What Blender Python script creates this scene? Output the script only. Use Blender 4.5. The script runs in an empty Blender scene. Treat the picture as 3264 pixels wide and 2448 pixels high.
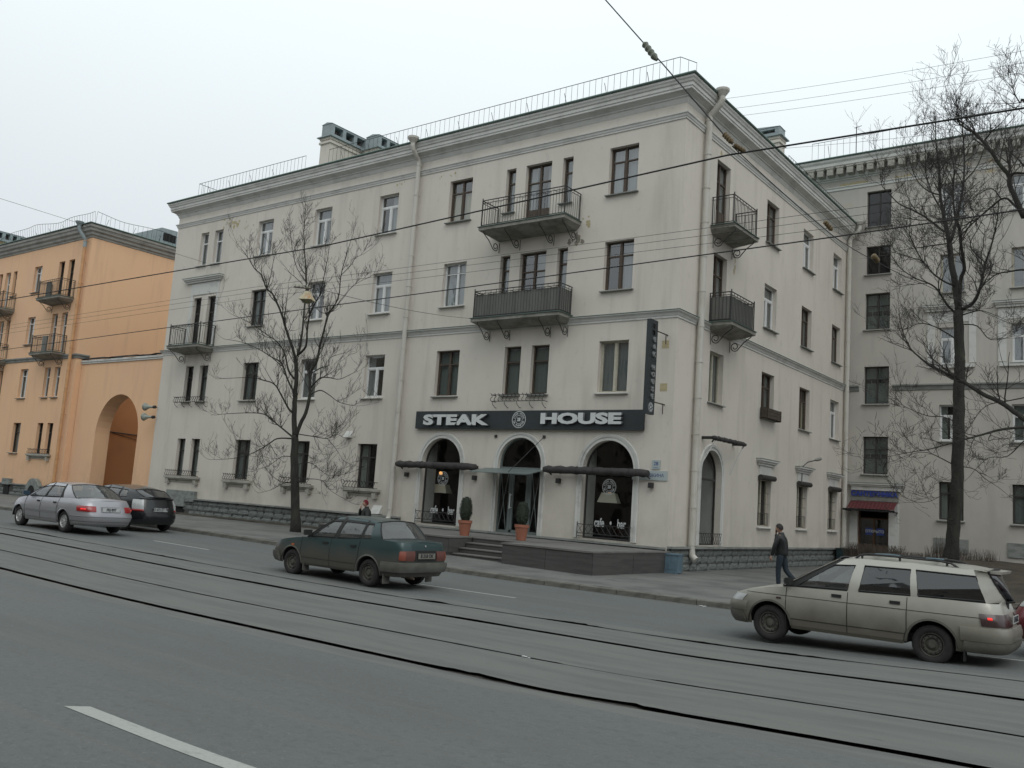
import bpy, bmesh, math, random
from mathutils import Vector, Matrix, noise
rnd = random.Random(7)
PI = math.pi
C = bpy.context.scene.collection
S = bpy.context.scene

# ------------------------------------------------------------------ camera
PITCH, ROLL, YAW, FOCAL = math.radians(7.433), math.radians(3.928), math.radians(-37.367), 2901.2
cam_d = bpy.data.cameras.new('camera'); cam = bpy.data.objects.new('camera', cam_d); C.objects.link(cam)
_F = Vector((math.sin(YAW)*math.cos(PITCH), math.cos(YAW)*math.cos(PITCH), math.sin(PITCH)))
_R0 = Vector((math.cos(YAW), -math.sin(YAW), 0)); _U0 = _R0.cross(_F)
_R = math.cos(ROLL)*_R0 + math.sin(ROLL)*_U0; _U = -math.sin(ROLL)*_R0 + math.cos(ROLL)*_U0
cam.matrix_world = Matrix(((_R.x, _U.x, -_F.x, 0), (_R.y, _U.y, -_F.y, 0), (_R.z, _U.z, -_F.z, 1.96), (0, 0, 0, 1)))
cam_d.sensor_width = 36; cam_d.lens = 36*FOCAL/3264; cam_d.clip_end = 3000; cam_d.clip_start = .1
S.camera = cam

# ------------------------------------------------------------------ sky and sun (overcast)
W = bpy.data.worlds.new('World'); S.world = W; W.use_nodes = True
nt = W.node_tree; nt.nodes.clear()
def wn(t, **k):
    n = nt.nodes.new(t)
    for a, b in k.items(): setattr(n, a, b)
    return n
out = wn('ShaderNodeOutputWorld'); bg = wn('ShaderNodeBackground'); bg.inputs['Strength'].default_value = 0.1
sky = wn('ShaderNodeTexSky', sky_type='NISHITA', sun_disc=False)
sky.sun_elevation = math.radians(48); sky.sun_rotation = math.radians(115); sky.air_density = 1.4; sky.dust_density = 4
tc = wn('ShaderNodeTexCoord'); sep = wn('ShaderNodeSeparateXYZ'); ramp = wn('ShaderNodeValToRGB')
nz = wn('ShaderNodeTexNoise'); nz.inputs['Scale'].default_value = 1.1; nz.inputs['Detail'].default_value = 3
add = wn('ShaderNodeMath', operation='MULTIPLY_ADD'); add.inputs[1].default_value = .16; 
sub = wn('ShaderNodeMath', operation='SUBTRACT'); sub.inputs[1].default_value = .08
nt.links.new(tc.outputs['Generated'], sep.inputs[0]); nt.links.new(tc.outputs['Generated'], nz.inputs['Vector'])
nt.links.new(nz.outputs['Fac'], add.inputs[0]); nt.links.new(sep.outputs['Z'], add.inputs[2])
nt.links.new(add.outputs[0], sub.inputs[0]); nt.links.new(sub.outputs[0], ramp.inputs['Fac'])
e = ramp.color_ramp.elements; e[0].position = 0; e[0].color = (.65, .67, .72, 1); e[1].position = .5; e[1].color = (.95, 1.03, 1.05, 1)
_m = ramp.color_ramp.elements.new(.22); _m.color = (.71, .755, .79, 1)
sc = wn('ShaderNodeVectorMath', operation='SCALE'); sc.inputs['Scale'].default_value = 10.6
mix = wn('ShaderNodeMix', data_type='RGBA'); mix.inputs['Factor'].default_value = .06
nt.links.new(ramp.outputs['Color'], sc.inputs[0]); nt.links.new(sc.outputs[0], mix.inputs['A']); nt.links.new(sky.outputs[0], mix.inputs['B'])
nt.links.new(mix.outputs['Result'], bg.inputs['Color']); nt.links.new(bg.outputs[0], out.inputs[0])
sl = bpy.data.lights.new('sun', 'SUN'); sl.energy = .55; sl.angle = math.radians(35); sl.color = (1, .985, .96)
sun = bpy.data.objects.new('sun', sl); C.objects.link(sun)
_sd = Vector((.62, -.48, .9)).normalized()
sun.rotation_euler = _sd.to_track_quat('Z', 'Y').to_euler(); sun.location = (20, -20, 60)
S.view_settings.view_transform = 'Standard'; S.view_settings.look = 'None'; S.view_settings.gamma = 1
S.view_settings.exposure = 0; S.view_settings.use_curve_mapping = False

# ------------------------------------------------------------------ materials
MATS = {}
def mat(name, col, rough=.8, metal=0, noise_amt=.0, noise_scale=3, col2=None, bump=0, bump_scale=60, spec=.5, coat=0, stretch=None, fac=(.35, .7), coords='Object'):
    if name in MATS: return MATS[name]
    m = bpy.data.materials.new(name); m.use_nodes = True; n = m.node_tree; p = n.nodes['Principled BSDF']
    p.inputs['Roughness'].default_value = rough; p.inputs['Metallic'].default_value = metal
    p.inputs['Specular IOR Level'].default_value = spec; p.inputs['Coat Weight'].default_value = coat; p.inputs['Coat Roughness'].default_value = .05
    col = tuple(col) + (1,)
    t = n.nodes.new('ShaderNodeTexCoord'); mp = n.nodes.new('ShaderNodeMapping')
    n.links.new(t.outputs[coords], mp.inputs[0])
    if stretch: mp.inputs['Scale'].default_value = stretch
    if noise_amt or col2:
        nz = n.nodes.new('ShaderNodeTexNoise'); nz.inputs['Scale'].default_value = noise_scale; nz.inputs['Detail'].default_value = 6; nz.inputs['Roughness'].default_value = .65
        n.links.new(mp.outputs[0], nz.inputs['Vector'])
        r = n.nodes.new('ShaderNodeValToRGB'); n.links.new(nz.outputs['Fac'], r.inputs[0])
        c2 = tuple(col2) + (1,) if col2 else tuple(max(0, c*(1-noise_amt)) for c in col[:3]) + (1,)
        r.color_ramp.elements[0].position = fac[0]; r.color_ramp.elements[1].position = fac[1]
        r.color_ramp.elements[0].color = c2; r.color_ramp.elements[1].color = col
        n.links.new(r.outputs[0], p.inputs['Base Color'])
    else: p.inputs['Base Color'].default_value = col
    if bump:
        b = n.nodes.new('ShaderNodeBump'); b.inputs['Strength'].default_value = bump; b.inputs['Distance'].default_value = .02
        nb = n.nodes.new('ShaderNodeTexNoise'); nb.inputs['Scale'].default_value = bump_scale; nb.inputs['Detail'].default_value = 4
        n.links.new(t.outputs[coords], nb.inputs['Vector']); n.links.new(nb.outputs['Fac'], b.inputs['Height']); n.links.new(b.outputs[0], p.inputs['Normal'])
    MATS[name] = m; return m

def layered(name, base, layers, rough=.85, bump=.25, bump_scale=45, spec=.3, coat=0, metal=0, bump_dist=.02):
    """base colour and a list of (colour, noise scale xyz, lo, hi, strength, (zlo, zhi) or None)"""
    m = bpy.data.materials.new(name); m.use_nodes = True; n = m.node_tree; p = n.nodes['Principled BSDF']
    p.inputs['Roughness'].default_value = rough; p.inputs['Specular IOR Level'].default_value = spec; p.inputs['Metallic'].default_value = metal
    p.inputs['Coat Weight'].default_value = coat; p.inputs['Coat Roughness'].default_value = .08
    t = n.nodes.new('ShaderNodeTexCoord'); cur = None
    for i, (c, sc_, lo, hi, st, zr) in enumerate(layers):
        mp = n.nodes.new('ShaderNodeMapping'); mp.inputs['Scale'].default_value = sc_; mp.inputs['Location'].default_value = (i*7.3, i*3.1, i*1.7)
        nz = n.nodes.new('ShaderNodeTexNoise'); nz.inputs['Scale'].default_value = 1; nz.inputs['Detail'].default_value = 5; nz.inputs['Roughness'].default_value = .6
        n.links.new(t.outputs['Object'], mp.inputs[0]); n.links.new(mp.outputs[0], nz.inputs['Vector'])
        mr = n.nodes.new('ShaderNodeMapRange'); mr.inputs['From Min'].default_value = lo; mr.inputs['From Max'].default_value = hi; mr.inputs['To Max'].default_value = st
        n.links.new(nz.outputs['Fac'], mr.inputs['Value']); f = mr.outputs[0]
        if zr:
            sp = n.nodes.new('ShaderNodeSeparateXYZ'); n.links.new(t.outputs['Object'], sp.inputs[0])
            m2 = n.nodes.new('ShaderNodeMapRange'); m2.inputs['From Min'].default_value = zr[0]; m2.inputs['From Max'].default_value = zr[1]
            n.links.new(sp.outputs['Z'], m2.inputs['Value'])
            mu = n.nodes.new('ShaderNodeMath'); mu.operation = 'MULTIPLY'; n.links.new(f, mu.inputs[0]); n.links.new(m2.outputs[0], mu.inputs[1]); f = mu.outputs[0]
        mx = n.nodes.new('ShaderNodeMix'); mx.data_type = 'RGBA'; n.links.new(f, mx.inputs['Factor'])
        if cur is None: mx.inputs['A'].default_value = tuple(base)+(1,)
        else: n.links.new(cur, mx.inputs['A'])
        mx.inputs['B'].default_value = tuple(c)+(1,); cur = mx.outputs['Result']
    n.links.new(cur, p.inputs['Base Color'])
    if bump:
        b = n.nodes.new('ShaderNodeBump'); b.inputs['Strength'].default_value = bump; b.inputs['Distance'].default_value = bump_dist
        nb = n.nodes.new('ShaderNodeTexNoise'); nb.inputs['Scale'].default_value = bump_scale; nb.inputs['Detail'].default_value = 4
        n.links.new(t.outputs['Object'], nb.inputs['Vector']); n.links.new(nb.outputs['Fac'], b.inputs['Height']); n.links.new(b.outputs[0], p.inputs['Normal'])
    MATS[name] = m; return m

def glass(name, tint=(.8, .85, .85), trans=.85, rough=.02, body=(.02, .025, .025), refl=.10):
    m = bpy.data.materials.new(name); m.use_nodes = True; n = m.node_tree; n.nodes.clear()
    o = n.nodes.new('ShaderNodeOutputMaterial'); tr = n.nodes.new('ShaderNodeBsdfTransparent'); tr.inputs[0].default_value = tint + (1,)
    df = n.nodes.new('ShaderNodeBsdfDiffuse'); df.inputs[0].default_value = body + (1,)
    gl = n.nodes.new('ShaderNodeBsdfGlossy'); gl.inputs['Roughness'].default_value = rough
    m1 = n.nodes.new('ShaderNodeMixShader'); m1.inputs[0].default_value = trans
    n.links.new(df.outputs[0], m1.inputs[1]); n.links.new(tr.outputs[0], m1.inputs[2])
    lw = n.nodes.new('ShaderNodeLayerWeight'); lw.inputs['Blend'].default_value = .5
    pw = n.nodes.new('ShaderNodeMath'); pw.operation = 'POWER'; pw.inputs[1].default_value = 5; n.links.new(lw.outputs['Facing'], pw.inputs[0])
    # slightly wavy panes
    t = n.nodes.new('ShaderNodeTexCoord'); nb = n.nodes.new('ShaderNodeTexNoise'); nb.inputs['Scale'].default_value = 1.5
    b = n.nodes.new('ShaderNodeBump'); b.inputs['Strength'].default_value = .15; b.inputs['Distance'].default_value = .05
    n.links.new(t.outputs['Object'], nb.inputs['Vector']); n.links.new(nb.outputs['Fac'], b.inputs['Height']); n.links.new(b.outputs[0], gl.inputs['Normal'])
    ad = n.nodes.new('ShaderNodeMath'); ad.operation = 'ADD'; ad.inputs[1].default_value = .04+refl; ad.use_clamp = True; n.links.new(pw.outputs[0], ad.inputs[0])
    m2 = n.nodes.new('ShaderNodeMixShader'); n.links.new(ad.outputs[0], m2.inputs[0]); n.links.new(m1.outputs[0], m2.inputs[1]); n.links.new(gl.outputs[0], m2.inputs[2])
    n.links.new(m2.outputs[0], o.inputs[0]); MATS[name] = m; return m

plaster = layered('pale grey plaster', (.645, .60, .535), [
    ((.58, .54, .475), (.45, .45, .30), .45, .62, .55, None),
    ((.46, .43, .38), (1.6, 1.6, .16), .52, .74, .6, None),
    ((.38, .35, .30), (1.3, 1.3, 1.3), .30, .62, .5, (2.6, .8)),
    ((.50, .47, .42), (3.5, 3.5, 2.5), .60, .68, .35, None),
    ((.33, .30, .26), (2.2, 2.2, .5), .66, .80, .45, None),
    ((.52, .42, .24), (.55, .55, .9), .715, .755, .65, (12.5, 14.8)),
    ((.62, .59, .55), (9, 9, 9), .5, .75, .3, None)], bump=.35, bump_scale=55)
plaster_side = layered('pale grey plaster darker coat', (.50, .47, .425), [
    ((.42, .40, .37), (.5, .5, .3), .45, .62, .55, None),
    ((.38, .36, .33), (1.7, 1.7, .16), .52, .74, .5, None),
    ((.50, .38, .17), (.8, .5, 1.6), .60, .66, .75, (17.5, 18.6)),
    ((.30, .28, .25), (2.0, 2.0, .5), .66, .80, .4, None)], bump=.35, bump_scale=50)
trim = layered('pale trim paint', (.60, .60, .57), [
    ((.36, .36, .34), (1.3, 1.3, 2.0), .50, .72, .65, None),
    ((.28, .27, .25), (6, 6, 1.2), .60, .78, .45, None)], bump=.15)
orange = layered('apricot plaster', (.80, .51, .31), [
    ((.42, .30, .21), (1.3, 1.3, 1.3), .32, .64, .55, (3.0, .9)), ((.60, .40, .27), (2.5, 2.5, .15), .56, .74, .5, None),
    ((.76, .485, .315), (.5, .5, .3), .45, .65, .7, None),
    ((.64, .39, .25), (1.5, 1.5, .25), .55, .75, .5, None)], bump=.3)
orange_pipe = mat('apricot pipe paint', (.66, .37, .18), .6, noise_amt=.25, noise_scale=3)
stone = layered('rough grey stone', (.26, .285, .27), [
    ((.13, .14, .13), (4, 4, 7), .45, .7, .8, None), ((.25, .26, .245), (14, 14, 14), .55, .8, .5, None)], bump=1.0, bump_scale=18, bump_dist=.05)
mortar = mat('dark mortar', (.10, .10, .092), .95, noise_amt=.4, noise_scale=6)
ledge_m = layered('weathered grey ledge', (.26, .27, .255), [((.11, .12, .11), (2, 2, 6), .45, .7, .7, None)], bump=.4)
roof_m = layered('green grey roof metal', (.13, .19, .165), [((.08, .11, .10), (1.2, 1.2, 1.2), .45, .7, .6, None)], rough=.6, bump=.1)
vent_m = layered('galvanised vent metal', (.30, .35, .36), [((.18, .21, .22), (2, 2, 3), .45, .7, .6, None)], rough=.5, bump=.05)
iron = mat('dark wrought iron', (.035, .034, .033), .6, noise_amt=.3, noise_scale=20)
rust_iron = mat('rusty brown iron', (.085, .06, .045), .8, noise_amt=.4, noise_scale=15)
pipe_m = layered('pale pipe paint', (.55, .53, .48), [((.34, .31, .26), (3, 3, 1.2), .52, .74, .6, None)], rough=.6, bump=.05)
white_frame = mat('white window frame', (.72, .73, .72), .5, noise_amt=.08, noise_scale=4)
brown_frame = mat('brown window frame', (.10, .072, .052), .7, noise_amt=.35, noise_scale=9)
dark_frame = mat('dark window frame', (.045, .042, .038), .7, noise_amt=.3, noise_scale=9)
cream_frame = mat('cream window frame', (.50, .47, .38), .6, noise_amt=.2, noise_scale=6)
grey_frame = mat('grey green shopfront metal', (.145, .175, .17), .5, noise_amt=.1)
pane_m = glass('window pane', refl=.15)
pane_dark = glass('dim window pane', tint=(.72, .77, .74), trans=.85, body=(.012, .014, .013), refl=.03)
shop_glass = glass('shop glass', tint=(.9, .93, .92), trans=.96, body=(.01, .01, .01), refl=.01)
curtain_m = mat('pale curtain', (.60, .61, .60), .9, noise_amt=.45, noise_scale=2, stretch=(9, 9, .5))
curtain_b = mat('beige curtain', (.72, .62, .42), .9, noise_amt=.3, noise_scale=2, stretch=(9, 9, .5))
curtain_g = mat('grey net curtain', (.34, .37, .37), .9, noise_amt=.4, noise_scale=2, stretch=(9, 9, .5))
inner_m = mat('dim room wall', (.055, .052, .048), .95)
black_m = mat('black', (.01, .01, .01), .9)
slab_m = layered('balcony concrete', (.30, .29, .26), [((.15, .145, .125), (2, 2, 4), .42, .66, .8, None), ((.11, .12, .09), (7, 7, 7), .55, .75, .6, None)], bump=.5)
sheet_m = layered('grey balcony sheeting', (.17, .17, .155), [((.11, .11, .10), (6, 6, .8), .4, .7, .7, None)], bump=.1)

asphalt = layered('worn asphalt', (.127, .134, .134), [
    ((.095, .102, .098), (9, 12, 9), .50, .64, .5, None), ((.165, .17, .16), (16, 20, 16), .56, .70, .45, None),
    ((.112, .119, .113), (.25, 1.2, 1), .40, .62, .6, None),
    ((.150, .155, .143), (.10, 2.2, 1), .52, .68, .6, None),
    ((.085, .088, .088), (1.4, 3.0, 1), .66, .76, .35, None),
    ((.24, .245, .235), (30, 30, 30), .60, .72, .5, None),
    ((.06, .062, .06), (30, 30, 30), .60, .72, .5, None),
    ((.055, .056, .053), (.9, 1.3, 1), .735, .76, .55, None)], rough=.82, bump=.5, bump_scale=110, bump_dist=.01)
dust_asphalt = layered('dusty asphalt by the rails', (.154, .157, .146), [
    ((.120, .126, .122), (.5, 4, 1), .42, .62, .8, None),
    ((.19, .195, .18), (55, 55, 55), .60, .75, .4, None), ((.08, .08, .075), (3, 9, 3), .64, .74, .5, None)], rough=.85, bump=.5, bump_scale=90, bump_dist=.01)
pave = layered('grey pavement asphalt', (.165, .165, .155), [
    ((.10, .102, .097), (.8, .8, .8), .42, .62, .8, None), ((.20, .20, .185), (.35, 1.5, 1), .56, .72, .5, None),
    ((.055, .056, .052), (1.2, 1.6, 1), .66, .70, .6, None), ((.21, .21, .20), (40, 40, 40), .62, .75, .4, None)], rough=.9, bump=.4, bump_scale=80, bump_dist=.01)
kerb_m = layered('worn granite kerb', (.17, .165, .145), [((.09, .088, .078), (3, 3, 6), .45, .7, .8, None), ((.28, .27, .25), (40, 40, 40), .6, .75, .4, None)], bump=.5, bump_scale=30)
soil = layered('bare brown soil', (.075, .062, .048), [((.04, .035, .028), (1.5, 1.5, 1.5), .42, .62, .8, None), ((.11, .105, .07), (4, 4, 4), .58, .72, .6, None)], bump=1, bump_scale=12, bump_dist=.06)
groove_m = mat('dark rail groove dirt', (.075, .072, .064), .95, noise_amt=.5, noise_scale=6, bump=.6, bump_scale=30)
rail_m = mat('dark worn rail steel', (.13, .125, .12), .4, metal=.5, noise_amt=.3, noise_scale=5)
paint_w = layered('worn white road paint', (.38, .39, .36), [((.20, .21, .20), (2.5, 8, 1), .58, .74, .7, None), ((.28, .285, .27), (30, 30, 30), .5, .7, .5, None)], bump=.2)
bark = layered('dark damp bark', (.045, .043, .036), [((.022, .021, .019), (6, 6, 2), .4, .65, .8, None), ((.055, .07, .035), (1.3, 1.3, .8), .60, .72, .6, None)], bump=1, bump_scale=25, bump_dist=.04)
twig_m = mat('dark twig bark', (.042, .038, .034), .9)
brushwood = mat('dry brown brushwood', (.12, .095, .075), .95, noise_amt=.4)

# ------------------------------------------------------------------ helpers
def ss(t): t = min(max(t, 0), 1); return t*t*(3-2*t)
def gz(x): return .25*ss((-12-x)/18) + .15*ss((x+6.5)/6)
class MB:
    def __init__(s): s.v = []; s.f = []; s.mi = []; s.cur = 0
    def add(s, vs, fs):
        b = len(s.v); s.v += [tuple(v) for v in vs]; s.f += [tuple(b+i for i in f) for f in fs]; s.mi += [s.cur]*len(fs)
    def box(s, x0, x1, y0, y1, z0, z1, fr=None):
        P = [(x, y, z) for z in (z0, z1) for y in (y0, y1) for x in (x0, x1)]
        if fr: P = [fr(*p) for p in P]
        s.add(P, [(0, 2, 3, 1), (4, 5, 7, 6), (0, 1, 5, 4), (2, 6, 7, 3), (0, 4, 6, 2), (1, 3, 7, 5)])
    def quad(s, a, b, c, d): s.add([a, b, c, d], [(0, 1, 2, 3)])
    def tube(s, pts, r, n=6, cap=True):
        pts = [Vector(p) for p in pts]; rs = r if isinstance(r, (list, tuple)) else [r]*len(pts); vs = []; N = len(pts)
        a = None
        for i, p in enumerate(pts):
            d = (pts[min(i+1, N-1)] - pts[max(i-1, 0)])
            d = d.normalized() if d.length > 1e-9 else Vector((0, 0, 1))
            if a is None:
                a = d.cross(Vector((0, 0, 1)))
                if a.length < .05: a = d.cross(Vector((0, 1, 0)))
            else:
                a2 = a - d*a.dot(d)
                a = a2 if a2.length > 1e-4 else d.cross(Vector((.3, 1, .2)))
            a.normalize(); b = d.cross(a)
            for k in range(n):
                t = 2*PI*k/n; vs.append(p + (a*math.cos(t) + b*math.sin(t))*rs[i])
        fs = [(i*n+k, i*n+(k+1) % n, (i+1)*n+(k+1) % n, (i+1)*n+k) for i in range(N-1) for k in range(n)]
        if cap: fs += [tuple(range(n)), tuple(range((N-1)*n, N*n))]
        s.add(vs, fs)
    def lathe(s, prof, n=16, M=None, axis='z'):
        vs = []
        for r, z in prof:
            for k in range(n):
                t = 2*PI*k/n
                p = Vector((r*math.cos(t), r*math.sin(t), z)) if axis == 'z' else Vector((r*math.cos(t), z, r*math.sin(t)))
                vs.append(M @ p if M else p)
        s.add(vs, [(i*n+k, i*n+(k+1) % n, (i+1)*n+(k+1) % n, (i+1)*n+k) for i in range(len(prof)-1) for k in range(n)])
    def sweep(s, path, prof, closed=False):
        """prof (d,z) swept along 2D path, d is measured to the right of the walking direction"""
        n = len(path); vs = []
        for i, p in enumerate(path):
            p = Vector(p); a = Vector(path[i-1]) if i else None; b = Vector(path[i+1]) if i < n-1 else None
            n1 = n2 = None
            if a is not None: d = (p-a).normalized(); n1 = Vector((d.y, -d.x))
            if b is not None: d = (b-p).normalized(); n2 = Vector((d.y, -d.x))
            if n1 is None: m = n2
            elif n2 is None: m = n1
            else: m = (n1+n2); m = m/(m.dot(n1))
            for d_, z in prof: vs.append((p.x+m.x*d_, p.y+m.y*d_, z))
        k = len(prof)
        fs = [(i*k+j, i*k+j+1, (i+1)*k+j+1, (i+1)*k+j) for i in range(n-1) for j in range(k-1)]
        fs += [tuple(range(k)), tuple(range((n-1)*k, n*k))]
        s.add(vs, fs)
    def mesh(s, name, mats, smooth=False, recalc=True):
        me = bpy.data.meshes.new(name); me.from_pydata(s.v, [], s.f)
        if not isinstance(mats, (list, tuple)): mats = [mats]
        for m in mats: me.materials.append(m)
        if len(mats) > 1: me.polygons.foreach_set('material_index', s.mi)
        if recalc:
            bm = bmesh.new(); bm.from_mesh(me); bmesh.ops.recalc_face_normals(bm, faces=bm.faces); bm.to_mesh(me); bm.free()
        if smooth: me.polygons.foreach_set('use_smooth', [True]*len(me.polygons))
        me.update(); return me
    def build(s, name, mats, parent=None, smooth=False, recalc=True, kind=None, loc=None):
        o = bpy.data.objects.new(name, s.mesh(name, mats, smooth, recalc)); C.objects.link(o)
        if parent is not None: o.parent = parent
        if kind: o['kind'] = kind
        if loc: o.location = loc
        return o
def tag(o, label, cat, group=None):
    o['label'] = label; o['category'] = cat
    if group: o['group'] = group
    return o
def thing(name, label, cat, loc=(0, 0, 0), rotz=0, group=None):
    o = bpy.data.objects.new(name, None); C.objects.link(o); o.location = loc; o.rotation_euler = (0, 0, rotz); o.empty_display_size = .2
    return tag(o, label, cat, group)
def inst(me, name, parent=None, M=None):
    o = bpy.data.objects.new(name, me); C.objects.link(o)
    if parent is not None: o.parent = parent
    if M is not None: o.matrix_local = M
    return o
def dup(root, loc, rotz, label=None, group=None):
    r = root.copy(); C.objects.link(r); r.location = loc; r.rotation_euler = (0, 0, rotz)
    if label: r['label'] = label
    if group: r['group'] = group
    for ch in list(root.children):
        c = ch.copy(); C.objects.link(c); c.parent = r
        for g in ch.children:
            d = g.copy(); C.objects.link(d); d.parent = c
    return r
_fonts = {}
def text(name, body, size, m, parent, M, extrude=.01, bold=0, xs=1.0, align='CENTER', kind=None):
    cu = bpy.data.curves.new(name, 'FONT'); cu.body = body; cu.size = size; cu.extrude = extrude; cu.offset = bold; cu.align_x = align; cu.align_y = 'CENTER'; cu.resolution_u = 3
    o = bpy.data.objects.new(name, cu); C.objects.link(o)
    dg = bpy.context.evaluated_depsgraph_get(); me = bpy.data.meshes.new_from_object(o.evaluated_get(dg)); bpy.data.objects.remove(o)
    me.materials.clear(); me.materials.append(m)
    q = bpy.data.objects.new(name, me); C.objects.link(q)
    if parent is not None: q.parent = parent
    q.matrix_local = M @ Matrix.Diagonal((xs, 1, 1, 1))
    return q
def face_M(loc, right, up):
    r = Vector(right).normalized(); u = Vector(up).normalized(); n = r.cross(u)
    return Matrix(((r.x, u.x, n.x, loc[0]), (r.y, u.y, n.y, loc[1]), (r.z, u.z, n.z, loc[2]), (0, 0, 0, 1)))

# facade frames: (u along, d outward, z) -> world
D0, XC, D3 = 26.5, -13.607, 44.4
def FR(u, d, z): return (u, D0-d, z)
def SI(u, d, z): return (XC+d, u, z)
def TH(u, d, z): return (u, D3-d, z)
def AR(u, d, z): return (u, 26.85-d, z)
def GA(u, d, z): return (-52.3+d, u, z)
ROT = {FR: 0, TH: 0, AR: 0, SI: PI/2, GA: PI/2}

def wall(mb, fr, u0, u1, z0, z1, holes, depth=.26):
    """outer face with real openings and reveals; holes (u0,u1,z0,z1[, 'arch']) z1 is the crown of an arch"""
    us = sorted({u0, u1} | {h[0] for h in holes} | {h[1] for h in holes}); zs = sorted({z0, z1} | {h[2] for h in holes} | {h[3] for h in holes})
    for lst in (us, zs):
        i = 1
        while i < len(lst):
            if lst[i]-lst[i-1] > 3.0: lst.insert(i, (lst[i]+lst[i-1])/2)
            else: i += 1
    idx = {}; 
    vs = []
    def V(u, z):
        k = (round(u, 5), round(z, 5))
        if k not in idx: idx[k] = len(vs); vs.append(fr(u, 0, z))
        return idx[k]
    fs = []
    for i in range(len(us)-1):
        for j in range(len(zs)-1):
            uc = (us[i]+us[i+1])/2; zc = (zs[j]+zs[j+1])/2
            if any(h[0] < uc < h[1] and h[2] < zc < h[3] for h in holes): continue
            fs.append((V(us[i], zs[j]), V(us[i+1], zs[j]), V(us[i+1], zs[j+1]), V(us[i], zs[j+1])))
    mb.add(vs, fs)
    for h in holes:
        a, b, c, d = h[:4]; dp = depth
        if len(h) > 4:
            r = (b-a)/2; cz = d-r; n = 20; arc = [(a+r-r*math.cos(PI*k/n), cz+r*math.sin(PI*k/n)) for k in range(n+1)]
            for k in range(n):
                (ua, za), (ub, zb) = arc[k], arc[k+1]
                mb.add([fr(ua, 0, za), fr(ub, 0, zb), fr(ub, 0, d), fr(ua, 0, d)], [(0, 1, 2, 3)])
                mb.add([fr(ua, 0, za), fr(ub, 0, zb), fr(ub, -dp, zb), fr(ua, -dp, za)], [(0, 1, 2, 3)])
            top = cz
        else:
            top = d; mb.quad(fr(a, 0, d), fr(b, 0, d), fr(b, -dp, d), fr(a, -dp, d))
        mb.quad(fr(a, 0, c), fr(a, 0, top), fr(a, -dp, top), fr(a, -dp, c)); mb.quad(fr(b, 0, c), fr(b, 0, top), fr(b, -dp, top), fr(b, -dp, c))
        mb.quad(fr(a, 0, c), fr(b, 0, c), fr(b, -dp, c), fr(a, -dp, c))

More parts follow.
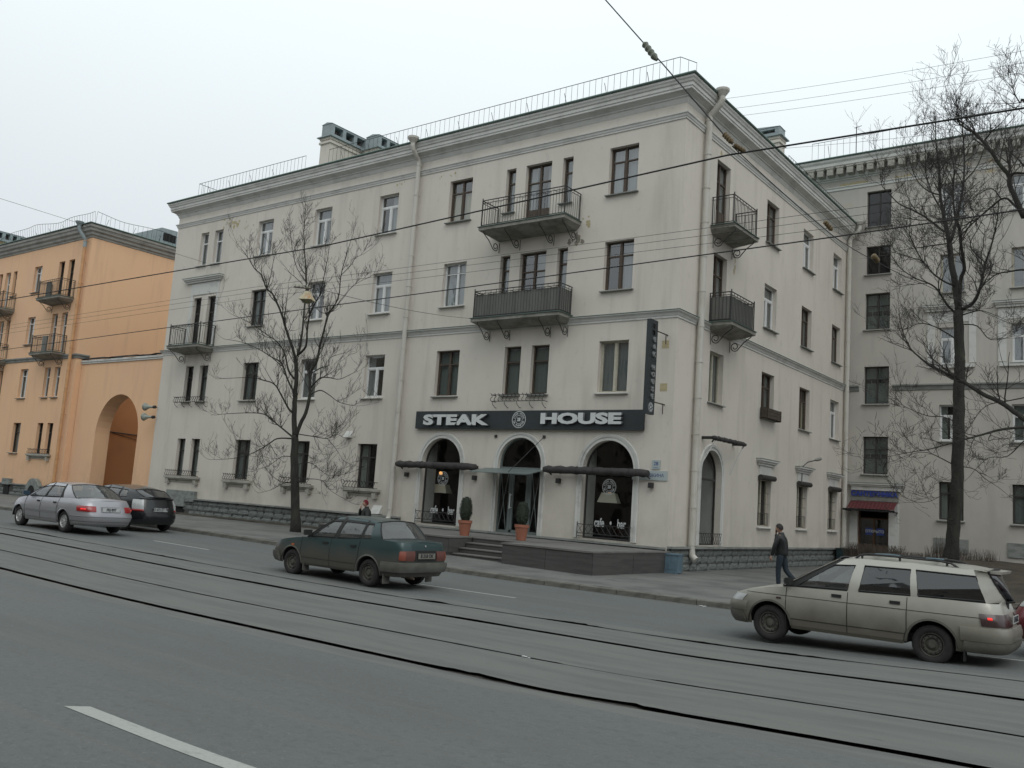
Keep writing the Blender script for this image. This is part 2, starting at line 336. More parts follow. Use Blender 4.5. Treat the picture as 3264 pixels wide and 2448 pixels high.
# ------------------------------------------------------------------ windows
def unit_plane(name, m, wavy=False):
    mb = MB()
    if wavy:
        n = 24
        vs = [(i/n, .5*math.sin(i*1.9)+.3*math.sin(i*.7), z) for z in (0, 1) for i in range(n+1)]
        mb.add(vs, [(i, i+1, n+2+i, n+1+i) for i in range(n)])
    else: mb.add([(0, 0, 0), (1, 0, 0), (1, 0, 1), (0, 0, 1)], [(0, 1, 2, 3)])
    return mb.mesh(name, m, recalc=False, smooth=wavy)
PANE = {k: unit_plane('pane', MATS[k]) for k in ('window pane', 'dim window pane', 'shop glass')}
CURT = {k: unit_plane('curtain', MATS[k], True) for k in ('pale curtain', 'beige curtain', 'grey net curtain')}
_wc = {}
def win_parts(kind, w, h):
    key = (kind, round(w, 2), round(h, 2))
    if key in _wc: return _wc[key]
    t = .055; mb = MB(); P = []
    y0, y1 = .17, .24
    def bar(a, b, c, d, dy=0): mb.box(a, b, y0+dy, y1, c, d)
    bar(0, w, 0, t); bar(0, w, h-t, h); bar(0, t, t, h-t); bar(w-t, w, t, h-t)
    if kind == 'white':      # plastic window: transom light above two casements
        zt = h*.70; bar(t, w-t, zt-.045, zt+.045); bar(w/2-.05, w/2+.05, t, zt-.045, -.012)
        for a, b in ((t, w/2-.05), (w/2+.05, w-t)):
            bar(a, a+.035, t, zt-.045, .012); bar(b-.035, b, t, zt-.045, .012); bar(a+.035, b-.035, t, t+.035, .012); bar(a+.035, b-.035, zt-.08, zt-.045, .012)
            P.append((a+.03, b-.03, t+.03, zt-.075))
        P.append((t-.005, w-t+.005, zt+.04, h-t+.005))
    elif kind in ('brown', 'dark', 'cream'):
        zt = h*.70; bar(w/2-.045, w/2+.045, t, h-t, -.012)
        for a, b in ((t, w/2-.045), (w/2+.045, w-t)):
            bar(a, b, zt-.025, zt+.025); bar(a, a+.03, t, zt-.025, .012); bar(b-.03, b, t, zt-.025, .012)
            P.append((a, b, t, zt-.02)); P.append((a, b, zt+.02, h-t))
    elif kind == 'tall2':
        bar(w/2-.05, w/2+.05, t, h-t, -.012); P += [(t, w/2-.04, t, h-t), (w/2+.04, w-t, t, h-t)]
        bar(t, t+.03, t, h-t, .012); bar(w/2+.05, w/2+.08, t, h-t, .012)
    elif kind == 'offset':   # white, one wide and one narrow light with a small transom in each
        c = w*.56; bar(c-.05, c+.05, t, h-t, -.012); zt = h*.76
        for a, b in ((t, c-.05), (c+.05, w-t)):
            bar(a, b, zt-.025, zt+.025); P.append((a, b, t, zt-.02)); P.append((a, b, zt+.02, h-t))
    elif kind in ('narrow', 'narrowdark', 'narrowwhite'):
        zt = h*.68; bar(t, w-t, zt-.03, zt+.03); P += [(t, w-t, t, zt-.02), (t, w-t, zt+.02, h-t)]
    elif kind == 'grid':     # stairwell window
        bar(w/2-.03, w/2+.03, t, h-t); zt = h*.66
        for a, b in ((t, w/2-.03), (w/2+.03, w-t)):
            bar(a, b, zt-.02, zt+.02); P.append((a, b, t, zt-.015)); P.append((a, b, zt+.015, h-t))
    elif kind == 'door':     # balcony door with a solid lower panel
        zb = h*.30; zt = h*.72; bar(w/2-.045, w/2+.045, t, h-t, -.012)
        for a, b in ((t, w/2-.045), (w/2+.045, w-t)):
            bar(a, b, t, zb, .02); bar(a, b, zt-.025, zt+.025); P.append((a, b, zb, zt-.02)); P.append((a, b, zt+.02, h-t))
            bar(a+.05, b-.05, t+.08, zb-.08, .005)
    m = {'white': white_frame, 'offset': white_frame, 'narrowwhite': white_frame, 'brown': brown_frame, 'narrow': brown_frame, 'door': brown_frame,
         'dark': dark_frame, 'narrowdark': dark_frame, 'grid': dark_frame, 'cream': cream_frame, 'tall2': cream_frame}[kind]
    _wc[key] = (mb.mesh('window', m), P); return _wc[key]
_sc = {}
def sill_mesh(w, out_, m):
    k = (round(w, 2), out_, m.name)
    if k not in _sc:
        mb = MB(); a = -.07; b = w+.07
        vs = [(x, y, z) for x in (a, b) for y, z in ((-out_, -.075), (-out_, -.045), (.165, .004), (.165, -.075))]
        mb.add(vs, [(0, 1, 2, 3), (4, 7, 6, 5), (0, 4, 5, 1), (1, 5, 6, 2), (3, 2, 6, 7), (0, 3, 7, 4)])
        _sc[k] = mb.mesh('window_sill', m)
    return _sc[k]
HOLES = {}
def window(b, fr, u0, u1, z0, z1, kind='white', glassk='window pane', cur=None, sill=True, sill_m=ledge_m, sill_out=.13, hole=True):
    me, P = win_parts(kind, u1-u0, z1-z0)
    o = inst(me, 'window', b, Matrix.Translation(fr(u0, 0, z0)) @ Matrix.Rotation(ROT[fr], 4, 'Z'))
    for a, c, d, e_ in P:
        q = inst(PANE[glassk], 'pane', o, Matrix.Translation((a, .205, d)) @ Matrix.Diagonal((c-a, 1, e_-d, 1)))
    if sill: inst(sill_mesh(u1-u0, sill_out, sill_m), 'window_sill', o, Matrix())
    w, h = u1-u0, z1-z0
    def cu(k, a, b_, c, d): inst(CURT[k], 'curtain', o, Matrix.Translation((a, .30, c)) @ Matrix.Diagonal((b_-a, .045, d-c, 1)))
    if cur == 'full': cu('pale curtain', 0, w, 0, h)
    elif cur == 'net': cu('grey net curtain', 0, w, 0, h)
    elif cur == 'sides': cu('pale curtain', 0, w*.3, 0, h); cu('pale curtain', w*.72, w, 0, h)
    elif cur == 'beige': cu('beige curtain', 0, w, 0, h*.72)
    elif cur == 'left': cu('pale curtain', 0, w*.55, 0, h)
    elif cur == 'right': cu('pale curtain', w*.5, w, 0, h)
    if hole: HOLES.setdefault((b.name, fr.__name__), []).append((u0, u1, z0, z1))
    return o

# ------------------------------------------------------------------ balconies
def scroll_pts(fr, u, z, depth):
    """iron scroll bracket under a slab: from the outer edge down and back to a curl at the wall"""
    P = [fr(u, depth*.92, z-.10), fr(u, depth*.92, z-.20), fr(u, depth*.80, z-.27), fr(u, depth*.62, z-.38), fr(u, depth*.48, z-.52), fr(u, depth*.36, z-.64)]
    c_d, c_z, R = depth*.20+.03, z-.52, .17
    n = 22
    for k in range(n+1):
        a = -.9 - k/n*2*PI*1.35*-1; r = R*(1-.62*k/n)
        a = -1.0 + (-1)*0 + 2*PI*1.3*k/n*-1
        P.append(fr(u, c_d + r*math.cos(a), c_z + r*math.sin(a)))
    return P
def balcony(b, fr, u0, u1, z, depth, brackets, rail_h=1.05, panel=False, spacing=.125, double_top=True, slab_mat=None):
    mb = MB(); t0, t1 = .12, .30
    # slab: flashing on top, tapering soffit
    a, c, d, e_ = u0, u1, u0+.18, u1-.18
    top = [fr(a, 0, z), fr(c, 0, z), fr(c, depth, z), fr(a, depth, z)]
    mid = [fr(a, 0, z-t0), fr(c, 0, z-t0), fr(c, depth, z-t0), fr(a, depth, z-t0)]
    bot = [fr(d, 0, z-t1), fr(e_, 0, z-t1), fr(e_, depth-.35, z-t1+.06), fr(d, depth-.35, z-t1+.06)]
    mb.add(top+mid+bot, [(0, 1, 2, 3), (0, 4, 5, 1), (1, 5, 6, 2), (2, 6, 7, 3), (3, 7, 4, 0), (4, 8, 9, 5), (5, 9, 10, 6), (6, 10, 11, 7), (7, 11, 8, 4), (8, 11, 10, 9)])
    mb.cur = 1
    mb.box(a-.04, c+.04, -.0, depth+.04, z+.002, z+.022, fr)
    s = mb.build('balcony', [slab_m, roof_m], b)
    r = MB(); D = depth-.07; z0 = z+.03; zt = z+rail_h; A, B = u0+.06, u1-.06
    def hb(za, rr=.016):
        r.tube([fr(A, 0, za), fr(A, D, za)], rr, 5); r.tube([fr(A, D, za), fr(B, D, za)], rr, 5); r.tube([fr(B, D, za), fr(B, 0, za)], rr, 5)
    hb(zt, .02); hb(z0+.06); 
    if double_top: hb(zt-.10, .012)
    zz = zt-.10 if double_top else zt
    n = int((B-A)/spacing)
    for i in range(1, n): r.tube([fr(A+(B-A)*i/n, D, z0+.06), fr(A+(B-A)*i/n, D, zz if i % 2 else zt)], .010, 4, False)
    n = int(D/spacing)
    for x in (A, B):
        for i in range(1, n+1): r.tube([fr(x, D*i/n-.04, z0+.06), fr(x, D*i/n-.04, zz if i % 2 else zt)], .010, 4, False)
        r.tube([fr(x, D, z), fr(x, D, zt+.09)], .022, 5); r.tube([fr(x, .03, z), fr(x, .03, zt)], .018, 5)
    # small hanging arcs between the two top bars
    m = int((B-A)/.5)
    for i in range(m):
        p0 = A+(B-A)*(i+.08)/m; p1 = A+(B-A)*(i+.92)/m
        r.tube([fr(p0+(p1-p0)*k/6, D, zt-.10-.055*math.sin(PI*k/6)) for k in range(7)], .008, 4, False)
    r.build('railing', iron, s)
    for u in brackets:
        k = MB(); k.tube(scroll_pts(fr, u, z-.02, depth), .018, 5); k.tube([fr(u, .01, z-.34), fr(u, .01, z-.74)], .014, 4); k.build('bracket', iron, s)
    if panel:
        k = MB(); k.box(A+.02, B-.02, D-.05, D-.035, z0+.02, zt-.14, fr); k.box(A+.03, A+.045, .02, D-.06, z0+.02, zt-.14, fr); k.box(B-.045, B-.03, .02, D-.06, z0+.02, zt-.14, fr)
        k.build('panel', sheet_m, s)
    return s
def basket(b, fr, u0, u1, z, out_=.2, corbels=True, legs=False):
    """low wrought flower rail in front of a window"""
    mb = MB(); 
    for zz in (z+.02, z+.26): 
        mb.tube([fr(u0, .0, zz), fr(u0, out_, zz), fr(u1, out_, zz), fr(u1, .0, zz)], .013, 5)
    n = max(4, int((u1-u0)/.17))
    for i in range(n+1):
        u = u0+(u1-u0)*i/n
        mb.tube([fr(u, out_, z+.02), fr(u-.02, out_+.045, z+.07), fr(u-.01, out_+.02, z+.14), fr(u+.02, out_-.02, z+.2), fr(u+.01, out_+.02, z+.27), fr(u-.02, out_+.03, z+.31)], .012, 4, False)
    if legs:
        for i in range(5):
            u = u0+.05+(u1-u0-.1)*i/4; mb.tube([fr(u, out_, z), fr(u, out_-.03, z-.1), fr(u, .06, z-.2), fr(u, .0, z-.2)], .013, 4, False)
    return mb.build('flower_rail', iron, b)
sill_paint = layered('dirty sill paint', (.40, .385, .34), [((.22, .21, .185), (2, 2, 4), .45, .7, .8, None)], bump=.2)
def stone_sill(b, fr, u0, u1, z):
    mb = MB(); mb.box(u0, u1, 0, .20, z-.10, z, fr); mb.box(u0+.08, u1-.08, 0, .15, z-.16, z-.102, fr)
    for u in (u0+.14, u1-.34): mb.box(u, u+.20, 0, .17, z-.38, z-.162, fr)
    mb.box(u0+.3, u1-.3, 0, .05, z-.28, z-.162, fr)
    return mb.build('stone_sill', sill_paint, b)
def downpipe(b, fr, u, z0, z1, d=.17, m=None, topz=None, funnel=True, r=.095, eave=.5):
    m = m or pipe_m; mb = MB()
    segs = int((z1-z0)/1.25)
    mb.tube([fr(u, d, z0+.25), fr(u, d, z1)], r, 12)
    mb.tube([fr(u, d, z0+.3), fr(u, d+.03, z0+.14), fr(u, d+.16, z0+.02)], r*1.02, 12)
    for i in range(segs+1):
        z = z0+.5+(z1-z0-.6)*i/max(1, segs); mb.tube([fr(u, d, z-.02), fr(u, d, z+.02)], r*1.16, 12)
        mb.tube([fr(u+.02, 0, z), fr(u+.02, d, z)], .012, 4)
    if funnel:
        zt = topz
        mb.tube([fr(u, d, z1-.02), fr(u, d+.03, z1+.10), fr(u, eave+.06, zt-.42), fr(u, eave+.12, zt-.28), fr(u, eave+.12, zt-.12)], r, 12)
        mb.tube([fr(u, eave+.12, zt-.16), fr(u, eave+.12, zt+.02), fr(u, eave+.12, zt+.10)], [r, .24, .25], 12)
    return mb.build('downpipe', m, b, smooth=False)
def hood(b, fr, u0, u1, z, h=.24, out_=.22, name='window_hood'):
    mb = MB(); mb.box(u0, u1, 0, out_, z-.07, z, fr); mb.box(u0+.07, u1-.07, 0, out_-.07, z-.15, z-.072, fr); mb.box(u0+.13, u1-.13, 0, out_-.14, z-h, z-.152, fr)
    mb.cur = 1; mb.box(u0-.02, u1+.02, 0, out_+.02, z+.001, z+.015, fr)
    return mb.build(name, [trim, roof_m], b)
# rough stones: a few shared blocks
STONES = []
for k in range(6):
    mb = MB(); n = 5; R = random.Random(k+40)
    pts = {}
    for i in range(n+1):
        for j in range(4):
            e_ = (i in (0, n)) or (j in (0, 3)); pts[i, j] = (i/n, -(.0 if e_ else R.uniform(.35, 1)), j/3)
    vs = [pts[i, j] for i in range(n+1) for j in range(4)]; vs2 = [(v[0], .8, v[2]) for v in vs if v[1] == 0]
    mb.add(vs, [(i*4+j, (i+1)*4+j, (i+1)*4+j+1, i*4+j+1) for i in range(n) for j in range(3)])
    # side skirts
    for i in range(n):
        mb.add([(i/n, 0, 0), ((i+1)/n, 0, 0), ((i+1)/n, .8, 0), (i/n, .8, 0)], [(0, 1, 2, 3)]); mb.add([(i/n, 0, 1), ((i+1)/n, 0, 1), ((i+1)/n, .8, 1), (i/n, .8, 1)], [(0, 1, 2, 3)])
    mb.add([(0, 0, 0), (0, 0, 1), (0, .8, 1), (0, .8, 0)], [(0, 1, 2, 3)]); mb.add([(1, 0, 0), (1, 0, 1), (1, .8, 1), (1, .8, 0)], [(0, 1, 2, 3)])
    STONES.append(mb.mesh('stone', stone))
def plinth(b, fr, u0, u1, z_top, rows, rh, out_=.12, gaps=()):
    """backing, coursed rough stones (each its own object) and a ledge on top"""
    mb = MB(); segs = max(1, int((u1-u0)/3))
    mb.box(u0, u1, 0, out_-.05, z_top-rows*rh-.3, z_top, fr); bk = mb.build('plinth', mortar, b)
    for r in range(rows):
        u = u0 + (-.2 if r % 2 else 0)
        while u < u1-.05:
            L = rnd.uniform(.42, .85); a = max(u, u0+.01); c = min(u+L, u1-.01); u += L
            if c-a < .12 or any(g0 < (a+c)/2 < g1 for g0, g1 in gaps): continue
            zb = z_top-(r+1)*rh; x, y, z = fr(a+.007, out_-.05, zb+.007)
            M = Matrix.Translation((x, y, z)) @ Matrix.Rotation(ROT[fr], 4, 'Z') @ Matrix.Diagonal((c-a-.014, .055, rh-.014, 1))
            inst(rnd.choice(STONES), 'stone', bk, M)
    l = MB(); l.box(u0, u1, 0, out_+.07, z_top+.002, z_top+.07, fr); l.build('plinth_ledge', ledge_m, b)

# ------------------------------------------------------------------ main building
main = thing('apartment_building', 'pale grey four storey corner building with a steakhouse on its ground floor', 'building', (-28, 32, 0))
main.location = (0, 0, 0)
COLS = {'1a': (-41.16, -40.48), '1b': (-39.96, -39.26), '2': (-36.43, -35.28), '3': (-32.26, -31.14), '4': (-28.11, -26.96), '5': (-24.08, -22.89),
        '6a': (-21.19, -20.73), '6b': (-20.25, -19.06), '6c': (-18.56, -18.11), '7': (-16.55, -15.38), 'pa': (-20.68, -19.92), 'pb': (-19.44, -18.65)}
Z4, Z3, Z2, Z1 = (13.0, 14.72), (9.52, 11.27), (5.93, 7.72), (2.2, 4.04)
def wf(c, Z, kind, **k): return window(main, FR, *COLS[c], *Z, kind=kind, **k)
wf('1a', Z4, 'narrowwhite', cur='net', sill_m=trim); wf('1b', Z4, 'narrowwhite', cur='net', sill_m=trim)
wf('2', Z4, 'white', cur='left', sill_m=trim); wf('3', Z4, 'white', cur='net', sill_m=trim); wf('4', Z4, 'white', cur='right', sill_m=trim)
wf('5', Z4, 'brown', cur='beige'); wf('6a', Z4, 'narrow', cur='net'); wf('6b', (12.24, 14.72), 'door', cur='sides', sill=False); wf('6c', Z4, 'narrow', cur='net'); wf('7', Z4, 'brown', cur='full')
wf('1a', (8.75, 11.27), 'narrowdark', glassk='dim window pane', sill=False); wf('1b', (8.75, 11.27), 'narrowdark', glassk='dim window pane', sill=False)
wf('2', Z3, 'dark', glassk='dim window pane', cur='net'); wf('3', Z3, 'white', cur='sides', sill_m=trim); wf('4', Z3, 'white', cur='full', sill_m=trim)
wf('5', Z3, 'offset', cur='full', sill_m=trim); wf('6a', Z3, 'narrow', cur='net'); wf('6b', (8.75, 11.27), 'door', cur='right', sill=False); wf('6c', Z3, 'narrow', cur='net'); wf('7', Z3, 'brown', cur='right')
wf('1a', Z2, 'narrowdark', glassk='dim window pane'); wf('1b', Z2, 'narrowdark', cur='net', glassk='dim window pane')
wf('2', Z2, 'dark', cur='net', glassk='dim window pane'); wf('3', Z2, 'white', cur='net', sill_m=trim); wf('4', Z2, 'white', cur='sides', sill_m=trim)
wf('5', Z2, 'brown', cur='net', glassk='dim window pane'); wf('pa', Z2, 'narrow', cur='net', glassk='dim window pane'); wf('pb', Z2, 'narrow', cur='net', glassk='dim window pane'); wf('7', Z2, 'tall2', cur='net', sill_m=trim)
wf('1a', Z1, 'narrowdark', cur='net', glassk='dim window pane', sill=False); wf('1b', Z1, 'narrowdark', cur='net', glassk='dim window pane', sill=False)
for c, k in (('2', 'net'), ('3', 'sides'), ('4', 'sides')): wf(c, (2.2, 4.04) if c != '4' else (2.15, 3.98), 'dark', cur=k, glassk='dim window pane', sill=False)
stone_sill(main, FR, -41.75, -38.9, 2.16); basket(main, FR, -41.6, -39.1, 2.17)
for a, b in ((-36.95, -34.9), (-32.75, -30.6), (-28.68, -26.55)): stone_sill(main, FR, a, b, 2.13); basket(main, FR, a+.15, b-.2, 2.14)
basket(main, FR, -41.55, -39.0, 5.84, legs=True, out_=.22); basket(main, FR, -20.95, -18.6, 5.62, legs=True, out_=.26)
# side facade
SC = {'1': (29.08, 30.23), '2': (33.83, 35.14), '3': (38.05, 39.33), '4': (42.12, 43.36)}
def ws(c, Z, kind, **k): return window(main, SI, *SC[c], *Z, kind=kind, **k)
ws('1', (12.24, 14.72), 'door', cur='sides', sill=False); ws('2', Z4, 'brown', cur='net'); ws('3', Z4, 'white', cur='full'); ws('4', Z4, 'white', cur='net')
ws('1', (8.75, 11.27), 'door', cur='full', sill=False); ws('2', Z3, 'white', cur='net'); ws('3', Z3, 'brown', cur='net', glassk='dim window pane'); ws('4', Z3, 'brown', cur='net')
ws('1', Z2, 'tall2', cur='net'); ws('2', Z2, 'brown', cur='net', glassk='dim window pane'); ws('3', Z2, 'brown', glassk='dim window pane', cur='beige'); ws('4', Z2, 'white', cur='net')
for c in '234':
    ws(c, (1.72, 3.55), 'tall2', glassk='shop glass', sill_m=trim)
    u0, u1 = SC[c]; hood(main, SI, u0-.28, u1+.3, 4.3)
    k = MB(); k.box(u0+.02, u1-.02, 0, .03, 3.68, 4.05, SI); k.build('hood_panel', trim, main)
    k = MB(); k.tube([SI(u0-.06, .11, 3.60), SI(u1+.06, .11, 3.60)], .105, 10); k.build('shutter_box', dark_frame, main)
    k = MB()
    for i in range(8): k.tube([SI(u0+.08+i*(u1-u0-.16)/7, -.06, 1.76), SI(u0+.08+i*(u1-u0-.16)/7, -.06, 2.25)], .009, 4, False)
    for z in (1.78, 2.22, 2.6, 3.0): k.tube([SI(u0+.04, -.06, z), SI(u1-.04, -.06, z)], .009, 4, False)
    k.build('window_grille', iron, main)
# shop arches
ARCH = [(-24.40, -22.42, .95, 4.27), (-16.92, -14.94, .95, 4.28)]; DOORA = (-20.62, -18.68, .86, 4.33); SARCH = (28.74, 30.40, .97, 4.25)
hf = HOLES[(main.name, 'FR')] + [a+('arch',) for a in ARCH] + [DOORA+('arch',)]
hs = HOLES[(main.name, 'SI')] + [SARCH+('arch',)]
mb = MB(); wall(mb, FR, -43.35, XC, 0, 16.1, hf); wall(mb, SI, D0, D3, 0, 16.1, hs)
mb.quad((-43.35, D0, 0), (-43.35, 45, 0), (-43.35, 45, 16.1), (-43.35, D0, 16.1)); mb.quad((-43.35, 45, 0), (XC-.3, 45, 0), (XC-.3, 45, 16.1), (-43.35, 45, 16.1))
mb.build('wall', plaster, main, recalc=False)
# rooms: floors and a partition behind the facades so that windows look into dim rooms
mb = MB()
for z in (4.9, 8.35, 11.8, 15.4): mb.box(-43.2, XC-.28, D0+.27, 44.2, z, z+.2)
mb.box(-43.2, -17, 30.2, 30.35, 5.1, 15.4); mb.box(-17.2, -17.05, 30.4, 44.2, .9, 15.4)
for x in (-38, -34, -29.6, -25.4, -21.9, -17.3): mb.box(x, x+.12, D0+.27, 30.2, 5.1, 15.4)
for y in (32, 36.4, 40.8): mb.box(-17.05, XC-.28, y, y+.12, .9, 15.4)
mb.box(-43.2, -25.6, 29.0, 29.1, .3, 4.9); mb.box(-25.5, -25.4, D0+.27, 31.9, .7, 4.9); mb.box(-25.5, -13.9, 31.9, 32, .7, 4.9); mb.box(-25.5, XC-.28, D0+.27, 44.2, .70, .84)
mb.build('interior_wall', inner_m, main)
# cornice, string course, belt course
PATH = [(-43.35, 44.9), (-43.35, D0), (XC, D0), (XC, D3)]
PATHR = PATH
def course(name, prof, m, path=None, pr=main, smooth=False):
    mb = MB(); mb.sweep([p for p in (path or PATHR)], prof); return mb.build(name, m, pr)
# right of walking direction: going -y down the left side, outward is -x = right hand. good
course('cornice', [(0, 15.80), (.03, 15.84), (.07, 15.93), (.08, 15.97), (.13, 15.985), (.13, 16.03), (.17, 16.05), (.24, 16.09), (.30, 16.11), (.34, 16.13), (.34, 16.20), (.37, 16.22), (.37, 16.33), (.41, 16.36), (.43, 16.42), (.47, 16.47), (.47, 16.54), (0, 16.545)], trim)
mb = MB()   # dentil row under the soffit
u = -43.2
while u < XC: mb.box(u, u+.09, .075, .12, 15.985, 16.04, FR); u += .17
u = D0
while u < D3-.1: mb.box(u, u+.09, .075, .12, 15.985, 16.04, SI); u += .17
mb.build('dentil_row', trim, main, kind='stuff')
course('roof_edge', [(0, 16.548), (.52, 16.55), (.54, 16.58), (.52, 16.62), (.0, 16.66)], roof_m)
course('string_course', [(0, 15.24), (.035, 15.25), (.035, 15.30), (.06, 15.33), (.075, 15.39), (.11, 15.42), (.11, 15.455), (0, 15.47)], trim)
course('belt_course', [(0, 8.36), (.03, 8.37), (.03, 8.43), (.05, 8.45), (.08, 8.52), (.15, 8.57), (.15, 8.60), (0, 8.605)], trim, )
mb = MB(); mb.sweep(PATHR, [(0, 8.607), (.17, 8.609), (.17, 8.625), (0, 8.66)]); mb.build('belt_flashing', roof_m, main)
# roof: low hipped metal
mb = MB(); o_ = .3; X0, X1, Y0, Y1 = -43.35-o_, XC+o_, D0-o_, 45.2; zr = 16.63; H_ = 2.3
xr0, xr1, ym = X0+9, X1-9, 35.5
V_ = [(X0, Y0, zr), (X1, Y0, zr), (X1, Y1, zr), (X0, Y1, zr), (xr0, ym, zr+H_), (xr1, ym, zr+H_)]
mb.add(V_, [(0, 1, 5, 4), (1, 2, 5), (2, 3, 4, 5), (3, 0, 4)])
for i in range(58):   # standing seams
    x = X0+.5+i*.52; t = min(1, (x-X0)/9, (X1-x)/9); yy = Y0+(ym-Y0)*t; mb.tube([(x, Y0+.05, zr+.02), (x, yy, zr+H_*t+.02)], .018, 4, False)
for i in range(1, 34):
    y = Y0+.5+i*.5; t = min(1, (y-Y0)/(ym-Y0), (Y1-y)/(Y1-ym)); mb.tube([(X1-.05, y, zr+.02), (X1-9*t, y, zr+H_*t+.02)], .018, 4, False)
mb.build('roof', roof_m, main)
def roof_rail(pr, pts, z0, h, name='roof_railing', brace=1.75, sp=.26, wob=0):
    mb = MB()
    for (a, b) in zip(pts[:-1], pts[1:]):
        a, b = Vector(a+(0,)), Vector(b+(0,)); L = (b-a).length; n = max(2, int(L/sp)); d = (b-a).normalized(); nrm = Vector((d.y, -d.x, 0)); tp = []
        for i in range(n+1):
            p = a+(b-a)*i/n; w = wob*(noise.noise(Vector((p.x*.25, p.y*.25, 0)))); q = p+nrm*w
            tp.append((q.x, q.y, z0+h+w*.8)); mb.tube([(p.x, p.y, z0), tp[-1]], .008, 4, False)
        mb.tube(tp, .014, 4); 
        for i in range(int(L/brace)):
            p = a+d*(.8+i*brace); mb.tube([(p.x, p.y, z0+h*.75), (p.x-nrm.x*.35+d.x*.0, p.y-nrm.y*.35, z0)], .012, 4, False)
    return mb.build(name, iron, pr)
roof_rail(main, [(-41.95, 27.6), (-41.95, 26.55), (-33.42, 26.55)], 16.62, .93); roof_rail(main, [(-31.79, 26.55), (XC-.35, 26.55), (XC-.05, 27.2)], 16.62, .93)
roof_rail(main, [(XC+.0, 36.0), (XC+.0, D3-.2)], 16.62, .7)
# chimneys with metal vent hoods
def chimney(b, x0, x1, y0, y1, z0, z1, vh, nv, side='x', wm=None):
    mb = MB(); mb.box(x0, x1, y0, y1, z0, z1); mb.box(x0-.07, x1+.07, y0-.07, y1+.07, z1-.32, z1-.2); mb.box(x0-.05, x1+.05, y0-.05, y1+.05, z1-.12, z1-.002)
    c = mb.build('chimney', wm or plaster, b)
    mb = MB(); mb.box(x0-.16, x1+.16, y0-.16, y1+.16, z1, z1+.05); zb, zt = z1+.052, z1+vh
    mb.box(x0, x1, y0, y1, zt-.10, zt); mb.box(x0, x1, y0, y1, zb, zb+.16)
    L = (y1-y0) if side == 'x' else (x1-x0); n = nv
    for i in range(n+1):
        p = i/n*(L-.22)
        if side == 'x': mb.box(x0+.002, x1-.002, y0+p, y0+p+.22, zb+.162, zt-.102)
        else: mb.box(x0+p, x0+p+.22, y0+.002, y1-.002, zb+.162, zt-.102)
    if side == 'x': mb.box(x0+.002, x0+.05, y0+.002, y1-.002, zb+.162, zt-.102)
    mb.add([(x0-.03, y0-.03, zt+.002), (x1+.03, y0-.03, zt+.002), (x1+.03, y1+.03, zt+.002), (x0-.03, y1+.03, zt+.002), ((x0+x1)/2, y0-.03, zt+.1), ((x0+x1)/2, y1+.03, zt+.1)], [(0, 1, 4), (3, 5, 2), (0, 4, 5, 3), (1, 2, 5, 4), (0, 3, 2, 1)])
    mb.build('vent_hood', vent_m, c)
    mb = MB(); 
    n2 = int(L/.3)
    for i in range(n2):
        p = (i+.5)/n2*L
        if side == 'x': mb.lathe([(.08, 0), (.08, .3)], 8, Matrix.Translation(((x0+x1)/2+.1, y0+p, zb+.1)))
        else: mb.lathe([(.08, 0), (.08, .3)], 8, Matrix.Translation((x0+p, (y0+y1)/2-.1, zb+.1)))
    mb.build('flue', rust_iron, c)
chimney(main, -35.45, -34.72, 29.0, 32.3, 16.6, 19.68, .72, 4); chimney(main, -34.3, -33.35, 31.0, 33.6, 16.6, 19.55, .72, 4)
chimney(main, -17.6, -15.2, 38.95, 39.65, 16.6, 19.62, .48, 1, side='y')
# balconies
balcony(main, FR, -21.5, -17.62, 12.14, 1.08, (-21.3, -20.3, -18.75, -17.75)); balcony(main, FR, -21.75, -17.76, 8.70, .85, (-21.45, -20.5, -18.65, -17.9), panel=True)
balcony(main, FR, -41.6, -38.93, 8.62, .95, (-41.35, -39.15)); balcony(main, SI, 28.72, 30.86, 12.12, .9, (28.95, 30.6)); balcony(main, SI, 28.82, 30.95, 8.66, .88, (29.05, 30.7), panel=True)
hood(main, FR, -42.0, -38.8, 12.29, out_=.26)
k = MB(); k.box(-41.45, -39.05, 0, .03, 11.42, 12.03, FR); k.box(-41.45, -41.2, 0, .035, 8.7, 11.41, FR); k.box(-39.22, -39.05, 0, .035, 8.7, 11.41, FR); k.build('window_surround', trim, main)
downpipe(main, FR, -25.78, .9, 15.75, topz=16.62); downpipe(main, SI, 27.92, .5, 15.75, topz=16.62, r=.11); downpipe(main, SI, 44.0, .5, 15.75, topz=16.62, r=.1)
# plinths
def zg(x): return gz(x)+.13
plinth(main, FR, -43.35, -25.3, 1.06, 3, .26, gaps=((-40.9, -39.7),)); plinth(main, FR, -25.3, -13.66, .82, 2, .25); plinth(main, SI, D0, D3, .86, 3, .25)
# basement window surround
k = MB(); k.box(-41.4, -39.0, 0, .16, 1.12, 1.22+.25, FR); k.box(-40.75, -39.75, 0, .20, .70, 1.118, FR); k.box(-41.4, -40.78, 0, .18, .96, 1.117, FR); k.box(-39.72, -39.0, 0, .18, .96, 1.117, FR); k.build('basement_surround', stone, main)
k = MB(); k.box(-40.7, -39.8, 0, .075, .35, .69, FR); k.build('basement_opening', black_m, main)
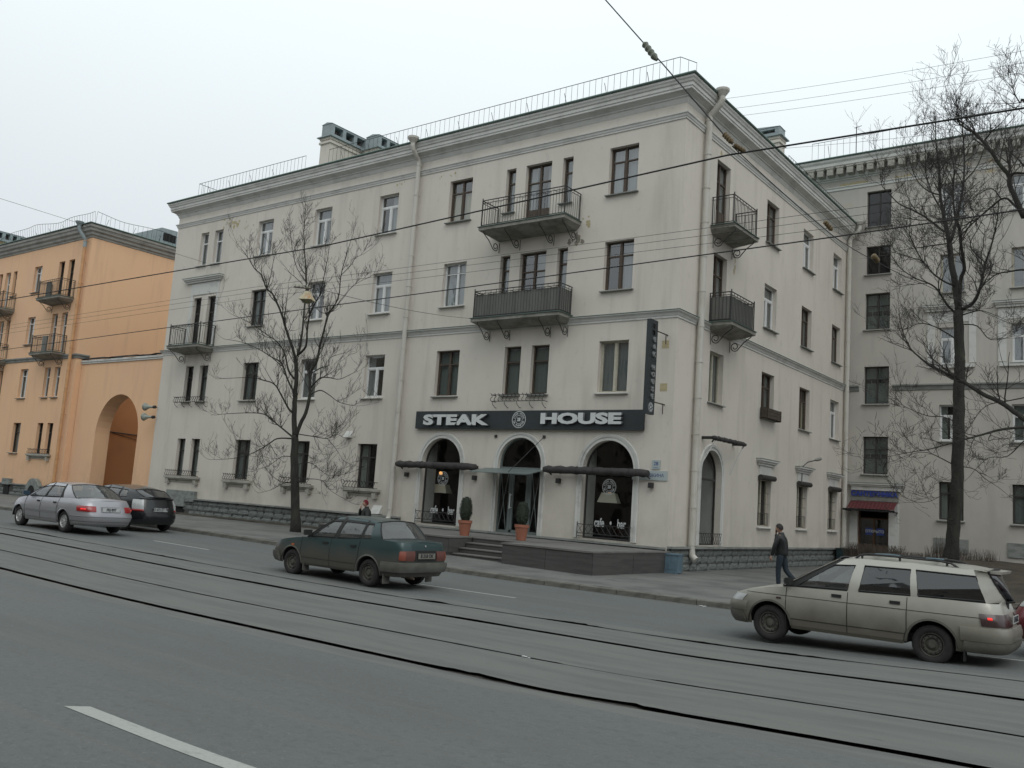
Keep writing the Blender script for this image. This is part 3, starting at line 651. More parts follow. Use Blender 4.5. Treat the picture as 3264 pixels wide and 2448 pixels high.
# shop fronts
def arch_ring(b, fr, a, w=.2, out_=.05, name='architrave'):
    u0, u1, z0, z1 = a; r = (u1-u0)/2; cz = z1-r; uc = (u0+u1)/2
    prof = [(.0, 0), (.0, .035), (.045, .035), (.05, .02), (.11, .02), (.115, .045), (w-.02, .055), (w, .03), (w, 0)]
    path = [(u0, z0, -1, 0)] + [(uc-r*math.cos(PI*k/24), cz+r*math.sin(PI*k/24), -math.cos(PI*k/24), math.sin(PI*k/24)) for k in range(25)] + [(u1, z0, 1, 0)]
    vs = [fr(p[0]+p[2]*(q+.0), d, p[1]+p[3]*q) for p in path for q, d in prof]; k = len(prof); mb = MB()
    mb.add(vs, [(i*k+j, i*k+j+1, (i+1)*k+j+1, (i+1)*k+j) for i in range(len(path)-1) for j in range(k-1)]); return mb.build(name, trim, b)
def arch_glass(b, fr, a, dep, bars, m=shop_glass, name='shop_window'):
    u0, u1, z0, z1 = a; r = (u1-u0)/2; cz = z1-r; uc = (u0+u1)/2; f = MB(); t = .05
    out_l = [(u0, z0)] + [(uc-r*math.cos(PI*k/24), cz+r*math.sin(PI*k/24)) for k in range(25)] + [(u1, z0)]
    inn = [(u0+t, z0+t)] + [(uc-(r-t)*math.cos(PI*k/24), cz+(r-t)*math.sin(PI*k/24)) for k in range(25)] + [(u1-t, z0+t)]
    n = len(out_l)
    vs = [fr(u, -dep, z) for u, z in out_l]+[fr(u, -dep, z) for u, z in inn]+[fr(u, -dep-.06, z) for u, z in inn]; fs = []
    for i in range(n):
        j = (i+1) % n; fs += [(i, j, n+j, n+i), (n+i, n+j, 2*n+j, 2*n+i)]
    f.add(vs, fs)
    for (ba, bb, bc, bd) in bars: f.box(ba, bb, -dep-.05, -dep+.012, bc, bd, fr)
    w = f.build(name, grey_frame if name == 'shop_door' else dark_frame, b)
    g = MB(); g.add([fr(u, -dep-.03, z) for u, z in inn], [tuple(range(len(inn)))]); g.build('pane', m, w, recalc=False)
    return w
for a in ARCH:
    arch_ring(main, FR, a, .22); arch_glass(main, FR, a, .2, [(a[0]+.05, a[1]-.05, 3.22, 3.27)])
arch_ring(main, FR, DOORA, .2); arch_ring(main, SI, SARCH, .22); arch_glass(main, SI, SARCH, .2, [(SARCH[0]+.05, SARCH[1]-.05, 3.2, 3.27)])
u0, u1 = DOORA[:2]
arch_glass(main, FR, DOORA, .12, [(u0+.05, u1-.05, 3.12, 3.26), (-20.14, -20.04, .86, 3.12), (-19.26, -19.14, .86, 3.12), (-20.03, -19.93, .92, 3.06), (-19.37, -19.27, .92, 3.06), (-20.03, -19.27, .9, 1.0), (-20.03, -19.27, 2.98, 3.08), (u0+.05, -20.14, .9, .98), (-19.14, u1-.05, .9, .98)], name='shop_door')
k = MB()
for a, b in ((u0+.1, -20.16), (-19.12, u1-.1)):
    k.tube([FR(a, -.10, .95), FR(b, -.10, 3.1)], .014, 4); k.tube([FR(b, -.10, .95), FR(a, -.10, 3.1)], .014, 4)
k.build('door_bars', grey_frame, main)
k = MB(); k.tube([FR(-19.98, 0.0, 1.75), FR(-19.98, .0, 2.3)], .022, 6); k.tube([FR(-19.98, -.12, 1.8), FR(-19.98, 0, 1.8)], .015, 5); k.tube([FR(-19.98, -.12, 2.25), FR(-19.98, 0, 2.25)], .015, 5); k.build('door_handle', white_frame, main)
# glass canopy over the door
k = MB(); cz0, cz1 = 3.17, 2.96
vs = [FR(-21.15, .05, cz0), FR(-18.5, .05, cz0), FR(-18.35, 1.2, cz1), FR(-21.0, 1.2, cz1)]; k.add(vs+[(x, y, z+.025) for x, y, z in vs], [(0, 1, 2, 3), (4, 5, 6, 7), (0, 1, 5, 4), (1, 2, 6, 5), (2, 3, 7, 6), (3, 0, 4, 7)])
can = k.build('glass_canopy', grey_frame, main); k = MB()
k.tube([FR(-18.62, .02, 4.37), FR(-19.35, 1.05, cz1+.05)], .012, 5)
for u in (-20.8, -18.62): k.box(u-.05, u+.05, 0, .05, 4.32, 4.42, FR)
k.build('stay_rod', iron, can)
k = MB()
for fr_a, (p0, p1) in ((FR, ARCH[0][:2]), (FR, ARCH[1][:2]), (SI, SARCH[:2])):
    for u in (p0-.02, p1+.0): k.box(u, u+.02, -.85, -.27, .9, 4.25, fr_a)
    k.box(p0, p1, -.85, -.27, .86, .93, fr_a)
k.build('inner_reveal', mat('pale inner reveal', (.42, .42, .40), .8, noise_amt=.1), main)
for a in ARCH:    # low iron grille at the foot of each shop window
    k = MB(); A_, B_ = a[0]-.02, a[1]+.02
    for z in (1.02, 1.12, 1.42): k.tube([FR(A_, .03, z), FR(A_, .14, z), FR(B_, .14, z), FR(B_, .03, z)], .012, 4)
    n = 9
    for i in range(n):
        p, q = A_+(B_-A_)*i/n, A_+(B_-A_)*(i+1)/n; k.tube([FR(p, .14, 1.12), FR(q, .14, 1.42)], .008, 4, False); k.tube([FR(q, .14, 1.12), FR(p, .14, 1.42)], .008, 4, False)
    for x in (A_, B_): k.tube([FR(x, .14, .96), FR(x, .14, 1.5)], .014, 4)
    k.build('window_grille', iron, main)
k = MB(); A_, B_ = SARCH[0]+.0, SARCH[1]
for z in (1.03, 1.38): k.tube([SI(A_, .02, z), SI(A_, .1, z), SI(B_, .1, z), SI(B_, .02, z)], .012, 4)
for i in range(9):
    p, q = A_+(B_-A_)*i/9, A_+(B_-A_)*(i+1)/9; k.tube([SI(p, .1, 1.03), SI(q, .1, 1.38)], .008, 4, False); k.tube([SI(q, .1, 1.03), SI(p, .1, 1.38)], .008, 4, False)
k.build('window_grille', iron, main)
# ochre patches of peeled paint, irregular flakes standing 2 mm proud
ochre = mat('ochre undercoat patch', (.50, .43, .26), .95, noise_amt=.25, noise_scale=8); grime = mat('damp grime', (.34, .31, .25), .95, noise_amt=.4, noise_scale=5)
def flakes(fr, u, z, su, sz, n, s, m=ochre, seed=1, tall=1):
    R = random.Random(seed); k = MB()
    for i in range(n):
        cu_, cz_ = u+R.gauss(0, su), z+R.gauss(0, sz); r = s*R.uniform(.4, 1.2); q = 9
        k.add([fr(cu_+r*R.uniform(.5, 1.1)*math.cos(2*PI*j/q), .002+.0006*i, cz_+tall*r*R.uniform(.5, 1.2)*math.sin(2*PI*j/q)) for j in range(q)], [tuple(range(q))])
    k.build('peeled_patch', m, main, recalc=False, kind='stuff')
flakes(FR, -38.5, 14.95, .45, .14, 16, .11, seed=2); flakes(FR, -37.3, 14.55, .3, .06, 5, .06, seed=3); flakes(FR, -26.9, 15.1, .2, .03, 4, .06, seed=5); flakes(FR, -24.3, 15.05, .5, .05, 7, .05, seed=6)
flakes(FR, -17.35, 12.0, .12, .12, 6, .10, seed=8); flakes(FR, -17.8, 11.5, .3, .12, 9, .14, m=grime, seed=9); flakes(SI, 30.9, 11.1, .1, .25, 6, .045, seed=10, tall=3.5); flakes(SI, 29.4, 15.0, .05, .1, 3, .05, seed=11, tall=2)
flakes(TH, -11.3, 3.5, .01, .01, 0, .05); flakes(SI, 30.9, 11.6, .15, .12, 6, .09, m=grime, seed=12)
k = MB()
for i in range(3): k.box(33.72, 35.25, .06, .30, 5.90+i*.13, 6.02+i*.13, SI)
k.box(33.75, 33.8, .02, .3, 5.86, 6.3, SI); k.box(35.17, 35.22, .02, .3, 5.86, 6.3, SI); k.build('window_box', mat('old brown planks', (.09, .07, .055), .9, noise_amt=.4, noise_scale=6), main)
# stickers inside the shop glass
sticker = mat('white sticker film', (.50, .52, .52), .6)
def logo(pr, fr, u, z, r, dep, m, right, up=(0, 0, 1), small=False):
    k = MB(); c = [(u, z)]
    for (r0, r1) in ((r, r*.92), (r*.52, r*.47)):
        n = 32; vs = [fr(u+q*math.cos(2*PI*i/n), -dep, z+q*math.sin(2*PI*i/n)) for q in (r0, r1) for i in range(n)]
        k.add(vs, [(i, (i+1) % n, n+(i+1) % n, n+i) for i in range(n)])
    o = k.build('logo', m, pr, recalc=False)
    # letters on the ring
    for s, a0, a1, flip in (('STEAK HOUSE', 165, 15, 1), ('YA KUSHAVEL', 200, 340, -1)):
        if flip == -1: s = 'NA PUSHKINA'
        for i, ch in enumerate(s):
            if ch == ' ': continue
            a = math.radians(a0+(a1-a0)*i/(len(s)-1)); rr = r*.72
            ctr = Vector(fr(u+rr*math.cos(a), -dep+.004, z+rr*math.sin(a))); rt = Vector(right)
            cu = math.cos(a); su = math.sin(a); upv = (rt*cu + Vector((0, 0, 1))*su)*flip; rv = (rt*su - Vector((0, 0, 1))*cu)*flip
            text('letter', ch, r*.30, m, o, face_M(ctr, rv, upv), .001, .002)
    text('letter', '28', r*.55, m, o, face_M(fr(u, -dep+.004, z), right, up), .001, .008, .85)
    return o
for a, uL in ((ARCH[0], -23.45), (ARCH[1], -15.98)):
    logo(main, FR, uL, 2.72, .27, .222, sticker, (1, 0, 0))
    text('cafe_lettering', 'cafe   •   bar', .40, sticker, main, face_M(FR((a[0]+a[1])/2+.05, -.215, 1.50), (1, 0, 0), (0, 0, 1)), .001, .010, .62)

# ------------------------------------------------------------------ restaurant signs, awnings, lamps
sign_dark = mat('dark slate sign board', (.030, .038, .042), .55, noise_amt=.25, noise_scale=3)
letter_m = mat('brushed grey white letters', (.62, .64, .64), .5, noise_amt=.08); dark_flank = mat('dark letter flank paint', (.16, .16, .16), .6)
dim_letter = mat('dulled steel letters', (.30, .31, .31), .4, metal=.4)
letter_side = mat('letter side', (.36, .36, .35), .5)
t = thing('fascia_sign', 'long dark fascia sign reading STEAK HOUSE in raised pale letters over the three arches', 'sign')
k = MB(); k.box(-24.78, -14.62, .005, .16, 4.62, 5.30, FR); k.build('board', sign_dark, t)
def raised(s, ul, ur, z, h, par=t):
    q = text('lettering', s, 1.0, letter_m, par, Matrix(), .05, .052)
    xs = [v.co.x for v in q.data.vertices]; ys = [v.co.y for v in q.data.vertices]; x0, x1, y0, y1 = min(xs), max(xs), min(ys), max(ys)
    sx, sy = (ur-ul)/(x1-x0), h/(y1-y0)
    q.data.materials.append(dark_flank)  # darker colour on the letter sides keeps the strokes distinct
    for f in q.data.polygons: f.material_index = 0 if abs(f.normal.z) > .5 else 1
    q.matrix_local = face_M(FR((ul+ur)/2, .22, z), (1, 0, 0), (0, 0, 1)) @ Matrix.Diagonal((sx, sy, 1, 1)) @ Matrix.Translation((-(x0+x1)/2, -(y0+y1)/2, 0))
raised('STEAK', -24.28, -21.0, 4.955, .42); raised('HOUSE', -18.66, -15.36, 5.0, .40)
logo(t, FR, -19.69, 4.97, .31, -.165, letter_m, (1, 0, 0))
t = thing('projecting_sign', 'tall narrow dark sign projecting from the wall by the corner with STEAK HOUSE spelled downwards', 'sign')
xa, xb, ya, yb = -14.0, -13.86, 25.2, 25.69
k = MB(); k.box(xa, xb, ya, yb, 5.04, 8.08); k.build('board', sign_dark, t)
for ch, z in zip('STEAKHOUSE', (7.88, 7.66, 7.43, 7.19, 6.95, 6.52, 6.30, 6.07, 5.83, 5.60)):
    text('letter', ch, .20, dim_letter if z < 7.6 else iron, t, face_M((xb+.03, (ya+yb)/2, z), (0, 1, 0), (0, 0, 1)), .025, .010, 1.2)
def SGN(u, d, z): return (xb+d, u, z)
logo(t, SGN, (ya+yb)/2, 5.26, .15, -.003, letter_m, (0, 1, 0))
k = MB()
for z in (7.78, 5.47):
    k = MB(); k.tube([(-13.93, yb, z), (-13.93, D0-.0, z)], .022, 5); k.tube([(-13.93, D0-.12, z), (-13.93, D0-.1, z-.32)], .016, 5); k.build('wall_bracket', rust_iron, t)
for z in (7.35, 5.92): k = MB(); k.box(-14.12, -13.86, .001, .006, z, z+.26, FR); k.build('wall_patch', ochre, main)
awn = mat('dark grey wrapped awning canvas', (.055, .052, .05), .85, noise_amt=.4, noise_scale=5, bump=.6, bump_scale=14)
def rolled_awning(fr, u0, u1, z, r, lab, d=.28, m=awn):
    t = thing('rolled_awning', lab, 'awning', group=None); k = MB(); n = 22; P = []; R = []
    for i in range(n+1):
        u = u0+(u1-u0)*i/n; P.append(fr(u, d+.015*math.sin(i*1.7), z+.012*math.sin(i*2.3))); R.append(r*(1+.07*math.sin(i*2.1+u0)) if 0 < i < n else r*.75)
    k.tube(P, R, 12); k.build('canvas_roll', m, t, smooth=True); k = MB()
    for i in range(1, 6):
        u = u0+(u1-u0)*i/6; k.tube([fr(u, d+(r*1.09)*math.cos(a*PI/6), z+(r*1.09)*math.sin(a*PI/6)) for a in range(13)], .010, 4, False)
    k.build('strap', iron, t); k = MB()
    for u in (u0+.12, u1-.12): k.box(u-.03, u+.03, 0, d, z-.05, z+.05, fr); k.tube([fr(u, d, z-.02), fr(u+.15, d*.7, z-r-.05)], .03, 6)
    k.build('arm', iron, t); return t
rolled_awning(FR, -25.5, -21.45, 3.19, .13, 'rolled dark canvas awning across the left shop arch'); rolled_awning(FR, -18.35, -14.25, 3.21, .13, 'rolled dark canvas awning across the right shop arch beside the street name plate')
t = rolled_awning(SI, 28.6, 31.4, 4.62, .075, 'thin rolled awning on stays over the side arch window', d=.45)
k = MB(); k.tube([SI(28.85, .44, 4.55), SI(28.6, .02, 3.6)], .012, 4); k.tube([SI(31.2, .44, 4.55), SI(31.1, .02, 3.5)], .012, 4); k.build('stay', white_frame, t)
for i, (u, z, l) in enumerate(((-25.1, 2.8, 'small dark wall spotlight left of the left shop arch'), (-21.63, 2.8, 'small dark wall spotlight between the left arch and the entrance'), (-17.86, 2.84, 'small dark wall spotlight between the entrance and the right arch'),
                   (-14.24, 2.84, 'small dark wall spotlight right of the right shop arch under the street name plate'))):
    t = thing('wall_spotlight', l, 'wall lamp', FR(u, 0, z), group='spotlights on the restaurant wall')
    k = MB(); k.box(-.07, .07, -.16, -.02, -.09, .08); k.box(-.04, .04, -.02, 0, -.04, .04); k.build('housing', iron, t); k = MB(); k.lathe([(.0, -.095), (.05, -.095), (.05, -.085)], 10, Matrix.Translation((0, -.09, 0))); k.build('lens', letter_side, t)
plate_m = mat('pale enamel plate', (.40, .45, .45), .35); blue_m = mat('enamel blue', (.03, .06, .22), .5)
t = thing('house_number_plate', 'small pale house number plate with a blue 28 near the corner', 'sign'); k = MB(); k.box(-14.27, -13.97, .002, .03, 3.36, 3.66, FR); k.build('plate', plate_m, t)
text('number', '28', .17, blue_m, t, face_M(FR(-14.12, .033, 3.54), (1, 0, 0), (0, 0, 1)), .001, .001); text('street_lettering', 'ПУШКИНА', .035, blue_m, t, face_M(FR(-14.12, .033, 3.41), (1, 0, 0), (0, 0, 1)), .001)
t = thing('street_name_plate', 'long pale street name plate below the house number, half behind the awning', 'sign'); k = MB(); k.box(-14.98, -13.70, .002, .03, 3.0, 3.31, FR); k.build('plate', plate_m, t)
text('street_lettering', 'ул. ПУШКИНА', .15, blue_m, t, face_M(FR(-14.32, .033, 3.16), (1, 0, 0), (0, 0, 1)), .001, .000, 1.0)
for u, z, w in ((-28.67, 4.32, .4), (-26.62, 1.28, .5)):
    t = thing('vent_cover', 'pale sloping vent cover %s' % ('high on the wall above the last ground floor window' if z > 3 else 'low on the wall beside the person in the red hat'), 'vent', FR(u, 0, z), group='vent covers on the grey wall')
    k = MB(); a = w/2; vs = [(-a, 0, a*.9), (a, 0, a*.9), (a, 0, -a*.5), (-a, 0, -a*.5), (-a, -.2, -a*.5), (a, -.2, -a*.5)]; k.add(vs, [(0, 1, 5, 4), (2, 3, 4, 5), (0, 4, 3), (1, 2, 5), (0, 3, 2, 1)]); k.build('cover', trim, t)
for z in (5.64, 5.11):
    t = thing('loudspeaker', 'grey horn loudspeaker on the archway wall, %s of the two' % ('upper' if z > 5.3 else 'lower'), 'loudspeaker', (-43.5, 26.6, z), rotz=math.radians(12), group='horn loudspeakers beside the archway')
    k = MB(); M = Matrix.Translation((0, -.25, 0)) @ Matrix.Rotation(-PI/2, 4, 'Y'); k.lathe([(.05, -.05), (.06, .1), (.08, .3), (.14, .48), (.21, .60), (.2, .6), (.07, .3)], 14, M); k.build('horn', mat('grey green horn paint', (.30, .33, .29), .5), t, smooth=True)
    k = MB(); k.lathe([(.0, -.13), (.08, -.13), (.085, 0), (.05, .05)], 10, M); k.tube([(.02, -.25, 0), (.02, .2, 0)], .02, 5); k.build('bracket', iron, t)
# shop street lamp on the side wall
t = thing('wall_street_lamp', 'small cobra head street lamp on a pipe on the side wall near the corner', 'street lamp', SI(38.5, 0, 3.7))
k = MB(); k.tube([(0.04, .0, 0), (.05, 0, .62), (.2, .25, .85), (.45, .65, .98)], .022, 6); k.build('arm', iron, t)
k = MB(); k.lathe([(0, -.05), (.06, 0), (.13, .2), (.14, .45), (.08, .62), (0, .66)], 12, Matrix.Translation((.42, .55, .97)) @ Matrix.Rotation(-PI/2+.15, 4, 'X') @ Matrix.Rotation(-.25, 4, 'Z') @ Matrix.Diagonal((1, .5, 1, 1))); k.build('lamp_head', mat('grey lamp housing', (.22, .22, .2), .5), t, smooth=True)
# lampshades and warm sconces inside
shade_m = mat('cream lampshade', (.86, .82, .68), .9)
for i, (x, y, z, l) in enumerate(((-24.62, 28.0, 2.17, 'cream square lampshade hanging inside the left shop window'), (-16.72, 28.0, 2.2, 'cream square lampshade hanging inside the right shop window'), (-15.9, 30.2, 2.25, 'smaller cream lampshade deeper inside the restaurant'))):
    t = thing('pendant_lamp', l, 'lamp', (x, y, z), math.radians(20), group='lampshades inside the restaurant'); s = 1 if i < 2 else .8
    k = MB(); a, b, h = .36*s, .24*s, .34*s
    vs = [(-a, -a, 0), (a, -a, 0), (a, a, 0), (-a, a, 0), (-b, -b, h), (b, -b, h), (b, b, h), (-b, b, h)]; k.add(vs, [(0, 1, 5, 4), (1, 2, 6, 5), (2, 3, 7, 6), (3, 0, 4, 7), (4, 5, 6, 7)]); k.build('lamp_shade', shade_m, t)
    k = MB(); k.tube([(0, 0, h), (0, 0, 4.88-z)], .008, 4); k.build('cord', iron, t)
glow = bpy.data.materials.new('warm lamp glow'); glow.use_nodes = True; p = glow.node_tree.nodes['Principled BSDF']; p.inputs['Base Color'].default_value = (.8, .5, .2, 1); p.inputs['Emission Color'].default_value = (1, .45, .12, 1); p.inputs['Emission Strength'].default_value = 1.6
for x, y, z, l in ((-24.35, 27.6, 2.95, 'small lit warm bulb inside the left shop window'), (-18.2, 30.5, 2.55, 'small lit orange sconce inside the right shop window')):
    t = thing('sconce', l, 'lamp', (x, y, z)); k = MB(); k.lathe([(.0, -.06), (.06, -.05), (.075, 0), (.05, .06), (0, .07)], 10); k.build('bulb', glow, t, smooth=True); k = MB(); k.tube([(0, 0, .07), (0, 0, .16)], .012, 5); k.build('fitting', iron, t)

# ------------------------------------------------------------------ apricot building and archway wall
ora = thing('apricot_building', 'apricot four storey building with grey cornice on the far left', 'building')
def wo(u0, u1, z0, z1, kind, fr=FR, **k): return window(ora, fr, u0, u1, z0, z1, kind=kind, **k)
for base in (0, -14.4):
    for (z0, z1), f in (((13.12, 14.78), 4), ((9.78, 11.5), 3), ((6.38, 8.18), 2), ((2.98, 4.8), 1)):
        wo(-59.08+base, -58.08+base, z0, z1, 'offset' if f != 1 else 'narrowdark', cur='net' if f % 2 else 'full', glassk='window pane' if f > 2 else 'dim window pane')
        zb = {4: 12.4, 3: 9.05, 2: z0, 1: z0}[f]; kd = {4: 'narrowdark', 3: 'narrowwhite', 2: 'narrowwhite', 1: 'narrowdark'}[f]
        wo(-55.95+base, -55.25+base, zb, z1, kd, cur='net', sill=f < 3, glassk='dim window pane' if f in (1, 4) else 'window pane'); wo(-54.75+base, -54.05+base, zb, z1, kd, cur='net', sill=f < 3, glassk='dim window pane' if f in (1, 4) else 'window pane')
        if base == 0:
            wo(-63.05, -62.35, zb, z1, 'narrowwhite', cur='full', sill=f < 3); wo(-64.0, -63.5, z0, z1, 'narrow', cur='net', glassk='dim window pane'); wo(-61.95, -61.45, z0, z1, 'narrow', cur='net', glassk='dim window pane')
mb = MB(); wall(mb, FR, -80, -52.3, 0, 16.2, HOLES[(ora.name, 'FR')]); wall(mb, GA, 26.5, 46, 0, 16.2, []); mb.quad((-80, 26.5, 0), (-80, 46, 0), (-80, 46, 16.2), (-80, 26.5, 16.2)); mb.quad((-80, 46, 0), (-52.3, 46, 0), (-52.3, 46, 16.2), (-80, 46, 16.2)); mb.build('wall', orange, ora, recalc=False)
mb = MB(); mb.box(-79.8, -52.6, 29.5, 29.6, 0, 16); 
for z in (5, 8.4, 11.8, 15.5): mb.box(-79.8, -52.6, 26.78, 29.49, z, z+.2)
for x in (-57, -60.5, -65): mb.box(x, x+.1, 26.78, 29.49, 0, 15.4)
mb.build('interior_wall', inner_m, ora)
OP = [(-80, 46), (-80, 26.5), (-52.3, 26.5), (-52.3, 46)]
course('cornice', [(0, 15.9), (.05, 15.93), (.06, 16.0), (.16, 16.08), (.18, 16.2), (.3, 16.28), (.33, 16.42), (.40, 16.48), (.40, 16.62), (0, 16.63)], layered('grey cornice paint', (.36, .355, .33), [((.22, .215, .2), (1.5, 1.5, 2.5), .45, .7, .8, None)]), OP, ora)
course('roof_edge', [(0, 16.632), (.46, 16.635), (.48, 16.66), (.46, 16.70), (0, 16.8)], roof_m, OP, ora)
course('belt_course', [(0, 8.62), (.05, 8.64), (.06, 8.75), (.12, 8.80), (.12, 8.88), (0, 8.89)], ledge_m, [(-80, 26.5), (-52.3, 26.5), (-52.3, 27.2)], ora)
mb = MB(); V_ = [(-80.3, 26.2, 16.7), (-52.0, 26.2, 16.7), (-52.0, 46.3, 16.7), (-80.3, 46.3, 16.7), (-71, 36, 18.9), (-61.5, 36, 18.9)]; mb.add(V_, [(0, 1, 5, 4), (1, 2, 5), (2, 3, 4, 5), (3, 0, 4)]); mb.build('roof', roof_m, ora)
roof_rail(ora, [(-80, 26.6), (-52.4, 26.6), (-52.4, 45)], 16.72, .72, sp=.3, wob=.45)
# dormer near the gable and a long chimney
mb = MB(); pr = [(30.1, 16.7), (30.1, 17.40), (31.6, 18.16), (32.75, 18.20), (32.75, 16.7)]; n = len(pr)
mb.add([(x, y, z) for x in (-53.6, -56.5) for y, z in pr], [tuple(range(n)), tuple(range(n, 2*n))]+[(i, (i+1) % n, n+(i+1) % n, n+i) for i in range(n)])
for i in range(7): y = 30.3+i*.4; mb.tube([(-53.59, y, 16.8), (-53.59, y, min(18.15, 17.40+(y-30.1)*.5))], .015, 4, False)
dm = mb.build('dormer', vent_m, ora); mb = MB(); mb.box(-53.6, -53.57, 31.75, 32.65, 17.35, 17.86); mb.build('opening', black_m, dm); mb = MB(); mb.tube([(-53.55, 32.2, 17.35), (-53.55, 32.2, 17.86)], .02, 4); mb.tube([(-53.55, 31.95, 17.35), (-53.55, 31.95, 17.86)], .012, 4); mb.build('shutter_bar', iron, dm)
chimney(ora, -68.8, -68.0, 26.95, 30.2, 16.7, 17.98, .72, 6, wm=mat('ochre chimney plaster', (.50, .40, .24), .9, noise_amt=.2))
balcony(ora, FR, -56.45, -53.6, 12.32, .88, (-56.1, -53.9)); balcony(ora, FR, -56.6, -53.75, 8.97, .80, (-56.2, -54.0)); balcony(ora, FR, -64.7, -61.1, 12.15, .88, (-64.2, -61.5)); balcony(ora, FR, -64.7, -61.2, 8.8, .88, (-64.2, -61.5))
k = MB(); 
for u, z in ((-55.35, 12.34), (-54.95, 8.99), (-62.6, 12.17)): k.box(u-.25, u+.25, .66, .76, z, z+.95, FR)
k.build('balcony_board', sheet_m, ora)
downpipe(ora, FR, -52.72, .9, 15.8, m=orange_pipe, funnel=False, d=.2); mb = MB(); mb.tube([FR(-52.72, .2, 15.3), FR(-52.72, .2, 15.75), FR(-52.95, .52, 16.3), FR(-52.98, .56, 16.62)], .11, 10); mb.tube([FR(-52.98, .56, 16.55), FR(-52.98, .56, 16.8)], [.12, .26], 10); mb.build('pipe_head', vent_m, ora)
stone_sill(ora, FR, -56.6, -53.85, 2.93); basket(ora, FR, -56.3, -54.0, 2.94)
plinth(ora, FR, -72, -52.5, 1.02, 3, .22, gaps=((-59.1, -58.1), (-56, -54.2)))
k = MB(); k.box(-59.15, -58.15, 0, .2, .99, 1.36, FR); k.build('basement_surround', stone, ora); k = MB(); k.box(-58.95, -58.3, .05, .13, .4, .985, FR); k.build('basement_opening', black_m, ora); k = MB(); k.lathe([(0, 0), (.42, 0)], 20, Matrix.Translation(FR(-55.05, .32, .66)) @ Matrix.Rotation(PI/2, 4, 'X')); k.build('basement_opening', black_m, ora)
k = MB(); n = 18
vs = [FR(-55.05+q*math.cos(PI*i/n), d, .62+q*1.05*math.sin(PI*i/n)) for d in (.05, .3) for q in (.42, .82) for i in range(n+1)]; m_ = n+1
k.add(vs, [(2*m_+i, 2*m_+i+1, 3*m_+i+1, 3*m_+i) for i in range(n)]+[(m_+i, m_+i+1, 3*m_+i+1, 3*m_+i) for i in range(n)]+[(i, i+1, 2*m_+i+1, 2*m_+i) for i in range(n)]); k.build('basement_arch', stone, ora)
arc = thing('archway_wall', 'apricot wall with a tall arched gateway between the apricot and the grey building', 'wall')
mb = MB(); ARH = (-49.85, -45.5, 0, 6.45, 'arch'); wall(mb, AR, -52.28, -43.36, 0, 8.45, [ARH], depth=.85)
mb.quad((-52.2, 27.7, 0), (-49.85, 27.7, 0), (-49.85, 27.7, 8.45), (-52.2, 27.7, 8.45)); mb.quad((-45.5, 27.7, 0), (-43.36, 27.7, 0), (-43.36, 27.7, 8.45), (-45.5, 27.7, 8.45)); mb.quad((-49.85, 27.7, 6.5), (-45.5, 27.7, 6.5), (-45.5, 27.7, 8.45), (-49.85, 27.7, 8.45)); mb.quad((-52.2, 26.85, 8.449), (-43.36, 26.85, 8.449), (-43.36, 27.7, 8.449), (-52.2, 27.7, 8.449))
mb.build('wall', orange, arc, recalc=False)
mb = MB(); mb.box(-52.26, -43.4, .02, .10, 8.40, 8.5, AR); mb.box(-52.26, -43.4, .02, .06, 8.30, 8.398, AR); mb.build('coping', trim, arc)
mb = MB(); P = []
for i in range(19):    # torn roofing felt along the top
    u = -52.2+8.8*i/18; P += [AR(u, .12+.05*math.sin(i*1.3), 8.56+.05*math.sin(i*2.1)), AR(u, -.7, 8.75+.08*math.sin(i*.9)), AR(u, .1, 8.52)]
mb.add(P, [(3*i, 3*i+3, 3*i+4, 3*i+1) for i in range(18)]+[(3*i, 3*i+3, 3*i+5, 3*i+2) for i in range(18)]); mb.build('roofing_felt', black_m, arc)
mb = MB(); mb.box(-52.29, -52.26, 27.75, 45.5, 0, 8.3); mb.build('passage_shade_panel', layered('deep shaded apricot plaster', (.52, .24, .105), [((.40, .19, .09), (.6, .6, .4), .45, .65, .7, None)], bump=.3), ora)  # plate over the gable wall: passage shade and a deeper tint put into its colour
mb = MB(); mb.tube([(-52.2, 29.0, 4.55), (-52.2, 36, 4.4)], .035, 6); mb.tube([(-52.22, 29.2, 4.5), (-52.22, 31, 4.2), (-52.22, 33.5, 4.0), (-52.22, 36, 3.7)], .015, 4); mb.build('wall_pipe', iron, ora)

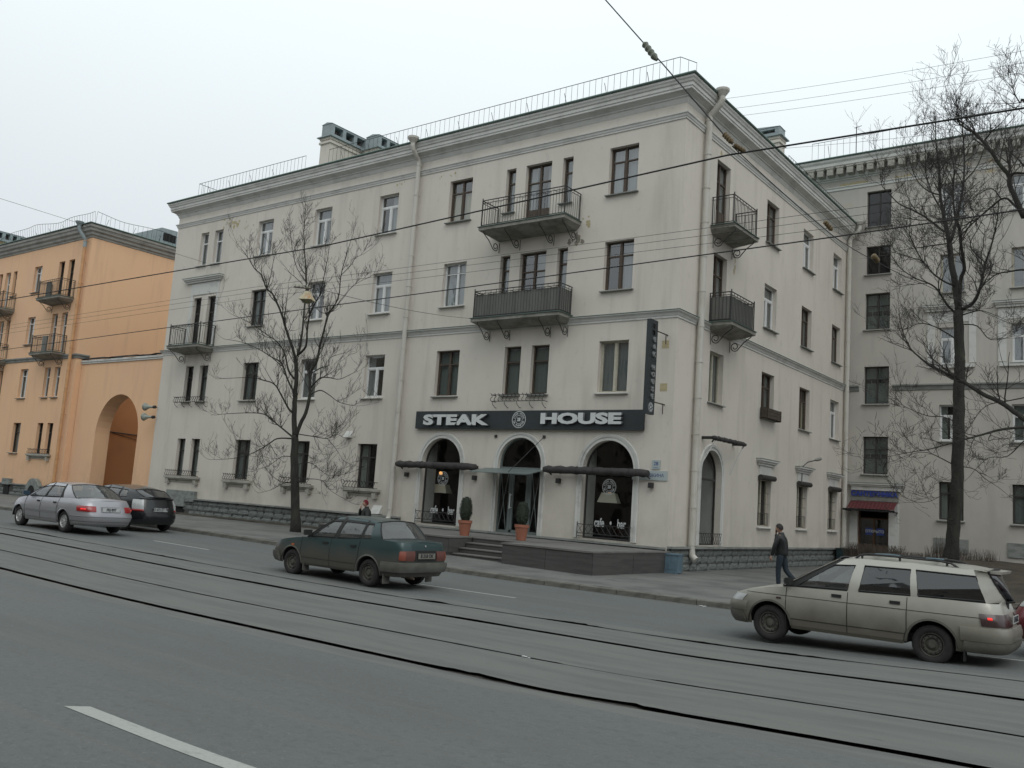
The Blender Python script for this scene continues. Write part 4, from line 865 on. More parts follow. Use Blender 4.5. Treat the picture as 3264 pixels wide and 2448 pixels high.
# ------------------------------------------------------------------ third building in the side yard
thr = thing('courtyard_building', 'grey five storey building with a bracketed cornice behind the bare trees on the right', 'building')
def wt(u0, u1, z0, z1, kind, **k): return window(thr, TH, u0, u1, z0, z1, kind=kind, **k)
for z0, z1 in ((16.5, 18.28), (14.1, 15.5), (11.38, 13.15), (7.78, 9.57), (4.46, 6.22)): wt(-12.77, -11.63, z0, z1, 'grid', glassk='dim window pane', cur='net' if z0 < 14 else None)
for base in (0, 2.93, 5.86, 8.8, 11.7):
    for (z0, z1), kd, gk in (((16.5, 18.15), 'white', 'window pane'), ((12.92, 14.73), 'tall2', 'window pane'), ((9.57, 11.27), 'white', 'window pane'), ((6.06, 7.7), 'white', 'dim window pane'), ((2.53, 4.22), 'dark', 'dim window pane')):
        wt(-9.43+base, -8.40+base, z0, z1, kd, glassk=gk, cur='net' if (base+z0) % 2 > .8 else 'sides', sill_m=ledge_m)
    hood(thr, TH, -10.15+base, -7.75+base, 12.28, h=.26, out_=.3)
    k = MB()
    for a, b in ((-9.95, -9.62), (-8.2, -7.9)): k.box(a+base, b+base, 0, .05, 9.6, 12.0, TH)
    k.box(-9.61+base, -8.21+base, 0, .03, 11.5, 12.0, TH); k.box(-9.9+base, -7.95+base, 0, .12, 9.38, 9.55, TH); k.build('window_surround', trim, thr)
    k = MB(); k.box(-9.6+base, -8.2+base, 0, .05, 1.1, 1.72, TH); k.build('basement_surround', ledge_m, thr)
DR = (-12.95, -11.55, .3, 2.85)
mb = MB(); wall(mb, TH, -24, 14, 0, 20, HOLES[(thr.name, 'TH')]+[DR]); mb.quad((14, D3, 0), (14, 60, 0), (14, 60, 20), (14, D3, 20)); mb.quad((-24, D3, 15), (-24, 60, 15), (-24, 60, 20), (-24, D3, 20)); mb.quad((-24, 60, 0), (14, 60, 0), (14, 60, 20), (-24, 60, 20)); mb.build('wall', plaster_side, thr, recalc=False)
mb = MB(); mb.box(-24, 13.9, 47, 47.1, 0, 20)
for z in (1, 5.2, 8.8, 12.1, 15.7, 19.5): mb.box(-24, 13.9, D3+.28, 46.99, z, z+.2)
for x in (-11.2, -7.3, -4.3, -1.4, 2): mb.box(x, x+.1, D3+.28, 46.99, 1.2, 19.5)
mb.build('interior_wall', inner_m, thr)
TP = [(-24, 60), (-24, D3), (14, D3), (14, 60)]
course('cornice', [(0, 19.05), (.08, 19.08), (.08, 19.13), (0, 19.15), (.1, 19.16), (.12, 19.2), (.12, 19.62), (.42, 19.66), (.5, 19.72), (.5, 19.86), (.58, 19.95), (.6, 20.05), (0, 20.06)], trim, TP, thr)
course('string_course', [(0, 18.55), (.05, 18.56), (.05, 18.66), (.1, 18.70), (.1, 18.74), (0, 18.75)], trim, TP, thr)
course('belt_course', [(0, 8.38), (.05, 8.40), (.08, 8.55), (.15, 8.6), (.15, 8.66), (0, 8.67)], ledge_m, [(XC+.01, D3), (-12.98, D3)], thr)
course('belt_course', [(0, 8.38), (.05, 8.40), (.08, 8.55), (.15, 8.6), (.15, 8.66), (0, 8.67)], ledge_m, [(-11.45, D3), (14, D3)], thr)
course('roof_edge', [(0, 20.062), (.65, 20.065), (.68, 20.1), (.65, 20.14), (0, 20.3)], roof_m, TP, thr)
cb = MB(); cb.box(0, .30, -.40, 0, 0, .32); cb.box(-.03, .33, -.43, 0, .322, .38); cm = cb.mesh('cornice_bracket', sill_paint)
x = -18.0
while x < 13: inst(cm, 'cornice_bracket', thr, Matrix.Translation((x, D3-.13, 19.25))); x += .485
mb = MB(); V_ = [(-24.5, D3-.4, 20.15), (14.5, D3-.4, 20.15), (14.5, 60.4, 20.15), (-24.5, 60.4, 20.15), (-16, 52, 22.2), (6, 52, 22.2)]; mb.add(V_, [(0, 1, 5, 4), (1, 2, 5), (2, 3, 4, 5), (3, 0, 4)]); mb.build('roof', roof_m, thr)
roof_rail(thr, [(-15.4, 43.95), (14, 43.95)], 20.13, .95, sp=.31, brace=2.2)
mb = MB(); mb.tube([(-13.2, 43.9, 20.1), (-13.2, 43.9, 21.55)], .022, 5); mb.tube([(-13.3, 43.9, 21.5), (-12.95, 43.9, 21.56)], .015, 4); mb.build('roof_mast', iron, thr)
R = random.Random(31)
for (ua, ub, zz, n_) in ((-14.1, -12.4, 18.82, 16), (-11.6, -10.6, 18.80, 8), (-11.5, -10.9, 3.0, 0)):
    if n_:
        k = MB()
        for i in range(n_):
            u = R.uniform(ua, ub); r = R.uniform(.07, .18); k.add([TH(u+r*R.uniform(.7, 1.4)*math.cos(2*PI*j/9), .003+.0006*i, zz+R.uniform(-.04, .04)+r*.45*math.sin(2*PI*j/9)) for j in range(9)], [tuple(range(9))])
        k.build('peeled_patch', ochre, thr, recalc=False, kind='stuff')
# doorway of the plumbing shop
hood(thr, TH, -13.35, -10.9, 4.02, h=.34, out_=.3); k = MB()
k.box(-13.3, -12.96, 0, .05, .2, 3.1, TH); k.box(-11.54, -11.1, 0, .05, .2, 3.1, TH); k.build('door_surround', trim, thr)
wood_m = mat('brown wooden door', (.10, .045, .022), .55, noise_amt=.35, noise_scale=5, stretch=(8, 8, 1))
k = MB(); y = -.15
k.box(-12.95, -12.86, y-.06, y, .3, 2.85, TH); k.box(-11.64, -11.55, y-.06, y, .3, 2.85, TH); k.box(-12.855, -11.645, y-.06, y, 2.35, 2.42, TH); k.box(-12.29, -12.21, y-.06, y, .3, 2.345, TH); k.box(-12.2, -11.645, y-.05, y-.01, .3, 1.15, TH); k.box(-12.855, -12.3, y-.05, y-.01, .3, 1.15, TH)
d_ = k.build('shop_door', wood_m, thr); inst(PANE['dim window pane'], 'pane', d_, Matrix.Translation(TH(-12.855, y-.03, 1.15)) @ Matrix.Diagonal((.56, 1, 1.2, 1))); inst(PANE['dim window pane'], 'pane', d_, Matrix.Translation(TH(-12.2, y-.03, 1.15)) @ Matrix.Diagonal((.55, 1, 1.2, 1)))
k = MB(); k.box(-12.62, -12.3, y+.0, y+.006, 1.62, 1.95, TH); k.box(-12.12, -11.78, y, y+.006, 1.62, 1.95, TH); st = k.build('door_sticker', blue_m, d_)
text('door_lettering', 'ОТКРЫТО', .17, sticker, d_, face_M(TH(-12.2, y+.012, 1.79), (1, 0, 0), (0, 0, 1)), .001, .004)
t = thing('shop_sign', 'blue letters САНТЕХНИКА on a pale board over the shop doorway in the corner', 'sign'); k = MB(); k.box(-13.25, -11.12, .055, .09, 3.18, 3.64, TH); k.box(-13.2, -11.15, .055, .10, 3.19, 3.36, TH); k.build('board', mat('grimy sign board', (.26, .26, .23), .6, noise_amt=.4, noise_scale=4), t)
q = text('lettering', 'САНТЕХНИКА', .30, mat('bright blue letters', (.035, .06, .30), .5), t, face_M(TH(-12.19, .13, 3.51), (1, 0, 0), (0, 0, 1)), .02, .014, 1.0); w_ = max(v.co.x for v in q.data.vertices)-min(v.co.x for v in q.data.vertices); q.matrix_local = face_M(TH(-12.19, .13, 3.51), (1, 0, 0), (0, 0, 1)) @ Matrix.Diagonal((2.08/w_, 1, 1, 1))
t = thing('door_awning', 'small dark red tiled awning over the shop doorway', 'awning'); red_m = mat('dark red awning', (.12, .028, .03), .6, noise_amt=.3, noise_scale=7)
k = MB(); n = 26
vs = [TH(-13.25+2.1*i/n, .12+(.62*j), 3.16-.36*j+(.018 if i % 2 else 0)) for j in (0, 1) for i in range(n+1)]; k.add(vs, [(i, i+1, n+2+i, n+1+i) for i in range(n)]); k.build('canopy_sheet', red_m, t)
k = MB(); k.box(-13.42, -11.12, .68, .78, 2.70, 2.79, TH); k.box(-13.3, -13.24, .05, .7, 2.68, 2.73, TH); k.box(-11.2, -11.14, .05, .7, 2.68, 2.73, TH); k.build('canopy_frame', black_m, t)

# unseen house row added behind the viewer: darkens the lower walls and window glass
opp = thing('unseen_opposite_building', 'unseen grey brown four storey building across the street, added to shade the walls facing it', 'building')
def OPF(u, d, z): return (u, -13.5+d, z)
hs_ = []
for i in range(44):
    for z0 in (2.2, 5.9, 9.5, 13.0): u = -95+i*3.5; hs_.append((u, u+1.15, z0, z0+1.75))
mb = MB(); wall(mb, OPF, -100, 62, -.3, 17.2, hs_); mb.quad((-100, -13.5, 17.2), (62, -13.5, 17.2), (62, -27, 17.2), (-100, -27, 17.2)); mb.quad((-100, -27, 0), (62, -27, 0), (62, -27, 17.2), (-100, -27, 17.2)); mb.quad((-100, -13.5, 0), (-100, -27, 0), (-100, -27, 17.2), (-100, -13.5, 17.2)); mb.quad((62, -13.5, 0), (62, -27, 0), (62, -27, 17.2), (62, -13.5, 17.2))
mb.build('wall', layered('grey brown plaster', (.33, .29, .24), [((.26, .23, .19), (.5, .5, .3), .45, .65, .7, None)]), opp, recalc=False)
mb = MB(); mb.box(-99.8, 61.8, -14.2, -13.78, 0, 17); mb.build('window_glazing', mat('dark opposite windows', (.03, .034, .036), .15), opp)
mb = MB(); mb.sweep([(62, -27), (62, -13.5), (-100, -13.5), (-100, -27)], [(0, 16.7), (.3, 16.9), (.45, 17.2), (.45, 17.3), (0, 17.4)]); mb.build('cornice', trim, opp)
# ------------------------------------------------------------------ ground, road, rails, kerb, pavement
def strip(mb, xs, f0, f1, dz, ny=1, fz=None):
    """sheet between two edge functions of x"""
    vs = []
    for x in xs:
        a, b = f0(x), f1(x)
        for j in range(ny+1):
            y = a+(b-a)*j/ny; vs.append((x, y, gz(x)+dz+(fz(x, y) if fz else 0)))
    k = ny+1; mb.add(vs, [(i*k+j, (i+1)*k+j, (i+1)*k+j+1, i*k+j+1) for i in range(len(xs)-1) for j in range(ny)])
def fr_(a, b, s): n = int(round((b-a)/s)); return [a+(b-a)*i/n for i in range(n+1)]
XL = fr_(-160, -45, 5)[:-1]+fr_(-45, -32, 1)[:-1]+fr_(-32, 4, .12)[:-1]+fr_(4, 12, 1)[:-1]+fr_(12, 90, 6)
XM = fr_(-160, -60, 5)[:-1]+fr_(-60, 20, .5)[:-1]+fr_(20, 90, 5)
def kerb_y(x): return 18.78+.040*(max(-70, min(x, 40))+16)
mb = MB(); g_ = [-900, -400]+fr_(-160, 90, 5)+[300, 700]
for yy0, yy1 in ((-600, -60), (-60, 120), (120, 900)): strip(mb, g_, lambda x: yy0, lambda x: yy1, -.10)
mb.build('ground', soil, kind='structure', recalc=False)
R1 = lambda x: 8.33; R2 = lambda x: 9.88+.008*(x+10); R3 = lambda x: 11.93+.022*(x+14); R4 = lambda x: 13.22+.045*(x+14)
def wob(x, s, a, seed): return a*noise.noise(Vector((x*s, seed*9.7, 0)))+a*.5*noise.noise(Vector((x*s*3.1, seed*5.3, 2)))
RL = [(R1, .078, .022, 1), (R2, .030, .018, 2), (R3, .074, .03, 3), (R4, .022, .045, 4)]
def hole_(x, r):    # broken asphalt beside the rails
    d = 0
    for cx, w, a, rr in ((-6.7, .5, .07, 1), (-4.75, .4, .07, 1), (-9.8, .5, .05, 3), (-15.2, 1.0, .04, 3), (-20.4, 1.0, .08, 4), (-8.7, .5, .14, 4), (-5.0, .7, .12, 4), (-6.3, .4, .10, 4), (-11.7, .3, .14, 4), (-26, 1, .10, 4)):
        if r == rr: d += a*math.exp(-((x-cx)/w)**2)
    return d
def edge(i, side):
    f, hw, wa, sd = RL[i]
    def g(x):
        far = max(0, min(1, (40-abs(x+14))/10)); h = hw + abs(wob(x, .8, wa, sd+side*3))*far*1.3 + (hole_(x, i+1)*(1+.9*noise.noise(Vector((x*7, sd, side)))) if side > 0 else .25*hole_(x, i+1))*far
        if i == 1: h *= 1 if x < -6.5 or x > -5.2 else .25
        return f(x)+side*max(.012, h)
    return g
def lip(c0, c1): return lambda x, y: -.02*math.exp(-((y-c0(x))/.09)**2)-.02*math.exp(-((y-c1(x))/.09)**2)
mb = MB(); strip(mb, XM, lambda x: -40, lambda x: 7.0, 0); strip(mb, XL, lambda x: 7.0, lambda x: 8.33-.42+wob(x, .5, .06, 20), 0, 6); strip(mb, XL, lambda x: edge(3, 1)(x)+.5, lambda x: kerb_y(x)-.001, 0, 4); mb.build('road', asphalt, kind='structure', recalc=False)
mb = MB(); strip(mb, XL, lambda x: 8.33-.42+wob(x, .5, .06, 20), edge(0, -1), 0, 2); strip(mb, XL, edge(0, 1), edge(1, -1), 0, 5); strip(mb, XL, edge(1, 1), edge(2, -1), 0, 6); strip(mb, XL, edge(2, 1), edge(3, -1), 0, 5); strip(mb, XL, edge(3, 1), lambda x: edge(3, 1)(x)+.5, 0, 2); mb.build('tram_track_bed', dust_asphalt, kind='structure', recalc=False)
mb = MB()
strip(mb, XL, lambda x: 7.9, lambda x: 14.6, -.04, 10, lambda x, y: .015*noise.noise(Vector((x*3, y*3, 0)))); mb.build('groove_bed', groove_m, kind='structure', recalc=False)
for i in range(4):
    f = RL[i][0]; mb = MB(); w = .035 if i in (0, 2) else .02
    o1 = -.055 if i in (0, 2) else -.02; o2 = -.012 if i in (0, 2) else .005
    strip(mb, XM, lambda x: f(x)+o1, lambda x: f(x)+o2, -.012); strip(mb, XM, lambda x: f(x)+o1, lambda x: f(x)+o1+.001, -.014); mb.build('tram_rail', rail_m, kind='structure', recalc=False)
def marking(x0, x1, f, w, dz=.004, sk=0):
    mb = MB(); n = max(2, int(abs(x1-x0)/.25)); vs = []
    for i in range(n+1):
        x = x0+(x1-x0)*i/n
        for s in (-1, 1): xx = x+s*sk; vs.append((xx, f(x)+s*w/2, gz(xx)+dz))
    mb.add(vs, [(2*i, 2*i+1, 2*i+3, 2*i+2) for i in range(n)]); return mb.build('lane_marking', paint_w, kind='structure', recalc=False)
lane = lambda x: 15.35+.045*(x+19)
for a, b in ((-38, -33.0), (-24.1, -21.6), (-14.1, -11.5), (-3.2, .2), (-50, -46)): marking(a, b, lane, .10)
for a in (-7.66, -15.7, .5, 8.5, -23.7): marking(a, a+3.6, lambda x: 4.27-.02*(x+7.6), .16, sk=.07)
# kerb of separate stones
kb = MB(); strip(kb, XM, lambda x: kerb_y(x)+.01, lambda x: kerb_y(x)+.15, .02); kroot = kb.build('kerb', mortar, kind='structure', recalc=False)
ks = []
for v in range(4):
    R = random.Random(v); mb = MB(); n = 6; sec = [(0, -.06), (.0, .105), (.018, .128), (.16, .132), (.16, -.06)]
    vs = [(.006+.988*i/n, y+R.uniform(-.006, .006), z+R.uniform(-.005, .005)*(z > 0)) for i in range(n+1) for y, z in sec]; s5 = len(sec)
    mb.add(vs, [(i*s5+j, i*s5+j+1, (i+1)*s5+j+1, (i+1)*s5+j) for i in range(n) for j in range(s5-1)]+[tuple(range(s5)), tuple(range(n*s5, n*s5+s5))]); ks.append(mb.mesh('kerb_stone', kerb_m))
x = -62.0
while x < 12:
    L = 1.0; y = kerb_y(x); sl_ = math.atan2(kerb_y(x+L)-y, L); dzz = gz(x+L)-gz(x)
    inst(rnd.choice(ks), 'kerb_stone', kroot, Matrix.Translation((x, y+rnd.uniform(-.008, .008), gz(x)+rnd.uniform(-.006, .004))) @ Matrix.Rotation(sl_, 4, 'Z') @ Matrix.Rotation(-math.atan2(dzz, L), 4, 'Y')); x += L
mb = MB(); ky = lambda x: kerb_y(x)+.155
strip(mb, XM, ky, lambda x: 26.6 if x < XC else 30, .13, 3, lambda x, y: .012*noise.noise(Vector((x*.5, y*.5, 0)))); XS = [x for x in XM if XC-.6 < x < 30]; strip(mb, XS, lambda x: 30, lambda x: 44.6, .128, 3); mb.build('pavement', pave, kind='structure', recalc=False)
# strip of bare earth at the foot of the grey wall and earth bank by the courtyard building
mb = MB(); strip(mb, fr_(-43, -25.6, .25), lambda x: 25.15+.15*noise.noise(Vector((x*.8, 0, 0)))-.0, lambda x: 26.4, .15, 4, lambda x, y: .03*noise.noise(Vector((x*2, y*2, 0)))); mb.build('earth_strip', soil, kind='structure', recalc=False)
mb = MB(); strip(mb, fr_(-43, -25.6, .5), lambda x: 25.02, lambda x: 25.1, .14); 
mb = MB()
def ef(x): return 29.5-1.2*(x+9) if x < -7 else 27.1-.2*(x+7)
strip(mb, fr_(-9.5, 14, .3), lambda x: max(25.4, ef(x)), lambda x: 43.8, .15, 16, lambda x, y: .75*ss((y-30)/12)*ss((x+9.8)/2)+.07*noise.noise(Vector((x*1.1, y*1.1, 0))))
mb.build('earth_bank', soil, kind='structure', recalc=False)
mb = MB(); strip(mb, fr_(-9.3, 14, .5), lambda x: max(25.2, ef(x)-.25), lambda x: max(25.35, ef(x)-.1), .2, 1); mb.build('border_kerb', kerb_m, kind='structure', recalc=False)

# ------------------------------------------------------------------ entrance terrace
ter_m = layered('dark grey terrace panels', (.085, .082, .078), [((.055, .054, .052), (1, 1, 14), .45, .62, .7, None), ((.12, .118, .11), (3, 3, 3), .6, .75, .4, None)], bump=.1, rough=.6)
ter_top = layered('dusty terrace top', (.17, .165, .155), [((.11, .108, .10), (1.5, 1.5, 1), .45, .65, .7, None)])
t = thing('entrance_terrace', 'dark grey panelled terrace with steps in front of the restaurant', 'terrace')
def panelbox(x0, x1, y0, y1, z1, n, nm='terrace_block'):
    k = MB(); k.box(x0+.01, x1-.01, y0+.01, y1, .0, z1-.05); o = k.build(nm, ter_m, t); L = (x1-x0)/n
    for i in range(n):
        q = MB(); q.box(x0+i*L+.006, x0+(i+1)*L-.006, y0-.012, y0+.008, gz(x0)+.1, z1-.052); q.build('panel', ter_m, o)
    n2 = max(1, int((y1-y0)/2.0)); L2 = (y1-y0)/n2
    for i in range(n2):
        for xx in (x0-.012, x1-.008):
            q = MB(); q.box(xx, xx+.02, y0+i*L2+.012, y0+(i+1)*L2-.006, gz(x0)+.1, z1-.052); q.build('panel', ter_m, o)
    q = MB(); q.box(x0-.03, x1+.03, y0-.04, y1, z1-.05, z1); q.build('coping', ter_top, o)
panelbox(-16.55, -13.42, 21.75, 26.3, .79, 2); panelbox(-24.9, -18.83, 21.95, 26.3, .80, 4); k = MB(); k.box(-18.79, -16.59, 23.4, 26.3, 0, .795); k.build('landing', ter_top, t)
for i in range(4):
    k = MB(); k.box(-18.78, -16.60, 22.15+i*.31, 23.395, .0+i*.15, .13+.165*(i+1)-.035); k.cur = 1; k.box(-18.78, -16.60, 22.12+i*.31, 22.45+i*.31, .13+.165*(i+1)-.034, .13+.165*(i+1)); k.build('step', [ter_m, ter_top], t)
terra = mat('terracotta pot', (.34, .13, .08), .75, noise_amt=.2, noise_scale=6); leafm = mat('dark box leaves', (.022, .036, .018), .6, noise_amt=.5, noise_scale=9)
def potted(x, y, lab, sc_):
    t = thing('potted_shrub', lab, 'potted plant', (x, y, .80), group='clipped shrubs in terracotta pots')
    k = MB(); k.lathe([(0, 0), (.15, 0), (.21, .40), (.235, .41), (.235, .50), (.21, .50), (.20, .44), (0, .44)], 20); k.build('pot', terra, t, smooth=False)
    k = MB(); R = random.Random(int(x*10)); H = .80*sc_
    def rad(tt): return .235*math.sin(min(1, .28+tt*1.3)*PI/2)*(1-max(0, tt-.25)**1.6*1.25)**.5 if tt < .97 else .05
    for i in range(2200):
        tt = R.random(); a = R.random()*2*PI; r = max(.02, rad(tt))*R.uniform(.82, 1.06); p = Vector((r*math.cos(a), r*math.sin(a), .46+tt*H)); s_ = R.uniform(.012, .024)
        u_ = Vector((R.uniform(-1, 1), R.uniform(-1, 1), R.uniform(-1, 1))).normalized(); w_ = u_.cross(Vector((math.cos(a), math.sin(a), .5))).normalized(); k.add([p-u_*s_, p+w_*s_*.6, p+u_*s_, p-w_*s_*.6], [(0, 1, 2, 3)])
    k.lathe([(max(.02, rad(i/10))*.86, .46+i/10*H*.98) for i in range(11)], 14); k.build('foliage', leafm, t, recalc=False)
potted(-19.25, 23.2, 'clipped dark cone shrub in a terracotta pot on the left terrace block', 1.0); potted(-17.35, 23.75, 'clipped dark cone shrub in a terracotta pot in front of the glass door', .95)
# box at the pipe foot and dark bin near the corner
boxm = mat('blue grey painted box', (.13, .20, .25), .6, noise_amt=.3, noise_scale=5)
t = thing('litter_bin', 'blue grey square bin at the foot of the corner downpipe', 'bin', (-13.28, 26.25, zg(-13.3)), .1)
k = MB(); k.box(-.27, .27, -.22, .22, .03, .56); k.build('body', boxm, t); k = MB(); k.box(-.29, .29, -.24, .24, .562, .60); k.box(-.29, .29, -.245, -.222, .0, .06); k.build('rim', boxm, t); k = MB()
for i in range(5): k.box(-.2+i*.1-.035, -.2+i*.1+.035, -.232, -.224, .12, .5)
k.build('slat', boxm, t)
t = thing('dark_bin', 'dark teal bin standing in the yard corner beside the brushwood hedge', 'bin', (-12.9, 43.0, zg(-13))); k = MB(); k.box(-.45, .45, -.35, .35, .1, .75); k.build('body', mat('dark teal bin paint', (.02, .05, .055), .6, noise_amt=.4), t); k = MB(); k.box(-.48, .48, -.38, .38, .752, .82); k.build('lid', mat('dark bin lid', (.02, .035, .035), .6), t)
# bare hedge in front of the shop door
mb = MB(); R = random.Random(5)
for i in range(1500):
    x = R.uniform(-12.9, -9.6); y = R.uniform(42.2, 43.6); h = R.uniform(.7, 1.15)*(1 if x < -10.6 else .8); a, b = R.uniform(-.25, .25), R.uniform(-.2, .2); z = zg(x)
    mb.tube([(x, y, z), (x+a*.4, y+b*.4, z+h*.6), (x+a, y+b, z+h)], [.012, .008, .004], 3, False)
for i in range(500):
    x = R.uniform(-9.6, -6.9); y = R.uniform(42.6, 43.8); h = R.uniform(.15, .55)*(1+.8*(abs(x+8.9) < .4)); z = .55; mb.tube([(x, y, z), (x+R.uniform(-.15, .15), y, z+h+.3)], [.008, .003], 3, False)
hd = mb.build('brushwood_hedge', brushwood, recalc=False); tag(hd, 'bare brown brushwood hedge in front of the plumbing shop door', 'hedge'); hd['kind'] = 'stuff'

# ------------------------------------------------------------------ cars
tyre_m = mat('dirty tyre rubber', (.035, .034, .032), .9, noise_amt=.4, noise_scale=8)
rubber = mat('black rubber trim', (.018, .018, .018), .7)
chrome = mat('dull chrome', (.45, .45, .46), .3, metal=.8)
under_m = mat('dark underbody', (.012, .012, .012), .95)
seat_m = mat('dark car interior', (.035, .035, .038), .9)
car_glass = glass('car glass', tint=(.62, .66, .66), trans=.80, body=(.12, .12, .12), refl=.10)
car_glass_g = glass('dusty car glass', tint=(.55, .58, .58), trans=.66, body=(.15, .155, .15), refl=.08)
car_tint = glass('tinted car glass', tint=(.12, .13, .15), trans=.75, body=(.02, .022, .03), refl=.07)
red_lens = mat('red lamp lens', (.30, .012, .012), .25, spec=.6, coat=.5)
red_dull = mat('dusty red lamp lens', (.13, .045, .035), .5)
red_lit = bpy.data.materials.new('lit red lamp'); red_lit.use_nodes = True; _p = red_lit.node_tree.nodes['Principled BSDF']; _p.inputs['Base Color'].default_value = (.5, .01, .01, 1); _p.inputs['Emission Color'].default_value = (1, .03, .02, 1); _p.inputs['Emission Strength'].default_value = .8
smoke_lens = mat('smoked lamp lens', (.055, .03, .03), .3, coat=.4)
orange_lens = mat('orange indicator', (.40, .10, .02), .4)
clear_lens = mat('clear lamp lens', (.42, .43, .43), .15, coat=.6)
plate_w = mat('number plate white', (.45, .46, .45), .5); plate_k = mat('plate characters', (.03, .03, .04), .6)
def paint(name, col, dirt, zlo, zhi, amt, rough=.35, metal=.3):
    m = bpy.data.materials.new(name); m.use_nodes = True; n = m.node_tree; p = n.nodes['Principled BSDF']; p.inputs['Coat Weight'].default_value = .5; p.inputs['Coat Roughness'].default_value = .12
    t = n.nodes.new('ShaderNodeTexCoord'); sp = n.nodes.new('ShaderNodeSeparateXYZ'); n.links.new(t.outputs['Object'], sp.inputs[0])
    nz = n.nodes.new('ShaderNodeTexNoise'); nz.inputs['Scale'].default_value = 2.3; nz.inputs['Detail'].default_value = 6; n.links.new(t.outputs['Object'], nz.inputs['Vector'])
    ad = n.nodes.new('ShaderNodeMath'); ad.operation = 'MULTIPLY_ADD'; ad.inputs[1].default_value = .35; n.links.new(nz.outputs['Fac'], ad.inputs[0]); n.links.new(sp.outputs['Z'], ad.inputs[2])
    mr = n.nodes.new('ShaderNodeMapRange'); mr.inputs['From Min'].default_value = zhi+.17; mr.inputs['From Max'].default_value = zlo+.17; mr.inputs['To Max'].default_value = amt; mr.inputs['To Min'].default_value = .04; n.links.new(ad.outputs[0], mr.inputs['Value'])
    mx = n.nodes.new('ShaderNodeMix'); mx.data_type = 'RGBA'; n.links.new(mr.outputs[0], mx.inputs['Factor']); mx.inputs['A'].default_value = tuple(col)+(1,); mx.inputs['B'].default_value = tuple(dirt)+(1,); n.links.new(mx.outputs['Result'], p.inputs['Base Color'])
    r2 = n.nodes.new('ShaderNodeMapRange'); r2.inputs['To Min'].default_value = rough; r2.inputs['To Max'].default_value = .9; n.links.new(mr.outputs[0], r2.inputs['Value']); n.links.new(r2.outputs[0], p.inputs['Roughness'])
    m3 = n.nodes.new('ShaderNodeMapRange'); m3.inputs['To Min'].default_value = metal; m3.inputs['To Max'].default_value = 0; n.links.new(mr.outputs[0], m3.inputs['Value']); n.links.new(m3.outputs[0], p.inputs['Metallic'])
    return m
def interp(tab, x):
    if x <= tab[0][0]: return tab[0][1]
    for (a, b), (c, d) in zip(tab[:-1], tab[1:]):
        if x <= c: t = (x-a)/(c-a); return b+(d-b)*t
    return tab[-1][1]
def smooth_interp(tab, x):
    if x <= tab[0][0]: return tab[0][1]
    if x >= tab[-1][0]: return tab[-1][1]
    n = len(tab)
    for i in range(n-1):
        if x <= tab[i+1][0]:
            x0, y0 = tab[i]; x1, y1 = tab[i+1]; t = (x-x0)/(x1-x0); h = x1-x0
            m0 = (tab[i+1][1]-tab[i-1][1])/(tab[i+1][0]-tab[i-1][0])*h if i else (y1-y0)
            m1 = (tab[i+2][1]-y0)/(tab[i+2][0]-x0)*h if i < n-2 else (y1-y0)
            return (2*t**3-3*t*t+1)*y0+(t**3-2*t*t+t)*m0+(-2*t**3+3*t*t)*y1+(t**3-t*t)*m1
